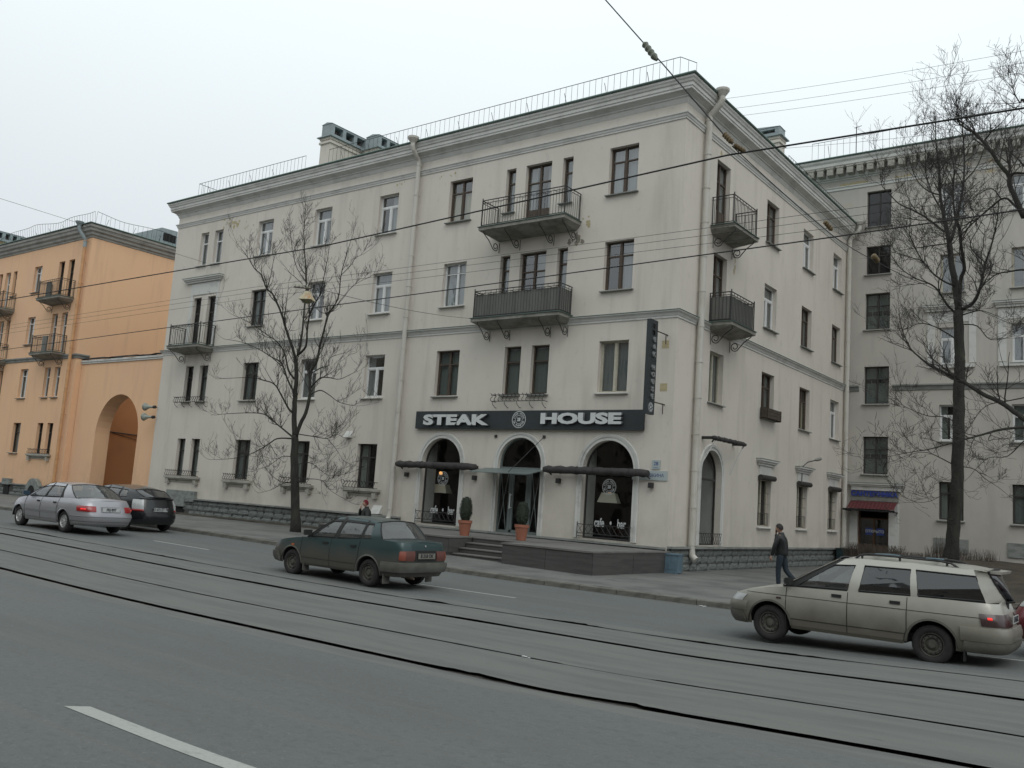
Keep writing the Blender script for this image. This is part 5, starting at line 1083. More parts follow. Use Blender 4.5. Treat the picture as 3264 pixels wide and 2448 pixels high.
class Car:
    """x forward, origin on the road under the middle of the car"""
    def __init__(s, name, label, cat, sp, loc, rot):
        s.sp = sp; s.t = thing(name, label, cat, loc, rot); s.build()
    def hw(s, z): return interp(s.sp['w'], z)
    def xf(s, z): return smooth_interp(s.sp['front'], z)
    def xr(s, z): return smooth_interp(s.sp['rear'], z)
    def Y(s, x, z):
        f, r = s.xf(z), s.xr(z); a = (f-r)/2; u = (x-(f+r)/2)/a; u = max(-1, min(1, u)); p = s.sp.get('p', 8); w = s.hw(z)
        tp = s.sp.get('taper', .04); w *= 1-tp*abs(u)**3
        return w*(1-abs(u)**p)**(1/p)
    def end(s, e, q, z, off=0):
        """point on the nose (e=1) or tail (e=-1) outline; q -1..1 across the face, 1..2 wraps round the side"""
        p = s.sp.get('p', 8); f, r = s.xf(z), s.xr(z); a = (f-r)/2; xc = (f+r)/2; w = s.hw(z)*(1-s.sp.get('taper', .04)*.9); aq = abs(q)
        uc = (1-.85**p)**(1/p)
        if aq <= 1: yf = .85*aq; u = (1-yf**p)**(1/p)
        else: u = uc-(aq-1)*.35; 
        if aq > 1: x = xc+e*u*a; y = s.Y(x, z); yf = min(1, y/w)
        else: x = xc+e*u*a; y = w*yf
        nx, ny = (u**(p-1))/a, (yf**(p-1))/w; L = math.hypot(nx, ny) or 1
        return Vector((x+e*off*nx/L, math.copysign(1, q)*(y+off*ny/L) if q else 0, z))
    def band(s, e, q0, q1, z0, z1, off, name, m, par=None, n=26, nz=3, depth=None):
        k = MB(); vs = []; d = depth if depth is not None else off+.02
        f_, r_ = s.xf(z0), s.xr(z0); lim = (s.sp['wheels'][0]+s.sp['arch']+.045) if e > 0 else (s.sp['wheels'][1]-s.sp['arch']-.045); a_ = (f_-r_)/2; xc_ = (f_+r_)/2; uc_ = (1-.85**s.sp.get('p', 8))**(1/s.sp.get('p', 8))
        qm = 1+(uc_-(e*(lim-xc_))/a_)/.35
        if z0 < s.sp['wr']+s.sp['arch']: q0 = max(q0, -qm); q1 = min(q1, qm)
        for i in range(n+1):
            q = q0+(q1-q0)*i/n
            for j in range(nz+1): vs.append(s.end(e, q, z0+(z1-z0)*j/nz, off-(.012 if j in (0, nz) and off > .015 else 0)))
            vs.append(s.end(e, q, z1, off-d)); vs.append(s.end(e, q, z0, off-d))
        c = nz+3; k.add(vs, [(i*c+j, i*c+(j+1) % c, (i+1)*c+(j+1) % c, (i+1)*c+j) for i in range(n) for j in range(c)]+[tuple(range(c)), tuple(range(n*c, n*c+c))])
        o = k.build(name, m, par or s.t, smooth=True); o.data.set_sharp_from_angle(angle=math.radians(38)); return o
    def side(s, sd, x0, x1, z0, z1, off, name, m, par=None, n=10, nz=1):
        k = MB(); vs = []
        for i in range(n+1):
            x = x0+(x1-x0)*i/n
            for j in range(nz+1): z = z0+(z1-z0)*j/nz; vs.append((x, sd*(s.Y(x, z)+off), z))
            vs.append((x, sd*(s.Y(x, z1)-.01), z1)); vs.append((x, sd*(s.Y(x, z0)-.01), z0))
        c = nz+3; k.add(vs, [(i*c+j, i*c+(j+1) % c, (i+1)*c+(j+1) % c, (i+1)*c+j) for i in range(n) for j in range(c)]+[tuple(range(c)), tuple(range(n*c, n*c+c))]); return k.build(name, m, par or s.t)
    def zsh(s, x): return smooth_interp(s.sp['shoulder'], x)
    def build(s):
        sp = s.sp; t = s.t; P = sp['paint']; p = sp.get('p', 8); wf_, wr_ = sp['wheels']; R = sp['arch']; wz = sp['wr']; sill = sp['sill']
        uc = (1-.85**p)**(1/p)
        nodes = []       # (u, yfrac or None) walking from nose centre along +y side to tail centre
        for i in range(7): yf = .85*i/6; nodes.append(((1-yf**p)**(1/p)))
        N = 92
        xs = sorted({round(uc-2*uc*i/N, 4) for i in range(N+1)}, reverse=True); nodes += xs[1:-1]
        for i in range(6, -1, -1): yf = .85*i/6; nodes.append(-((1-yf**p)**(1/p)))
        faceN = 7; M_ = len(nodes); TT = [0, .08, .2, .34, .48, .62, .75, .86, .94, 1.0]
        def zb(x):
            z = sill
            ze = interp(sp['bottom'], x) if 'bottom' in sp else sill; z = ze
            for xw in (wf_, wr_):
                if abs(x-xw) < R: z = max(z, wz+math.sqrt(max(0, R*R-(x-xw)**2)))
            return z
        grid = []
        for j, u in enumerate(nodes):
            col = []; yf = None
            if j < faceN: yf = .85*j/6
            elif j >= M_-faceN: yf = .85*(M_-1-j)/6
            for tt in TT:
                f, r = s.xf(.6), s.xr(.6); x = (f+r)/2+u*(f-r)/2
                for _ in range(3):
                    z0_, z1_ = zb(x), s.zsh(x); z = z0_+(z1_-z0_)*tt; f, r = s.xf(z), s.xr(z); x = (f+r)/2+u*(f-r)/2
                y = s.hw(z)*(1-sp.get('taper', .04)*abs(u)**3)*(yf if yf is not None else (1-abs(u)**p)**(1/p)) ; col.append(Vector((x, y, z)))
            grid.append(col)
        D = sp['doors']   # x boundaries of doors, front to back
        parts = {'body': MB(), 'door': [MB() for _ in range(2*(len(D)-1))], 'hood': MB(), 'trunk_lid': MB()}
        for sd in (1, -1):
            for j in range(M_-1):
                xm = (grid[j][5].x+grid[j+1][5].x)/2; tgt = parts['body']
                for i in range(len(D)-1):
                    if D[i] > xm > D[i+1]: tgt = parts['door'][i*2+(sd < 0)]
                for k in range(len(TT)-1):
                    zc = grid[j][k].z
                    T = tgt
                    if T is not parts['body'] and zc < sill+.03: T = parts['body']
                    q = [grid[j][k], grid[j+1][k], grid[j+1][k+1], grid[j][k+1]]; q = [Vector((a.x, a.y*sd, a.z)) for a in q]
                    T.add(q if sd > 0 else q[::-1], [(0, 1, 2, 3)])
        xa, xd = sp['cowl'], sp['deck']; cr = sp.get('crown', .035); K = 8
        def top(j, T):
            a, b = grid[j][-1], grid[j+1][-1]; vs = []
            for g in (a, b):
                for k in range(K+1): c = -1+2*k/K; vs.append(Vector((g.x, g.y*c, g.z+cr*(1-c*c)*min(1, g.y/.5))))
            T.add(vs, [(k, k+1, K+2+k, K+1+k) for k in range(K)])
        for j in range(M_-1):
            xm = (grid[j][-1].x+grid[j+1][-1].x)/2
            if xm > xa: top(j, parts['hood'])
            elif xm < xd: top(j, parts['trunk_lid'])
        def fin(mb, nm):
            me = mb.mesh(nm, P, smooth=True, recalc=False); bm = bmesh.new(); bm.from_mesh(me); bmesh.ops.remove_doubles(bm, verts=bm.verts, dist=.0008); bm.to_mesh(me); bm.free(); me.set_sharp_from_angle(angle=math.radians(32)); return inst(me, nm, t)
        body = fin(parts['body'], 'body'); fin(parts['hood'], 'hood')
        if parts['trunk_lid'].v: fin(parts['trunk_lid'], 'trunk_lid')
        s.doors = [fin(d_, 'door') for d_ in parts['door']]
        # cabin
        L = sp['lines']; zr = sp['roof']; wr = sp['roofw']; belt = sp['belt']; ybelt = lambda x: s.Y(x, interp(belt, x)-.01)-sp.get('inset', .03)
        TV = [0, .06, .30, .55, .80, .90, 1.0]
        def cab(i, tt, sd, fr_=None):
            xb, xt = (L[i][0], L[i][1]); zb_ = interp(belt, xb); zt = smooth_interp(zr, xt)
            x = xb+(xt-xb)*tt; y0_, y1_ = ybelt(xb), (wr*(1-.10*abs((xt-sp['roofc'])/1.4)**2)); y = y0_+(y1_-y0_)*tt+.035*math.sin(PI*tt); return Vector((x, sd*y, zb_+(zt-zb_)*tt))
        gl = sp.get('glass', car_glass); kinds = sp['kinds']; cabin = MB()
        for sd in (1, -1):
            for i in range(len(L)-1):
                for k in range(len(TV)-1):
                    q = [cab(i, TV[k], sd), cab(i+1, TV[k], sd), cab(i+1, TV[k+1], sd), cab(i, TV[k+1], sd)]
                    if sd < 0: q = q[::-1]
                    if kinds[i] == 'g' and 1 <= k <= 4-1+0:
                        continue
                    cabin.cur = 1 if (kinds[i] == 'b') or (kinds[i] == 'g' and k in (0,)) or (kinds[i] == 'g' and k == 4 and sp.get('darkrail')) else 0
                    cabin.add(q, [(0, 1, 2, 3)])
                if kinds[i] == 'g':
                    g = MB(); a, b = TV[1], TV[4]; vs = []
                    for k in range(5):
                        tt = a+(b-a)*k/4
                        for ii in (i, i+1): v = cab(ii, tt, sd); v.y -= sd*.012; vs.append(v)
                    g.add(vs, [(2*k, 2*k+1, 2*k+3, 2*k+2) for k in range(4)]); g.build('side_window', sp.get('glass_rear', gl) if i > sp.get('tint_from', 99) else gl, t, recalc=False)
                    # rubber seal round the window
                    g = MB(); o4 = [cab(i, a, sd), cab(i+1, a, sd), cab(i+1, b, sd), cab(i, b, sd), cab(i, a, sd)]; g.tube(o4, .011, 4, False); g.build('window_seal', rubber, t)
        # roof
        n = 16; xt0, xt1 = L[0][1], L[-1][1]; vs = []
        for i in range(n+1):
            x = xt0+(xt1-xt0)*i/n; zt = smooth_interp(zr, x); w_ = wr*(1-.10*abs((x-sp['roofc'])/1.4)**2)
            for k in range(K+1): c = -1+2*k/K; vs.append((x, w_*c, zt+.045*(1-abs(c)**2.6)*min(1, (xt0-x)/.25+.25, (x-xt1)/.25+.25)))
        # connect roof exactly to pillar tops with the same nodes
        cabin.cur = 0; cabin.add(vs, [(i*(K+1)+k, (i+1)*(K+1)+k, (i+1)*(K+1)+k+1, i*(K+1)+k+1) for i in range(n) for k in range(K)])
        me = cabin.mesh('cabin', [P, rubber], smooth=True, recalc=False); bm = bmesh.new(); bm.from_mesh(me); bmesh.ops.remove_doubles(bm, verts=bm.verts, dist=.0008); bm.to_mesh(me); bm.free(); me.set_sharp_from_angle(angle=math.radians(30)); inst(me, 'cabin', t)
        def screen(i, e, nm, bow, g_):
            vs = []; n1, n2 = 10, 6
            for j in range(n2+1):
                tt = j/n2; c0 = cab(i, tt, 1)
                for k in range(n1+1):
                    c = -1+2*k/n1; vs.append((c0.x+e*bow*(1-c*c)*(1-.5*tt), c0.y*c*.995, c0.z+(.03*(1-tt)+.045*tt*.9)*(1-abs(c)**2.2)*.9))
            g = MB(); inner = MB()
            g.add(vs, [(j*(n1+1)+k, j*(n1+1)+k+1, (j+1)*(n1+1)+k+1, (j+1)*(n1+1)+k) for j in range(n2) for k in range(n1)]); o = g.build(nm, g_, t, recalc=False, smooth=True)
            ring = [vs[k] for k in range(n1+1)]+[vs[j*(n1+1)+n1] for j in range(1, n2+1)]+[vs[n2*(n1+1)+k] for k in range(n1-1, -1, -1)]+[vs[j*(n1+1)] for j in range(n2-1, -1, -1)]
            g = MB(); g.tube(ring, .016, 4, False); g.build('window_seal', rubber, o)
        screen(0, 1, 'windshield', sp.get('bow', .12), gl); screen(len(L)-1, -1, 'rear_window', sp.get('bow_r', .08), sp.get('glass_back', gl))
        # cowl and parcel shelf close the gaps
        k = MB(); z_ = interp(belt, L[0][0]); k.box(xa-.25, L[0][0]+.02, -ybelt(L[0][0])+.02, ybelt(L[0][0])-.02, z_-.12, z_-.01)
        k.box(L[-1][0]-.02, L[-1][0]+.30, -ybelt(L[-1][0])+.02, ybelt(L[-1][0])-.02, interp(belt, L[-1][0])-.12, interp(belt, L[-1][0])-.01)
        zs_ = interp(belt, 0); k.box(L[-1][0]+.3, xa-.25, -.62, .62, .30, .42)
        for y in (.34, -.34):
            for xx, hh in ((sp['seat'], 0), (sp['seat']-.85, -.04)):
                k.box(xx-.25, xx+.25, y-.23, y+.23, .43, .58); k.add([(xx-.24, y-.22, .5), (xx-.24, y+.22, .5), (xx-.42, y+.2, zs_+.10+hh), (xx-.42, y-.2, zs_+.10+hh), (xx-.14, y-.22, .5), (xx-.14, y+.22, .5), (xx-.34, y+.2, zs_+.10+hh), (xx-.34, y-.2, zs_+.10+hh)], [(0, 1, 2, 3), (4, 5, 6, 7), (0, 1, 5, 4), (1, 2, 6, 5), (2, 3, 7, 6), (3, 0, 4, 7)])
                k.box(xx-.42, xx-.33, y-.12, y+.12, zs_+.13+hh, zs_+.30+hh)
        k.build('seats', seat_m, t)
        k = MB()
        for a, b in ((wr_+R+.02, wf_-R-.02), (s.xr(.4)+.12, wr_-R-.02), (wf_+R+.02, s.xf(.4)-.12)):
            if b > a:
                yy = s.hw(.4)-.06 if (a < 0 < b) else .60; k.box(a+(.12 if b < 0 else 0), b-(.12 if a > 0 else 0), -yy, yy, sill+.015, .6)
        k.box(wr_-R-.05, wf_+R+.05, -.52, .52, sill+.02, .62)
        for xw in (wf_, wr_):
            for sd in (1, -1):
                n_ = 14; vs = []
                for i in range(n_+1):
                    a = PI*i/n_
                    for y in (.5, s.hw(.5)-.012): vs.append((xw+(R+.004)*math.cos(a), sd*y, wz+(R+.004)*math.sin(a)))
                k.add(vs, [(2*i, 2*i+1, 2*i+3, 2*i+2) for i in range(n_)])
        k.build('underbody', under_m, t)
        # wheels
        rt = sp['rt']; W2 = .095; tm = MB(); tm.lathe([(rt*.60, -W2), (rt*.80, -W2-.008), (rt*.95, -W2+.005), (rt, -W2+.035), (rt, W2-.035), (rt*.95, W2-.005), (rt*.80, W2+.008), (rt*.60, W2), (rt*.58, W2-.05), (rt*.58, -W2+.05), (rt*.60, -W2)], 28, axis='y')
        tme = tm.mesh('tyre', sp.get('tyre', tyre_m), smooth=True); rm = sp['rim']; rr = rt*.60
        rb = MB()
        rb.lathe([(rr, W2-.004), (rr*.96, W2+.004), (rr*.90, W2-.03), (rr*.86, W2-.045)], 28, axis='y')
        if sp['rimstyle'] == 'steel':
            rb.lathe([(rr*.88, W2-.045), (rr*.80, W2-.02), (rr*.62, W2-.018), (rr*.5, W2-.05), (rr*.34, W2-.04), (rr*.28, W2-.015), (.0, W2-.01)], 28, axis='y'); rb.cur = 1
            for i in range(sp.get('holes', 12)):
                a = 2*PI*i/sp.get('holes', 12); rb.lathe([(0, W2-.0155), (rr*.062, W2-.0155)], 7, Matrix.Translation((rr*.71*math.cos(a), 0, rr*.71*math.sin(a))), axis='y')
        elif sp['rimstyle'] == 'alloy':
            rb.lathe([(rr*.26, W2-.015), (rr*.18, W2-.002), (0, W2)], 20, axis='y')
            ns = sp.get('spokes', 8)
            for i in range(ns):
                a = 2*PI*i/ns; c_, s_ = math.cos(a), math.sin(a)
                def pp(r, w, d): return (r*c_-w*s_, W2+d, r*s_+w*c_)
                w0, w1 = rr*.10, rr*.19
                rb.add([pp(rr*.2, -w0, -.012), pp(rr*.2, w0, -.012), pp(rr*.92, w1, -.02), pp(rr*.92, -w1, -.02), pp(rr*.2, -w0, -.04), pp(rr*.2, w0, -.04), pp(rr*.92, w1, -.05), pp(rr*.92, -w1, -.05)], [(0, 1, 2, 3), (0, 1, 5, 4), (1, 2, 6, 5), (2, 3, 7, 6), (3, 0, 4, 7)])
            rb.cur = 1; rb.lathe([(rr*.93, W2-.05), (0, W2-.06)], 24, axis='y')
        rme = rb.mesh('rim', [rm, under_m], smooth=False)
        for xw in (wf_, wr_):
            for sd in (1, -1):
                w_ = inst(tme, 'wheel', t, Matrix.Translation((xw, sd*(s.hw(.35)-W2-sp.get('track_in', .03)), rt)) @ Matrix.Rotation(0 if sd > 0 else PI, 4, 'Z')); inst(rme, 'rim', w_, Matrix.Rotation(xw, 4, 'Y'))
                k = MB(); n_ = 20; vs = []       # arch lip
                for i in range(n_+1):
                    a = PI*i/n_; x = xw+R*math.cos(a); z = wz+R*math.sin(a); y = s.Y(x, z)
                    vs += [(x, sd*(y+.012), z), (xw+(R+.03)*math.cos(a), sd*(s.Y(x, z+.03)+.004), wz+(R+.03)*math.sin(a)), (x, sd*(y-.03), z)]
                k.add(vs, [(3*i, 3*i+1, 3*i+4, 3*i+3) for i in range(n_)]+[(3*i, 3*i+2, 3*i+5, 3*i+3) for i in range(n_)]); k.build('wheel_arch', sp.get('lip', P), t)
        # door gaps, handles, mirrors
        for i, x in enumerate(D):
            for sd in (1, -1):
                k = MB(); zt = interp(belt, x)-.005; pts = []
                x0 = x
                for j in range(9):
                    z = sill+.05+(zt-sill-.05)*j/8; xx = x
                    if i == len(D)-1:
                        dz_ = z-wz; 
                        if abs(x-wr_) < R+.04 and dz_ < R+.04: xx = max(x, wr_+math.sqrt(max(0, (R+.04)**2-dz_*dz_)) if dz_ > 0 else wr_+R+.04)
                    pts.append((xx, sd*(s.Y(xx, z)+.001), z))
                k.tube(pts, .006, 4, False); k.build('door_gap', rubber, body)
        for i in range(len(D)-1):
            for sd in (1, -1):
                x = D[i+1]+.17; z = sp['handle']; dd = s.doors[i*2+(sd < 0)]; k = MB(); y = s.Y(x, z); k.box(x-.075, x+.075, min(sd*(y-.004), sd*(y+.022)), max(sd*(y-.004), sd*(y+.022)), z-.022, z+.022); k.build('handle', sp.get('handle_m', rubber), dd)
        for sd in (1, -1):
            x = L[0][0]-.12+sp.get('mirror_dx', 0); z = interp(belt, x)+.10; y = ybelt(x); k = MB()
            k.add([(x+a_, sd*(y+.12)+b_*.10, z+c_*.06) for a_, b_, c_ in ((-.045, -1, -1), (-.045, 1, -1), (-.045, 1, 1), (-.045, -1, 1), (.03, -.85, -.8), (.03, .85, -.8), (.03, .85, .8), (.03, -.85, .8), (.065, -.5, -.4), (.065, .5, -.4), (.065, .5, .4), (.065, -.5, .4))], [(0, 1, 2, 3), (0, 1, 5, 4), (1, 2, 6, 5), (2, 3, 7, 6), (3, 0, 4, 7), (4, 5, 9, 8), (5, 6, 10, 9), (6, 7, 11, 10), (7, 4, 8, 11), (8, 9, 10, 11)]); k.tube([(x+.02, sd*(y-.02), z-.05), (x, sd*(y+.08), z-.02)], .022, 5); k.build('mirror', sp.get('mirror_m', rubber), t)
def numplate(c, e, z, txt, off=.02, w=.52, h=.112, m=plate_w, dirty=False):
    p = c.end(e, 0, z, off); k = MB(); x = p.x; k.box(min(x, x+e*.01), max(x, x+e*.01), -w/2, w/2, z-h/2, z+h/2); o = k.build('number_plate', m, c.t)
    text('plate_lettering', txt, h*.95, plate_k, o, face_M((x+e*.013, 0, z), (0, -e*-1 if e > 0 else -1, 0), (0, 0, 1)), .001, .004, .9)

# dark teal saloon, muddy flanks
green_p = paint('dusty dark teal car paint', (.020, .050, .052), (.075, .068, .055), .52, .80, .93, .4, .35)
bump_g = layered('dusty grey bumper plastic', (.13, .13, .115), [((.075, .072, .062), (3, 3, 5), .45, .7, .8, None)], rough=.8, bump=.05)
steel_rim = layered('dirty steel rim', (.10, .095, .085), [((.05, .045, .038), (7, 7, 7), .45, .65, .8, None)], rough=.8, bump=.05)
c = Car('saloon_car', 'dark teal saloon with dust brown lower flanks driving left in front of the steakhouse', 'car', dict(
    paint=green_p, p=11, taper=.05, w=[(.15, .70), (.3, .79), (.52, .815), (.62, .815), (.80, .79), (1.0, .745)], wheels=(1.29, -1.17), arch=.345, wr=.29, sill=.26, rt=.285, rim=steel_rim, rimstyle='steel', holes=8,
    front=[(.2, 1.93), (.35, 2.03), (.5, 2.06), (.62, 2.02), (.72, 1.97), (.85, 1.9)], rear=[(.2, -1.95), (.4, -2.05), (.6, -2.075), (.85, -2.06), (.95, -2.03), (1.05, -1.95)],
    shoulder=[(-2.08, .955), (-1.9, .975), (-1.2, .985), (-.3, .92), (.6, .885), (1.0, .865), (1.5, .80), (1.85, .73), (2.05, .67)],
    belt=[(-1.5, .99), (-.9, .955), (-.3, .92), (.9, .88)], cowl=.86, deck=-1.42, doors=(.98, .02, -.86), handle=.80, seat=.15, roofc=-.35, roofw=.53, crown=.03, inset=.035,
    lines=[(.86, .12), (.74, .06), (.00, -.12), (-.12, -.22), (-.80, -.84), (-.87, -.90), (-1.12, -1.05), (-1.46, -1.20)], kinds=['b', 'g', 'b', 'g', 'b', 'g', 'p'],
    roof=[(-1.30, 1.33), (-1.0, 1.355), (-.4, 1.385), (0, 1.375), (.2, 1.345)], glass=car_glass_g, darkrail=True, lip=bump_g, bow=.10, bow_r=.10, mirror_m=rubber), (-15.22, 14.62, gz(-15.2)), math.radians(180.0))
c.band(1, -1.75, 1.75, .28, .50, .055, 'bumper', bump_g, n=40); c.band(-1, -1.95, 1.95, .36, .56, .065, 'bumper', bump_g, n=44)
for q0, q1 in ((-1.06, -.52), (.52, 1.06)): c.band(-1, q0, q1, .60, .80, .020, 'tail_light', red_dull, n=20)
for q0, q1 in ((-1.08, -.93), (.93, 1.08)): c.band(-1, q0, q1, .61, .79, .026, 'indicator_light', mat('dusty orange red lens', (.24, .06, .035), .5), n=4)
c.band(-1, -.5, .5, .59, .815, .010, 'lamp_panel', rubber, n=8); numplate(c, -1, .70, 'B 318 OK', .03, m=mat('dusty number plate', (.20, .19, .16), .7))
for q0, q1 in ((-1.02, -.55), (.55, 1.02)): c.band(1, q0, q1, .53, .66, .012, 'headlight', clear_lens, n=6)
for sd in (1, -1):
    c.side(sd, 1.30, 1.22, .66, .70, .012, 'side_indicator', orange_lens, n=2); c.side(sd, .94, -.82, .425, .435, .003, 'sill_line', rubber, n=16)
    k = MB(); k.box(.86, .88, sd*.70-.09, sd*.70+.09, .14, .34); k.box(-1.62, -1.60, sd*.66-.10, sd*.66+.10, .10, .38); k.build('mud_flap', bump_g, c.t)
k = MB(); k.lathe([(0, 0), (.025, .0), (.02, .012), (0, .014)], 8, Matrix.Translation((c.end(-1, 0, .9, .002).x, 0, .90)) @ Matrix.Rotation(-PI/2, 4, 'Y')); k.build('lock', chrome, c.t)
k = MB(); k.tube([(-1.75, .35, .25), (-2.12, .36, .24)], .025, 8); k.build('exhaust_pipe', rust_iron, c.t)

# beige grey estate on the right
wag_p = paint('dusty champagne car paint', (.44, .43, .38), (.115, .102, .078), .40, .92, .92, .3, .25)
wag_dark = layered('dusty grey lower plastic', (.12, .115, .10), [((.07, .065, .055), (3, 3, 5), .45, .7, .8, None)], rough=.85, bump=.05)
c = Car('estate_car', 'dusty champagne estate car with roof rails and tinted rear windows on the right', 'car', dict(
    paint=wag_p, p=7.5, taper=.05, w=[(.15, .72), (.3, .80), (.55, .835), (.70, .84), (.76, .83), (.9, .80), (1.0, .775)], wheels=(1.34, -1.15), arch=.35, wr=.29, sill=.25, rt=.29, rim=steel_rim, rimstyle='steel', holes=12,
    front=[(.2, 2.02), (.35, 2.10), (.5, 2.125), (.62, 2.09), (.72, 2.00), (.85, 1.9)], rear=[(.2, -2.05), (.35, -2.14), (.55, -2.155), (.7, -2.12), (.95, -2.03), (1.1, -1.95)],
    shoulder=[(-2.1, .965), (-1.2, .965), (-.3, .94), (.6, .915), (1.05, .90), (1.4, .855), (1.8, .765), (2.1, .68)],
    belt=[(-2.0, .965), (-1.2, .955), (-.3, .93), (1.1, .90)], cowl=1.10, deck=-1.98, doors=(1.06, .08, -.80), handle=.845, seat=.2, roofc=-.6, roofw=.555, crown=.035, inset=.03,
    lines=[(1.12, .30), (.94, .20), (.10, .00), (-.07, -.14), (-.84, -.80), (-.95, -.87), (-1.86, -1.67), (-2.04, -1.86)], kinds=['b', 'g', 'p', 'g', 'p', 'g', 'p'],
    roof=[(-1.95, 1.40), (-1.7, 1.425), (-1.0, 1.445), (-.3, 1.45), (.1, 1.43), (.35, 1.385)], glass=car_glass, glass_rear=car_tint, tint_from=2, glass_back=car_tint, bow=.16, bow_r=.10, lip=wag_dark), (-4.31, 15.37, gz(-4.2)+.0), math.radians(180.5)); c.t.scale = (.975, .975, .985)
wc = c
c.band(1, -1.8, 1.8, .44, .60, .02, 'bumper', wag_p, n=40); c.band(1, -1.8, 1.8, .24, .435, .03, 'bumper_lower', wag_dark, n=40); c.band(-1, -1.9, 1.9, .42, .62, .035, 'bumper', wag_p, n=40); c.band(-1, -1.9, 1.9, .26, .415, .035, 'bumper_lower', wag_dark, n=40)
for q0, q1 in ((-1.30, -.35), (.35, 1.30)): c.band(-1, q0, q1, .645, .82, .022, 'tail_light', smoke_lens, n=26)
for q0, q1 in ((-1.17, -1.09), (1.09, 1.17)): c.band(-1, q0, q1, .735, .775, .030, 'brake_light', red_lit, n=3)
for q0, q1 in ((-1.25, -.55), (.55, 1.25)): c.band(1, q0, q1, .60, .71, .012, 'headlight', clear_lens, n=10)
c.band(1, -.5, .5, .605, .69, .014, 'grille', rubber, n=8); numplate(c, -1, .74, 'K 406 MC', .04)
for sd in (1, -1):
    c.side(sd, 1.75, -1.97, .752, .760, .003, 'body_crease', rubber, n=30); c.side(sd, 1.04, -.78, .40, .41, .004, 'sill_line', rubber, n=16); c.side(sd, 1.22, 1.14, .70, .725, .01, 'side_indicator', smoke_lens, n=2)
    k = MB(); k.tube([(.05, sd*.50, 1.44), (-.02, sd*.50, 1.50), (-.15, sd*.50, 1.525), (-1.2, sd*.50, 1.51), (-1.36, sd*.50, 1.49), (-1.46, sd*.50, 1.43)], .018, 6)
    for x in (-.05, -.62, -1.3): k.tube([(x, sd*.50, 1.44), (x, sd*.50, 1.51)], .018, 5)
    k.build('roof_rail', iron, c.t)
    k = MB(); k.box(-1.60, -1.58, sd*.70-.09, sd*.70+.09, .12, .32); k.build('mud_flap', rubber, c.t)
for x in (-.22, -1.10): k = MB(); k.tube([(x, -.5, 1.525), (x, .5, 1.525)], .02, 6); k.build('roof_bar', iron, c.t)
k = MB(); k.tube([(-.25, .50, 1.535), (-.5, .42, 1.54), (-.62, .5, 1.535)], .012, 5); k.tube([(-1.0, .48, 1.535), (-1.15, .52, 1.54), (-1.24, .44, 1.535)], .012, 5); k.build('blue_strap', mat('faded blue strap', (.13, .20, .24), .8), c.t)
k = MB(); k.add([(-1.74, -.44, 1.44), (-1.74, .44, 1.44), (-2.04, .46, 1.425), (-2.04, -.46, 1.425), (-1.80, -.44, 1.385), (-1.80, .44, 1.385), (-2.02, .46, 1.385), (-2.02, -.46, 1.385)], [(0, 1, 2, 3), (4, 5, 6, 7), (0, 1, 5, 4), (1, 2, 6, 5), (2, 3, 7, 6), (3, 0, 4, 7)]); k.build('spoiler', wag_p, c.t)

# silver saloon on the left
sil_p = paint('silver car paint', (.36, .36, .385), (.22, .21, .20), .30, .55, .5, .28, .45)
alloy = mat('alloy rim', (.50, .50, .50), .35, metal=.5)
sil_low = mat('silver grey lower plastic', (.22, .22, .225), .5)
c = Car('saloon_car', 'silver saloon with lit red tail lights driving left beside the kerb', 'car', dict(
    paint=sil_p, p=6, taper=.07, w=[(.15, .76), (.3, .84), (.55, .885), (.72, .89), (.85, .86), (1.0, .80)], wheels=(1.50, -1.28), arch=.355, wr=.31, sill=.24, rt=.315, rim=alloy, rimstyle='alloy', spokes=8,
    front=[(.2, 2.24), (.35, 2.34), (.5, 2.36), (.65, 2.32), (.75, 2.2), (.85, 2.1)], rear=[(.2, -2.25), (.35, -2.36), (.55, -2.38), (.75, -2.31), (.95, -2.19), (1.02, -2.1)],
    shoulder=[(-2.35, .93), (-2.1, .97), (-1.5, .995), (-.5, .965), (.6, .94), (1.1, .93), (1.6, .87), (2.0, .77), (2.3, .66)],
    belt=[(-1.7, 1.0), (-1.0, .985), (0, .955), (1.2, .93)], cowl=1.12, deck=-1.60, doors=(1.10, .10, -.90), handle=.83, seat=.2, roofc=-.35, roofw=.56, crown=.05, inset=.03,
    lines=[(1.16, .40), (1.02, .33), (.10, -.02), (.01, -.10), (-.86, -.70), (-1.02, -.78), (-1.66, -.98)], kinds=['p', 'g', 'b', 'g', 'b', 'p'],
    roof=[(-1.1, 1.345), (-.8, 1.38), (-.3, 1.405), (.1, 1.39), (.42, 1.33)], glass=car_glass, bow=.16, bow_r=.14, mirror_m=mat('dark blue mirror', (.03, .06, .09), .3), handle_m=rubber), (-27.7, 14.45, gz(-27.7)), math.radians(179.5))
c.band(1, -1.8, 1.8, .34, .56, .03, 'bumper', sil_p, n=40); c.band(-1, -1.9, 1.9, .38, .60, .04, 'bumper', sil_p, n=40); c.band(-1, -1.85, 1.85, .24, .375, .02, 'bumper_lower', sil_low, n=36); c.band(-1, -1.6, 1.6, .50, .525, .052, 'bumper_strip', sil_low, n=40)
for q0, q1 in ((-1.28, -.62), (.62, 1.28)): c.band(-1, q0, q1, .65, .81, .024, 'tail_light', red_lens, n=26)
for q0, q1 in ((-1.10, -.95), (.95, 1.10)): c.band(-1, q0, q1, .70, .745, .030, 'brake_light', red_lit, n=3)
c.band(-1, -.42, .42, .64, .80, .006, 'plate_recess', sil_low, n=6); numplate(c, -1, .72, 'FRJ·897', .03, m=mat('bright number plate', (.55, .56, .56), .4))
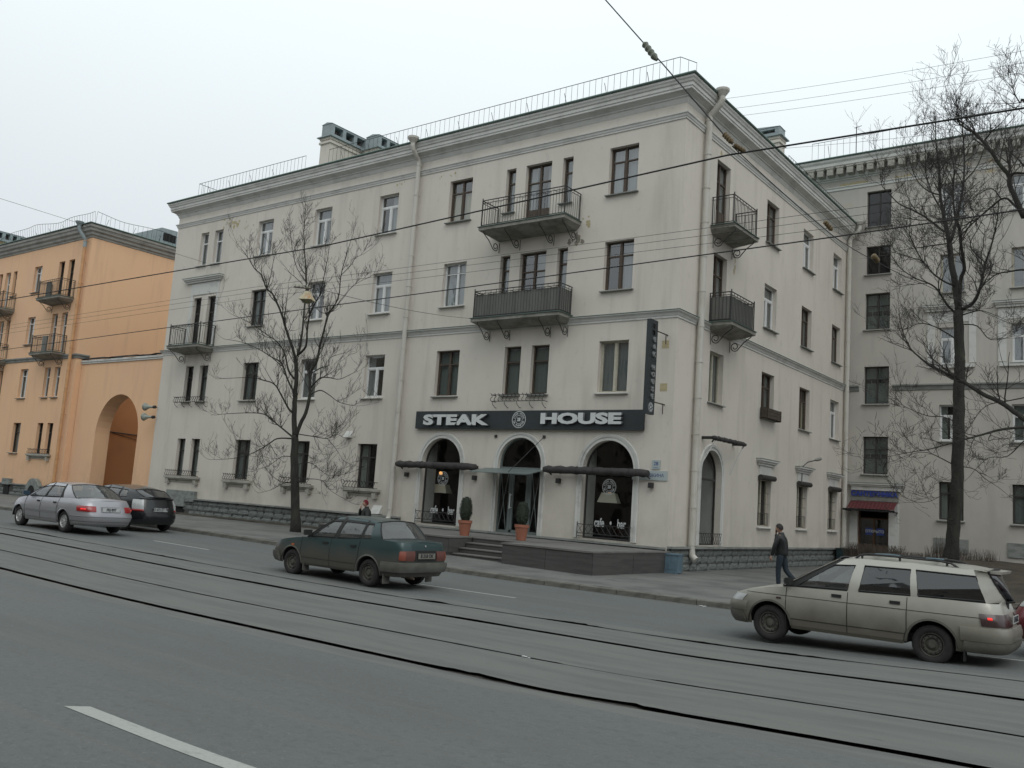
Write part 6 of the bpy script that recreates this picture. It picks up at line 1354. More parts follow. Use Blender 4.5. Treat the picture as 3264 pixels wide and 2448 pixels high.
for q0, q1 in ((-1.1, -.6), (.6, 1.1)): c.band(1, q0, q1, .60, .72, .012, 'headlight', clear_lens, n=8)
for sd in (1, -1): c.side(sd, 1.10, -.90, .52, .58, .010, 'rub_strip', sil_low, n=14); c.side(sd, 1.08, -.92, .25, .36, .006, 'sill_panel', sil_low, n=12)

# black hatchback parked at the kerb
blk_p = paint('black car paint', (.012, .013, .015), (.05, .05, .048), .25, .45, .4, .22, .3)
c = Car('hatchback_car', 'black hatchback parked at the kerb behind the silver saloon', 'car', dict(
    paint=blk_p, p=5, taper=.09, w=[(.15, .74), (.3, .83), (.6, .86), (.85, .85), (1.0, .81), (1.15, .76)], wheels=(1.38, -1.32), arch=.345, wr=.31, sill=.24, rt=.31, rim=alloy, rimstyle='alloy', spokes=5,
    front=[(.2, 2.05), (.4, 2.19), (.55, 2.2), (.7, 2.1), (.9, 1.8)], rear=[(.2, -2.12), (.4, -2.22), (.6, -2.22), (.9, -2.12), (1.1, -2.04)],
    shoulder=[(-2.2, 1.08), (-1.9, 1.09), (-1.2, 1.06), (0, 1.0), (1.0, .96), (1.5, .88), (2.1, .70)], belt=[(-2, 1.09), (-1, 1.05), (0, 1.0), (1.2, .95)], cowl=1.35, deck=-2.0, doors=(1.1, .1, -.85), handle=.86, seat=.2, roofc=-.2, roofw=.56, crown=.04, inset=.03,
    lines=[(1.45, .50), (1.1, .40), (.15, .0), (.06, -.08), (-.84, -.75), (-.92, -.82), (-1.35, -1.12), (-2.0, -1.45)], kinds=['p', 'g', 'b', 'g', 'b', 'g', 'p'],
    roof=[(-1.6, 1.28), (-1.2, 1.34), (-.5, 1.41), (0, 1.42), (.55, 1.35)], glass=car_glass, glass_back=car_tint, bow=.2, bow_r=.12, mirror_m=blk_p, handle_m=blk_p), (-29.05, 17.0, gz(-28.5)), math.radians(179))
c.band(-1, -1.9, 1.9, .26, .56, .03, 'bumper', blk_p, n=40)
for q0, q1 in ((-1.22, -.80), (.80, 1.22)): c.band(-1, q0, q1, .72, 1.02, .024, 'tail_light', clear_lens, n=20); c.band(-1, q0, q1, .66, .715, .024, 'tail_light', red_lens, n=20)
numplate(c, -1, .72, 'О 672 ЕТ 78', .03, w=.5); c.band(-1, -.95, .95, 1.05, 1.09, .04, 'spoiler', blk_p, n=14)
for q0, q1 in ((-1.2, -.6), (.6, 1.2)): c.band(1, q0, q1, .62, .75, .012, 'headlight', clear_lens, n=8)

# dark red car, only its nose enters the picture on the right
red_p = paint('dark red car paint', (.16, .012, .02), (.10, .05, .045), .3, .5, .5, .25, .3)
c = Car('hatchback_car', 'dark red car with a clear headlight just entering the picture behind the champagne estate', 'car', dict(
    paint=red_p, p=4.5, taper=.10, w=[(.15, .74), (.3, .83), (.6, .87), (.85, .85), (1.0, .80)], wheels=(1.3, -1.25), arch=.345, wr=.30, sill=.24, rt=.30, rim=steel_rim, rimstyle='steel',
    front=[(.2, 2.0), (.4, 2.1), (.55, 2.1), (.75, 2.0), (.95, 1.8)], rear=[(.2, -2.0), (.5, -2.08), (.9, -2.02), (1.1, -1.95)],
    shoulder=[(-2.1, 1.0), (-1.2, 1.02), (0, .98), (1.0, .95), (1.5, .90), (2.05, .80)], belt=[(-2, 1.0), (-1, 1.0), (0, .98), (1.2, .94)], cowl=1.15, deck=-1.9, doors=(1.05, .1, -.80), handle=.86, seat=.2, roofc=-.3, roofw=.55, crown=.05, inset=.03,
    lines=[(1.2, .45), (1.0, .35), (.15, .0), (.06, -.08), (-.80, -.75), (-.88, -.82), (-1.4, -1.25), (-1.9, -1.6)], kinds=['p', 'g', 'b', 'g', 'b', 'g', 'p'],
    roof=[(-1.7, 1.38), (-1.2, 1.43), (-.5, 1.47), (0, 1.47), (.5, 1.42)], glass=car_glass, bow=.18, mirror_m=red_p), (-.38, 17.25, gz(0)), math.radians(180))
for q0, q1 in ((-1.5, -.62), (.62, 1.5)): c.band(1, q0, q1, .74, .90, .016, 'headlight', clear_lens, n=12)
c.band(1, -.5, .5, .66, .80, .012, 'grille', rubber, n=8); c.band(1, -1.8, 1.8, .30, .58, .03, 'bumper', red_p, n=30)

# ------------------------------------------------------------------ people (one skinned body each, clothing as children)
skin_c = mat('skin', (.42, .24, .17), .6); hair_m = mat('dark hair', (.018, .014, .012), .7); jacket_m = mat('black leather jacket', (.014, .016, .017), .5, bump=.4, bump_scale=14, noise_amt=.3)
jean_m = mat('dark blue jeans', (.018, .030, .042), .85, noise_amt=.3, noise_scale=12); shoe_m = mat('black shoe', (.012, .012, .012), .5)
def skinmesh(name, verts, edges, radii, m, parent, sub=2, root=0):
    me = bpy.data.meshes.new(name); me.from_pydata(verts, edges, []); o = bpy.data.objects.new(name, me); C.objects.link(o)
    mod = o.modifiers.new('skin', 'SKIN'); mod.use_smooth_shade = True; sv = me.skin_vertices[0].data
    for i, r in enumerate(radii): r = r if isinstance(r, tuple) else (r, r); sv[i].radius = r
    for i in range(len(verts)): sv[i].use_root = (i == root)
    sd = o.modifiers.new('sub', 'SUBSURF'); sd.levels = sub; sd.render_levels = sub
    dg = bpy.context.evaluated_depsgraph_get(); m2 = bpy.data.meshes.new_from_object(o.evaluated_get(dg)); bpy.data.objects.remove(o)
    m2.materials.clear(); m2.materials.append(m); m2.polygons.foreach_set('use_smooth', [True]*len(m2.polygons))
    return inst(m2, name, parent)
def chain(pts): return [(i, i+1) for i in range(len(pts)-1)]
def head(t, p, yaw, skin=skin_c, hair=hair_m, hat=None, s=1.0, tilt=0):
    """head as one mesh with nose, brow, chin and ears; faces -x at yaw 0"""
    M = Matrix.Translation(p) @ Matrix.Rotation(yaw, 4, 'Z') @ Matrix.Rotation(tilt, 4, 'Y') @ Matrix.Scale(s, 4)
    n, m_ = 20, 14; vs = []
    for j in range(m_+1):
        ph = PI*j/m_
        for i in range(n):
            th = 2*PI*i/n; x = -math.cos(th)*math.sin(ph); y = math.sin(th)*math.sin(ph); z = math.cos(ph)
            rx, ry, rz = .098, .076, .118; f = max(0, -x)
            X, Y_, Z_ = x*rx, y*ry, z*rz
            if z < 0: X *= 1-.10*abs(z); Y_ *= 1-.30*abs(z)**1.3; X += -.016*f*abs(z)          # chin
            g = math.exp(-((Z_+.012)/.026)**2-(Y_/.017)**2)*f; X -= .026*g                         # nose
            X += .010*math.exp(-((Z_-.018)/.013)**2-((abs(Y_)-.031)/.016)**2)*f                    # eye sockets
            X -= .006*math.exp(-((Z_+.052)/.010)**2-(Y_/.025)**2)*f                                # lips
            e_ = math.exp(-((Z_+.0)/.028)**2-((X-.005)/.018)**2)*(abs(y) > .8); Y_ += math.copysign(.016*e_, Y_)   # ears
            vs.append(M @ Vector((X, Y_, Z_)))
    k = MB(); k.add(vs, [(j*n+i, j*n+(i+1) % n, (j+1)*n+(i+1) % n, (j+1)*n+i) for j in range(m_) for i in range(n)]); hd = k.build('head', skin, t, smooth=True)
    k = MB(); vs = []
    for j in range(8):
        ph = PI*.64*j/7
        for i in range(n):
            th = 2*PI*i/n; lim = 1.0 if math.cos(th) < -.1 else (.82 if math.cos(th) < .35 else .56); ph2 = ph*lim
            x = -math.cos(th)*math.sin(ph2); y = math.sin(th)*math.sin(ph2); z = math.cos(ph2); r = 1.09+(.04*math.sin(i*2.7+j*1.9) if not hat else .03); vs.append(M @ Vector((x*.100*r+.002, y*.080*r, z*.120*r+.002)))
    k.add(vs, [(j*n+i, j*n+(i+1) % n, (j+1)*n+(i+1) % n, (j+1)*n+i) for j in range(7) for i in range(n)]); k.build('knit_hat' if hat else 'hair', hat or hair, t, smooth=True)
    for sy in (1, -1):
        k = MB(); k.lathe([(0, -.008), (.009, 0), (0, .008)], 8, M @ Matrix.Translation((-.083, sy*.031, .016))); k.build('eye', shoe_m, hd)
    k = MB(); k.box(-.099, -.092, -.022, .022, -.0545, -.0515); k.v = [tuple(M @ Vector(v)) for v in k.v]; k.build('mouth', mat('lip', (.24, .09, .08), .6), hd)
def hand(t, wrist, dirv, palm_n, m, curl=.6, s=1.0):
    """palm and five fingers as one skinned mesh rooted in the palm"""
    d = Vector(dirv).normalized(); n = Vector(palm_n); n = (n-d*n.dot(d)).normalized(); w = d.cross(n); W_ = Vector(wrist)
    V = [W_, W_+d*.045*s, W_+d*.085*s]; E_ = [(0, 1), (1, 2)]; R_ = [(.022*s, .018*s), (.036*s, .017*s), (.036*s, .015*s)]
    for f, (off, L) in enumerate(((-.030, .062), (-.010, .075), (.010, .07), (.029, .055))):
        b = len(V); p = W_+d*.092*s+w*off*s; V.append(p); E_.append((2, b)); R_.append(.0095*s); dd = d.copy()
        for j in range(3):
            a = curl*(.7+j*.3); dd = (dd*math.cos(a)+n*math.sin(a)).normalized(); n_ = n; p = p+dd*L/3*s*1.1; V.append(p); E_.append((b+j, b+j+1)); R_.append((.0085-.001*j)*s)
    b = len(V); p = W_+d*.03*s-w*.034*s; V.append(p); E_.append((1, b)); R_.append(.012*s); dd = (d*.7-w*.6+n*.35).normalized()
    for j in range(2): p = p+dd*.03*s; V.append(p); E_.append((b+j, b+j+1)); R_.append(.010*s-.001*j); dd = (dd+d*.5+n*.3).normalized()
    return skinmesh('hand', [tuple(v) for v in V], E_, R_, m, t, 1)
def person(label, loc, rot, legs, arms, jm, tm, lean=0, hat=None, hyaw=0, htilt=0, s=1.0, hair=hair_m):
    """legs: two lists hip,knee,ankle,toe ; arms: two lists shoulder,elbow,wrist (facing -x, left is -y)"""
    t = thing('person', label, 'person', loc, rot); t.scale = (s, s, s); L = lean
    pel = (0, 0, .95); ch = (-L*.5, 0, 1.18); sh = (-L, 0, 1.42); nk = (-L*1.1-.01, 0, 1.52); hb = (-L*1.1-.03, 0, 1.58)
    # continuous body
    V = [pel, ch, sh, nk, hb]; E_ = [(0, 1), (1, 2), (2, 3), (3, 4)]; R_ = [(.08, .10), (.08, .10), (.05, .07), (.048, .048), (.052, .052)]
    for lg in legs:
        b = len(V); V += lg; E_ += [(0, b)]+[(b+i, b+i+1) for i in range(len(lg)-1)]; R_ += [.055, .045, .035, .02][:len(lg)]
    for ar in arms:
        b = len(V); V += ar; E_ += [(2, b)]+[(b+i, b+i+1) for i in range(len(ar)-1)]; R_ += [.04, .035, .027]
    skinmesh('body', V, E_, R_, skin_c, t, 2)
    # jacket
    V = [(0+.0, 0, .86), (-L*.2, 0, 1.0), ch, (-L*.8, 0, 1.33), (-L, 0, 1.45), (-L*1.1, 0, 1.50)]; E_ = chain(V); R_ = [(.165, .20), (.165, .205), (.165, .21), (.14, .20), (.10, .13), (.075, .075)]
    for ar in arms:
        b = len(V); a0, a1, a2 = [Vector(a) for a in ar]; m1 = (a0+a1)/2; V += [tuple(a0), tuple(m1), tuple(a1), tuple((a1+a2)/2), tuple(a2+(a2-a1)*.02)]; E_ += [(3, b)]+[(b+i, b+i+1) for i in range(4)]; R_ += [.085, .075, .066, .058, .050]
    skinmesh('jacket', V, E_, R_, jm, t, 2)
    V = [(0, 0, .98), (0, 0, .90)]; E_ = [(0, 1)]; R_ = [(.145, .175), (.15, .18)]
    for lg in legs:
        b = len(V); h, kn, an = [Vector(a) for a in lg[:3]]; V += [tuple(h), tuple((h+kn)/2), tuple(kn), tuple((kn+an)/2), tuple(an+Vector((0, 0, .02)))]; E_ += [(1, b)]+[(b+i, b+i+1) for i in range(4)]; R_ += [.105, .095, .078, .070, .066]
    skinmesh('trousers', V, E_, R_, tm, t, 2)
    for lg in legs:
        an, to = Vector(lg[2]), Vector(lg[3]); f_ = (to-an); hp = an-f_*.35+Vector((0, 0, -.035)); skinmesh('shoe', [tuple(an+Vector((0, 0, .03))), tuple(hp+f_*.3), tuple(an+f_*.6+Vector((0, 0, -.0))), tuple(to)], [(0, 1), (1, 2), (2, 3)], [.05, .048, .045, .036], shoe_m, t, 1)
    head(t, (hb[0]-.02, 0, 1.665), hyaw, hat=hat, tilt=htilt, hair=hair)
    k = MB(); k.tube([(-L*1.1+.01, 0, 1.435), (-L*1.1+.008, 0, 1.49), (-L*1.1+.002, 0, 1.555)], [.125, .088, .074], 16); k.build('collar', jm, t)
    return t
# man walking left with a phone or cigarette raised to his mouth
x_, y_ = -9.3, 24.95
t = person('man in a black jacket walking left with one hand raised to his face', (x_, y_, zg(x_)), 0,
    [[(0, -.09, .92), (-.05, -.09, .50), (-.03, -.09, .085), (-.17, -.09, .035)], [(.02, .09, .92), (.10, .09, .52), (.40, .09, .20), (.31, .09, .045)]],
    [[(-.03, -.19, 1.42), (-.12, -.24, 1.14), (-.20, -.21, .90)], [(-.05, .19, 1.42), (-.20, .22, 1.20), (-.20, .07, 1.50)]], jacket_m, jean_m, lean=.03, htilt=-.18, s=.985)
hand(t, (-.205, -.21, .89), (-.25, 0, -1), (.2, 1, 0), skin_c, .45); hand(t, (-.20, .07, 1.50), (.15, -.35, 1), (.9, 0, -.2), skin_c, .55)
k = MB(); k.box(-.185, -.165, -.02, .06, 1.56, 1.68); k.build('phone', shoe_m, t)
# person in a dark red hat behind the teal saloon
x_, y_ = -20.55, 20.0
t = person('person in a dark red knit hat standing behind the teal saloon', (x_, y_, zg(x_)), math.radians(62),
    [[(0, -.09, .92), (-.03, -.10, .50), (0, -.10, .085), (-.14, -.11, .035)], [(.0, .09, .92), (.02, .10, .50), (.06, .10, .085), (-.08, .11, .035)]],
    [[(-.03, -.20, 1.41), (-.08, -.34, 1.16), (-.20, -.24, .98)], [(-.03, .19, 1.41), (-.18, .30, 1.20), (-.23, .08, 1.46)]], mat('dark green grey jacket', (.022, .026, .022), .8, noise_amt=.3), jean_m, lean=.02,
    hat=mat('dark red knit', (.13, .012, .02), .95, bump=.6, bump_scale=60), s=.84)
hand(t, (-.23, .08, 1.46), (.1, -.3, 1), (.9, 0, -.2), skin_c, .55); hand(t, (-.205, -.235, .97), (-.4, .3, -.8), (.3, 1, 0), skin_c, .45)

# ------------------------------------------------------------------ bare trees
T1=[[[-26.73,22.5,0.35,0.2],[-27.06,22.5,2.11,0.183],[-27.23,22.5,3.17,0.167],[-27.33,22.5,3.92,0.15]],
 [[-27.33,22.5,3.92,0.125],[-27.5,22.5,4.79,0.115],[-27.55,22.5,5.55,0.105],[-27.58,22.5,6.26,0.095],[-27.72,22.5,6.82,0.085]],
 [[-27.72,22.5,6.82,0.07],[-27.82,22.38,7.3,0.064],[-28.02,22.26,7.79,0.058],[-28.09,22.14,8.11,0.053],[-28.25,22.02,8.6,0.047],[-28.7,21.9,9.35,0.041],[-29.0,21.78,9.61,0.035],[-29.25,21.66,10.14,0.029],[-29.56,21.54,10.4,0.024],[-29.89,21.42,10.84,0.018],[-30.22,21.3,11.22,0.012]],
 [[-27.64,22.5,6.98,0.055],[-27.66,22.63,7.68,0.047],[-27.84,22.77,8.73,0.039],[-28.03,22.9,10.05,0.032],[-28.52,23.03,11.49,0.024],[-28.85,23.17,12.4,0.016],[-29.0,23.3,12.85,0.008]],
 [[-27.57,22.5,7.06,0.055],[-27.07,22.39,7.32,0.048],[-26.94,22.27,7.95,0.042],[-26.73,22.16,8.52,0.035],[-26.33,22.04,8.92,0.028],[-25.99,21.93,9.22,0.021],[-25.65,21.81,10.32,0.015],[-25.48,21.7,10.78,0.008]],
 [[-27.26,22.5,3.9,0.09],[-27.11,22.57,4.47,0.084],[-27.0,22.64,4.8,0.079],[-26.96,22.71,5.41,0.073],[-27.1,22.79,6.02,0.067],[-27.16,22.86,6.47,0.061],[-26.98,22.93,6.86,0.056],[-26.98,23.0,7.43,0.05],[-26.88,23.07,8.22,0.044],[-26.83,23.14,8.73,0.039],[-26.89,23.21,8.8,0.033],[-26.52,23.29,9.37,0.027],[-26.57,23.36,10.29,0.021],[-26.46,23.43,11.09,0.016],[-26.35,23.5,11.68,0.01]],
 [[-26.68,22.5,5.75,0.035],[-25.98,22.3,6.05,0.028],[-25.29,22.1,6.03,0.022],[-24.45,21.9,5.92,0.015],[-23.46,21.7,6.12,0.008]],
 [[-26.74,22.5,6.29,0.03],[-26.43,22.7,6.53,0.025],[-26.27,22.9,6.64,0.019],[-26.46,23.1,6.98,0.013],[-25.76,23.3,7.2,0.008]],
 [[-26.65,22.5,5.48,0.03],[-26.5,22.8,5.68,0.025],[-26.34,23.1,5.56,0.019],[-26.01,23.4,5.29,0.013],[-25.46,23.7,5.19,0.008]],
 [[-27.56,22.5,4.79,0.05],[-27.53,22.25,4.92,0.043],[-27.7,22.0,5.38,0.036],[-27.87,21.75,5.78,0.029],[-28.17,21.5,5.91,0.022],[-28.88,21.25,6.0,0.015],[-30.4,21.0,5.95,0.008]],
 [[-27.44,22.5,3.87,0.045],[-28.05,22.65,4.09,0.039],[-28.8,22.8,4.38,0.033],[-29.84,22.95,4.79,0.026],[-31.05,23.1,4.88,0.02],[-32.69,23.25,4.87,0.014],[-33.79,23.4,4.83,0.008]],
 [[-27.61,22.5,5.55,0.045],[-28.22,22.6,6.13,0.039],[-28.79,22.7,6.78,0.033],[-29.67,22.8,7.12,0.026],[-30.58,22.9,7.47,0.02],[-31.9,23.0,7.85,0.014],[-33.25,23.1,8.07,0.008]],
 [[-27.68,22.5,6.1,0.045],[-27.86,22.33,6.41,0.039],[-28.0,22.17,7.05,0.033],[-28.29,22.0,7.48,0.026],[-28.72,21.83,7.75,0.02],[-29.73,21.67,8.29,0.014],[-30.56,21.5,8.6,0.008]],
 [[-27.45,22.5,3.81,0.035],[-28.03,22.26,3.78,0.029],[-28.35,22.02,3.48,0.024],[-28.93,21.78,3.13,0.018],[-29.62,21.54,2.93,0.013],[-30.71,21.3,2.83,0.007]],
 [[-27.32,22.5,3.12,0.02],[-28.38,22.83,3.12,0.015],[-29.53,23.17,2.78,0.011],[-30.91,23.5,2.53,0.006]],
 [[-27.2,22.5,2.16,0.018],[-27.5,22.17,2.18,0.014],[-27.6,21.83,2.37,0.01],[-27.45,21.5,2.51,0.006]],
 [[-27.21,22.5,2.19,0.018],[-28.02,22.67,2.08,0.014],[-28.78,22.83,1.84,0.01],[-29.75,23.0,1.67,0.006]],
 [[-27.11,22.5,3.98,0.025],[-26.04,22.27,3.89,0.021],[-25.0,22.05,3.8,0.016],[-24.32,21.82,3.94,0.011],[-23.7,21.6,3.82,0.007]],
 [[-25.51,22.5,3.84,0.014],[-25.0,22.5,3.48,0.01],[-24.58,22.5,3.08,0.006]],
 [[-27.06,22.5,2.83,0.018],[-26.69,22.75,2.94,0.015],[-26.48,23.0,2.8,0.012],[-26.09,23.25,2.52,0.009],[-25.44,23.5,2.61,0.006]],
 [[-26.96,22.5,2.17,0.018],[-25.97,22.27,2.33,0.015],[-25.01,22.05,2.27,0.012],[-24.27,21.82,1.95,0.009],[-23.27,21.6,1.69,0.006]],
 [[-29.95,22.5,9.86,0.02],[-29.61,22.37,10.34,0.015],[-29.36,22.23,10.83,0.011],[-29.07,22.1,11.14,0.006]],
 [[-27.54,22.5,9.91,0.02],[-28.43,22.7,10.58,0.015],[-29.02,22.9,11.35,0.011],[-29.51,23.1,12.13,0.006]],
 [[-25.6,22.5,9.98,0.018],[-25.36,22.7,10.37,0.014],[-25.33,22.9,10.72,0.01],[-25.13,23.1,10.91,0.006]],
 [[-26.07,22.5,8.59,0.02],[-25.63,22.7,9.11,0.015],[-25.33,22.9,9.64,0.011],[-24.8,23.1,9.95,0.006]]]
T2=[[[-6.03,30.0,1.23,0.27],[-5.95,30.0,2.13,0.259],[-5.86,30.0,3.26,0.247],[-5.83,30.0,4.97,0.236],[-5.81,30.0,6.35,0.224],[-5.8,30.0,7.05,0.213],[-5.82,30.0,7.58,0.201],[-5.84,30.0,8.76,0.19]],
 [[-5.84,30.0,8.76,0.15],[-5.94,30.11,9.49,0.135],[-6.09,30.22,10.35,0.119],[-6.17,30.33,11.05,0.104],[-6.29,30.44,11.54,0.089],[-6.42,30.56,12.16,0.073],[-6.52,30.67,12.78,0.058],[-6.6,30.78,13.81,0.043],[-6.71,30.89,14.63,0.027],[-6.77,31.0,15.57,0.012]],
 [[-5.82,30.0,8.81,0.09],[-5.75,29.83,9.68,0.081],[-5.62,29.67,10.0,0.072],[-5.68,29.5,10.66,0.063],[-5.68,29.33,11.14,0.054],[-5.79,29.17,11.54,0.046],[-5.81,29.0,12.24,0.037],[-5.75,28.83,12.88,0.028],[-5.84,28.67,13.64,0.019],[-5.79,28.5,14.33,0.01]],
 [[-6.07,30.0,11.0,0.07],[-5.96,30.3,11.79,0.058],[-5.83,30.6,13.05,0.046],[-5.87,30.9,14.18,0.034],[-6.0,31.2,15.43,0.022],[-6.09,31.5,16.04,0.01]],
 [[-5.75,30.0,8.78,0.08],[-5.39,29.87,8.96,0.068],[-5.18,29.73,9.39,0.057],[-5.02,29.6,10.08,0.045],[-4.82,29.47,10.65,0.033],[-4.66,29.33,11.33,0.022],[-4.59,29.2,12.01,0.01]],
 [[-5.87,30.0,8.6,0.05],[-6.13,29.75,8.94,0.043],[-6.33,29.5,9.33,0.037],[-6.52,29.25,9.5,0.03],[-6.85,29.0,9.63,0.023],[-7.24,28.75,9.93,0.017],[-7.43,28.5,10.27,0.01]],
 [[-5.97,30.0,9.57,0.045],[-6.27,30.17,9.75,0.039],[-6.66,30.33,10.11,0.033],[-7.0,30.5,10.57,0.026],[-7.36,30.67,10.77,0.02],[-7.93,30.83,11.05,0.014],[-8.41,31.0,11.27,0.008]],
 [[-6.89,30.0,10.43,0.03],[-7.11,30.07,10.87,0.025],[-7.34,30.15,11.48,0.019],[-7.32,30.23,11.96,0.013],[-7.39,30.3,12.8,0.008]],
 [[-6.25,30.0,11.3,0.05],[-6.52,29.86,11.57,0.044],[-6.84,29.71,11.85,0.038],[-7.21,29.57,12.09,0.032],[-7.49,29.43,12.25,0.026],[-7.76,29.29,12.59,0.02],[-7.94,29.14,12.85,0.014],[-7.96,29.0,13.32,0.008]],
 [[-6.15,30.0,10.93,0.03],[-6.74,30.2,10.97,0.025],[-7.09,30.4,11.01,0.019],[-7.55,30.6,11.06,0.013],[-8.08,30.8,11.06,0.008]],
 [[-6.38,30.0,12.54,0.035],[-6.68,29.88,12.66,0.028],[-6.96,29.75,12.95,0.022],[-7.14,29.62,13.39,0.015],[-7.27,29.5,14.0,0.008]],
 [[-6.3,30.0,11.97,0.04],[-6.64,30.18,12.64,0.032],[-6.89,30.35,13.43,0.024],[-6.96,30.52,14.25,0.016],[-7.09,30.7,15.22,0.008]],
 [[-5.83,30.0,7.8,0.035],[-6.22,30.2,8.12,0.03],[-6.66,30.4,8.41,0.024],[-7.11,30.6,8.56,0.019],[-7.57,30.8,8.43,0.013],[-8.05,31.0,8.44,0.008]],
 [[-5.88,30.0,3.97,0.025],[-6.18,29.75,4.14,0.021],[-6.45,29.5,4.28,0.017],[-6.71,29.25,4.31,0.012],[-7.08,29.0,4.17,0.008]],
 [[-5.84,30.0,3.97,0.022],[-5.46,30.33,3.92,0.017],[-5.21,30.67,3.66,0.013],[-4.96,31.0,3.47,0.008]],
 [[-5.8,30.0,8.59,0.03],[-5.26,29.67,8.64,0.023],[-4.93,29.33,8.5,0.015],[-4.43,29.0,8.19,0.008]],
 [[-5.77,30.0,8.32,0.03],[-5.38,30.33,8.31,0.023],[-5.06,30.67,7.93,0.015],[-4.51,31.0,8.07,0.008]],
 [[-5.86,30.0,3.2,0.016],[-6.17,29.75,3.09,0.013],[-6.49,29.5,2.87,0.011],[-6.8,29.25,2.81,0.009],[-7.06,29.0,2.92,0.006]],
 [[-5.72,30.0,12.83,0.035],[-5.39,30.33,13.44,0.026],[-5.21,30.67,14.26,0.017],[-5.21,31.0,15.07,0.008]],
 [[-5.09,30.0,10.19,0.03],[-5.48,29.8,10.71,0.023],[-5.21,29.6,11.21,0.015],[-4.99,29.4,11.6,0.008]],
 [[-5.82,30.0,5.25,0.025],[-6.21,29.82,5.44,0.021],[-6.59,29.65,5.45,0.017],[-6.99,29.48,5.6,0.012],[-7.28,29.3,5.76,0.008]]]
T3=[[[-1.75,26.0,1.05,0.33],[-1.82,26.0,2.78,0.278],[-2.08,26.0,4.54,0.225],[-2.14,26.0,7.3,0.172],[-2.2,26.0,10.63,0.12]],
 [[-1.99,26.0,3.98,0.13],[-3.11,26.08,4.64,0.12],[-3.56,26.17,4.97,0.11],[-4.02,26.25,5.34,0.1],[-4.56,26.33,5.66,0.09],[-4.99,26.42,5.98,0.08],[-5.16,26.5,6.04,0.07],[-5.51,26.58,6.28,0.06],[-5.92,26.67,6.52,0.05],[-6.21,26.75,6.78,0.04],[-6.46,26.83,7.05,0.03],[-6.71,26.92,7.62,0.02],[-6.83,27.0,8.19,0.01]],
 [[-2.13,26.0,6.14,0.15],[-2.63,25.96,7.08,0.14],[-3.38,25.93,10.03,0.13],[-3.5,25.89,10.19,0.12],[-3.69,25.86,10.72,0.11],[-3.82,25.82,11.11,0.1],[-3.83,25.79,11.33,0.09],[-4.05,25.75,11.67,0.08],[-4.24,25.71,12.06,0.07],[-4.44,25.68,12.37,0.06],[-4.59,25.64,12.57,0.05],[-4.79,25.61,12.73,0.04],[-4.97,25.57,12.91,0.03],[-4.99,25.54,13.06,0.02],[-5.03,25.5,13.41,0.01]],
 [[-2.02,26.0,5.0,0.07],[-3.24,25.83,4.73,0.063],[-3.68,25.67,4.68,0.056],[-4.03,25.5,4.6,0.049],[-4.39,25.33,4.46,0.042],[-4.7,25.17,4.34,0.036],[-5.11,25.0,4.18,0.029],[-5.52,24.83,4.03,0.022],[-5.88,24.67,3.94,0.015],[-6.3,24.5,3.82,0.008]],
 [[-2.13,26.0,6.6,0.06],[-3.22,26.17,8.73,0.052],[-3.56,26.33,8.9,0.043],[-3.93,26.5,8.93,0.035],[-4.28,26.67,8.92,0.027],[-4.64,26.83,8.66,0.018],[-4.92,27.0,8.29,0.01]],
 [[-2.13,26.0,8.23,0.07],[-3.35,26.09,10.09,0.061],[-3.72,26.17,10.58,0.053],[-4.01,26.26,10.89,0.044],[-4.43,26.34,10.64,0.036],[-4.86,26.43,10.3,0.027],[-5.13,26.51,10.07,0.019],[-5.49,26.6,10.04,0.01]],
 [[-3.84,26.0,11.41,0.06],[-3.7,26.1,11.49,0.05],[-3.5,26.2,11.49,0.04],[-3.25,26.3,11.67,0.03]],
 [[-4.45,26.0,12.46,0.035],[-4.24,25.83,12.63,0.026],[-4.01,25.67,12.73,0.017],[-3.85,25.5,12.81,0.008]],
 [[-3.51,26.0,11.61,0.04],[-3.75,26.27,12.01,0.029],[-4.08,26.53,12.35,0.019],[-4.4,26.8,12.21,0.008]],
 [[-4.04,26.0,10.79,0.03],[-4.3,26.2,11.18,0.025],[-4.66,26.4,11.14,0.019],[-4.97,26.6,10.96,0.013],[-5.15,26.8,10.83,0.008]],
 [[-2.06,26.0,9.65,0.05],[-3.39,26.1,13.21,0.04],[-3.62,26.2,13.46,0.03],[-3.79,26.3,13.89,0.02],[-3.87,26.4,14.39,0.01]],
 [[-3.26,26.0,5.54,0.03],[-3.94,26.27,5.44,0.023],[-4.51,26.53,5.33,0.015],[-4.92,26.8,4.85,0.008]],
 [[-3.06,26.0,4.58,0.03],[-3.49,26.1,4.45,0.025],[-3.93,26.2,4.01,0.019],[-4.38,26.3,3.96,0.013],[-4.75,26.4,3.62,0.008]]]

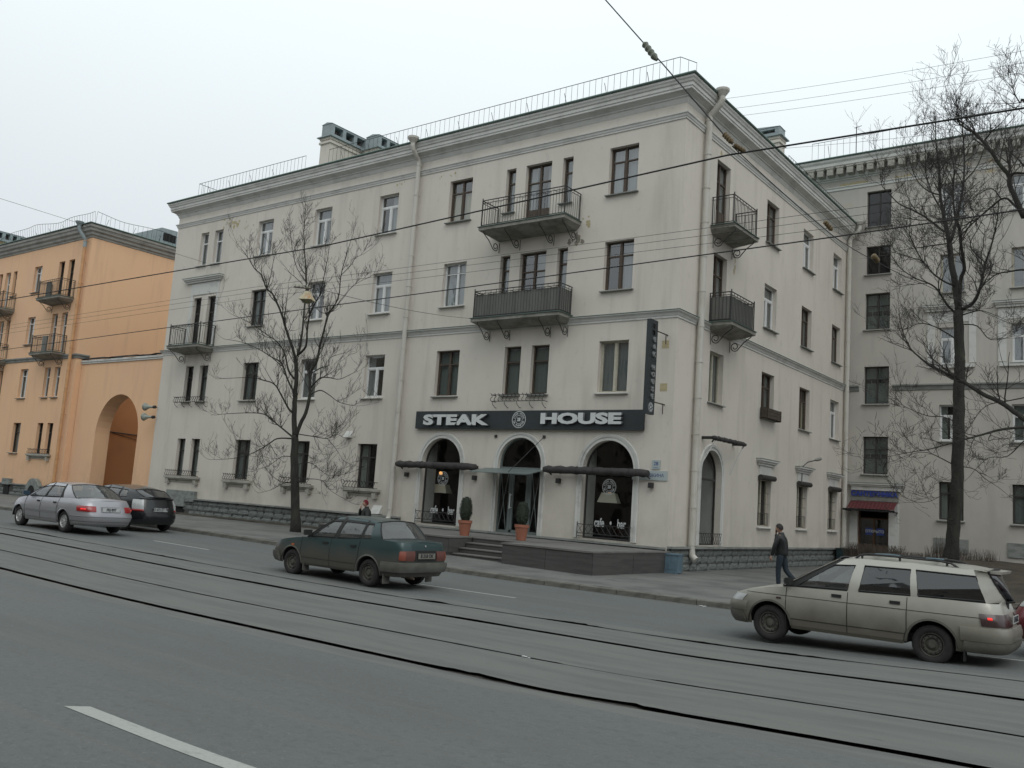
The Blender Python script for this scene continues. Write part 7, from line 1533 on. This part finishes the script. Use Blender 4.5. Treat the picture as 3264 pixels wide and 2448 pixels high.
def tree(label, limbs, seed, base_flare, twig_n, twig_len, up=.35, dens=1.0, spread=1.0, thick=.8, curl=.16):
    t = thing('bare_tree', label, 'tree', tuple(limbs[0][0][:3])); base = Vector(limbs[0][0][:3]); R = random.Random(seed)
    def smooth_pts(L):
        P = [Vector(p[:3])-base for p in L]; rr = [p[3]*thick for p in L]; out_, ro = [], []
        for i in range(len(P)-1):
            for k in range(4):
                s_ = k/4; p0 = P[max(i-1, 0)]; p1, p2 = P[i], P[i+1]; p3 = P[min(i+2, len(P)-1)]
                out_.append(.5*((2*p1)+(-p0+p2)*s_+(2*p0-5*p1+4*p2-p3)*s_*s_+(-p0+3*p1-3*p2+p3)*s_**3)+Vector((R.uniform(-1, 1), R.uniform(-1, 1), R.uniform(-1, 1)))*rr[i]*.12); ro.append(rr[i]+(rr[i+1]-rr[i])*s_)
        out_.append(P[-1]); ro.append(rr[-1]); return out_, ro
    tw = MB()
    def twig(p, d, L, r, lev):
        n = 7 if lev < 1 else (5 if lev < 2 else 4); pts = [p]; rs = [r]; dd = d.normalized(); kids = []
        for i in range(n):
            dd = (dd+Vector((R.uniform(-1, 1), R.uniform(-1, 1), R.uniform(-.8, .9)))*curl+Vector((0, 0, up*.22))).normalized(); p = p+dd*L/n; pts.append(p); rs.append(max(.0037, r*(1-(i+1)/n*.7))); kids.append((p, dd.copy()))
        tw.tube(pts, rs, 3 if lev else 4, False)
        if lev < 3:
            m = int(R.uniform(2.0, 4.6)*dens) if lev < 2 else int(R.uniform(1, 3)*dens)
            for _ in range(m):
                q, dq = R.choice(kids); ax = Vector((R.uniform(-1, 1), R.uniform(-1, 1), R.uniform(-.35, .9))).normalized(); twig(q, dq*.75+ax*.75, L*R.uniform(.42, .72), max(.0045, r*.58), lev+1)
    for i, L in enumerate(limbs):
        P, rr = smooth_pts(L)
        if i == 0 and base_flare: rr[0] *= 1.35; rr[1] *= 1.15; P[0].z -= .25
        k = MB(); k.tube(P, rr, 10 if i < 2 else 7, True); k.build('trunk' if i == 0 else 'limb', bark, t, smooth=True)
        if i == 0: continue
        ln = sum((P[j+1]-P[j]).length for j in range(len(P)-1)); m = int(ln*twig_n)
        for _ in range(m):
            s_ = R.uniform(.12, 1)**.8; j = min(len(P)-2, int(s_*(len(P)-1))); a = R.random(); q = P[j].lerp(P[j+1], a); dd = (P[j+1]-P[j]).normalized()
            ax = Vector((R.uniform(-1, 1)*spread, R.uniform(-1, 1), R.uniform(-.3, 1.1))).normalized(); twig(q, dd*.8+ax*.8, twig_len*R.uniform(.35, 1.1)*(1.1-.5*s_), min(.020, rr[j]*.6), 0)
        twig(P[-1], (P[-1]-P[-3]), twig_len*.8, .007, 0)
    tw.build('twigs', twig_m, t, recalc=False, kind='stuff'); print('TWIGS', label[:20], len(tw.f))
tree('slender bare tree on the pavement before the left half of the grey facade', T1, 3, True, 3.4, 1.2, dens=1.0, up=.5, thick=.85)
tree('large bare tree in the right yard with its trunk in view behind the estate car', T2, 9, True, 3.8, 1.45, dens=1.25, thick=.74, up=.15, curl=.24)
tree('bare tree at the right edge whose long branches reach in from outside the picture', T3, 21, True, 3.2, 1.4, dens=1.1, thick=.62, up=.15, curl=.24)

# ------------------------------------------------------------------ overhead wires and street lantern
wire_m = mat('black wire', (.012, .012, .012), .7)
def wire(name, label, cat, pts, r, sag=0, grp=None, parent=None, m=wire_m):
    k = MB(); P = []; 
    for (a, b) in zip(pts[:-1], pts[1:]):
        a, b = Vector(a), Vector(b); n = 14
        for i in range(n): s_ = i/n; p = a.lerp(b, s_); p.z -= 4*sag*s_*(1-s_); P.append(p)
    P.append(Vector(pts[-1])); k.tube(P, r, 5, False); o = k.build(name, m, parent, recalc=False)
    if parent is None: tag(o, label, cat, grp)
    return o
wire('overhead_wire', 'upper thick tram wire, passing above the roof on the right', 'wire', [(-60, 9.9, 6.15), (-23.3, 9.76, 6.0), (-11.6, 9.76, 5.99), (-4.2, 9.25, 6.04), (-1.2, 9.3, 5.98), (14, 9.2, 6.0)], .0108, .0, 'thick tram wires')
wire('overhead_wire', 'lower thick tram wire crossing the facade at first balcony height', 'wire', [(-70, 15.0, 6.2), (-33.2, 14.1, 6.0), (-11.3, 13.0, 6.0), (-4.1, 12.6, 6.0), (-1.6, 12.4, 6.0), (14, 11.7, 6.0)], .0105, 0, 'thick tram wires')
for i, (dz, dy, l) in enumerate(((.03, .0, 'upper'), (-.09, 0, 'middle'), (-.23, 0, 'lower'))):
    wire('thin_wire', '%s of the three thin wires strung along the street over the lantern' % l, 'wire', [(-80, 13.0+dy, 6.3+dz), (-37, 13.0+dy, 6.38+dz), (-17.77, 13.0+dy, 6.57+dz), (-11.3, 13+dy, 6.53+dz), (-6.1, 13.0+dy, 6.50+dz), (14, 13+dy, 6.5+dz)], .0036, .0, 'thin wires along the street')
t = thing('hanging_street_lantern', 'yellowish rusty street lantern hanging over the tram tracks in front of the left tree', 'street lamp', (-15.83, 13, 6.11)); t.scale = (.72, .72, .8)
lan_m = layered('rusty cream lantern paint', (.50, .46, .33), [((.42, .20, .07), (7, 7, 3), .50, .66, .8, None)], rough=.6, bump=.1); k = MB()
def fr4(a, z): return [(-a, -a, z), (a, -a, z), (a, a, z), (-a, a, z)]
vs = fr4(.07, .27)+fr4(.11, .18)+fr4(.12, .15)+fr4(.135, .145)+fr4(.20, .03)+fr4(.20, .015); k.add(vs, [(4*i+j, 4*i+(j+1) % 4, 4*i+4+(j+1) % 4, 4*i+4+j) for i in range(5) for j in range(4)]+[(0, 1, 2, 3)]); k.v = [tuple(Matrix.Rotation(.5, 3, 'Z') @ Vector(v)) for v in k.v]; k.build('lantern_housing', lan_m, t)
k = MB(); k.lathe([(.19, .02), (.17, -.02), (.11, -.06), (0, -.075)], 12); k.build('lantern_glass', mat('dusty lantern glass', (.16, .15, .08), .4), t, smooth=True); k = MB(); k.tube([(0, 0, .27), (0, 0, .36)], .03, 6); k.tube([(-.2, 0, .04), (-.24, 0, .15), (-.12, 0, .27)], .008, 4); k.build('lantern_hook', iron, t)
k = MB(); k.add([(-.95, .22, .50), (.2, -.05, .30), (.2, -.05, .335), (-.95, .22, .535), (-.95, .19, .50), (.2, -.08, .30), (.2, -.08, .335), (-.95, .19, .535)], [(0, 1, 2, 3), (4, 5, 6, 7), (0, 1, 5, 4), (3, 2, 6, 7), (1, 2, 6, 5), (0, 3, 7, 4)]); k.build('insulator_bar', rust_iron, t)
ins_m = mat('cream insulator', (.45, .45, .36), .3)
for i in range(4):
    a = .08+i*.235; k = MB(); k.lathe([(.015, 0), (.035, .02), (.02, .04), (.035, .06), (.018, .085), (0, .09)], 8, Matrix.Translation((-.95+1.15*a, .205-.27*a, .535-.2*a))); k.build('insulator', ins_m, t)
wire('span_wire', 'thin span wire with a turnbuckle from the lantern to the lower big balcony', 'wire', [(-15.8, 13, 6.44), (-21.75, 25.7, 8.72)], .006, .12)
wire('span_wire', 'thin span wire running from the upper left edge to the grey facade', 'wire', [(-40.39, 26.45, 13.05), (-34.4, 13.5, 11.6)], .007, 0)
t = thing('insulated_span_wire', 'span wire with long insulator coming down from the top edge across both tram wires', 'wire')
wire('wire', '', '', [(-6.75, 9.0, 9.45), (-5.42, 9.3, 7.75), (-5.12, 9.3, 7.38), (-4.10, 9.12, 6.10)], .008, 0, parent=t); wire('wire', '', '', [(-4.10, 9.12, 6.08), (-4.13, 12.66, 6.06)], .006, .02, parent=t); wire('wire', '', '', [(-4.13, 12.66, 6.06), (-4.09, 14.7, 6.2), (-4.05, 17.5, 6.5), (-3.4, 26.2, 7.2)], .006, .02, parent=t)
def insul(a, b, r, m, nm='insulator'):
    a, b = Vector(a), Vector(b); k = MB(); n = 9; k.tube([a.lerp(b, i/n) for i in range(n+1)], [r*(.35 if i in (0, n) else (1 if i % 2 else .72)) for i in range(n+1)], 10); return k.build(nm, m, t)
insul((-5.41, 9.3, 7.74), (-5.21, 9.3, 7.46), .045, mat('dark green insulator', (.14, .16, .12), .5))
ri = mat('rusty yellow insulator', (.16, .11, .045), .6, noise_amt=.4)
insul((-4.22, 9.15, 6.26), (-4.10, 9.13, 6.12), .035, ri); insul((-4.12, 9.2, 6.13), (-4.02, 9.3, 6.06), .035, ri); insul((-4.18, 12.5, 6.22), (-4.10, 12.6, 6.10), .04, ri); insul((-4.09, 14.6, 6.26), (-4.07, 14.8, 6.2), .05, ri)
for (a, b), l in zip((((-14.6, 30, 17.5), (6, 30, 16.7)), ((-14.6, 30.4, 17.25), (6, 30.4, 16.55)), ((-14.6, 31, 17.2), (6, 31, 16.5)), ((-12, 31, 15.5), (6, 32, 15.1))), ('topmost', 'second from top', 'third from top', 'lowest')):
    wire('thin_wire', 'faint thin wire against the sky right of the roof corner, '+l, 'wire', [a, b], .0055, .3, 'faint wires against the sky')
# litter
lit = mat('white litter', (.6, .6, .58), .8)
for x, y, l, s_ in ((-8.8, kerb_y(-8.8)-.12, 'crumpled white paper lying against the kerb', .14), (-7.05, 9.9, 'small white scrap lying by the second rail', .07), (-6.95, 9.86, 'smallest white scrap lying by the second rail', .045)):
    k = MB(); R = random.Random(int(x*100)); n = 6; vs = [(s_*(i/n-.5)+R.uniform(-.01, .01), s_*.7*(j/3-.5), R.uniform(.005, .05)*s_*6*.3) for i in range(n+1) for j in range(4)]; k.add(vs, [(i*4+j, (i+1)*4+j, (i+1)*4+j+1, i*4+j+1) for i in range(n) for j in range(3)]); o = k.build('paper_litter', lit, recalc=False, loc=(x, y, gz(x)+.004)); tag(o, l, 'litter')
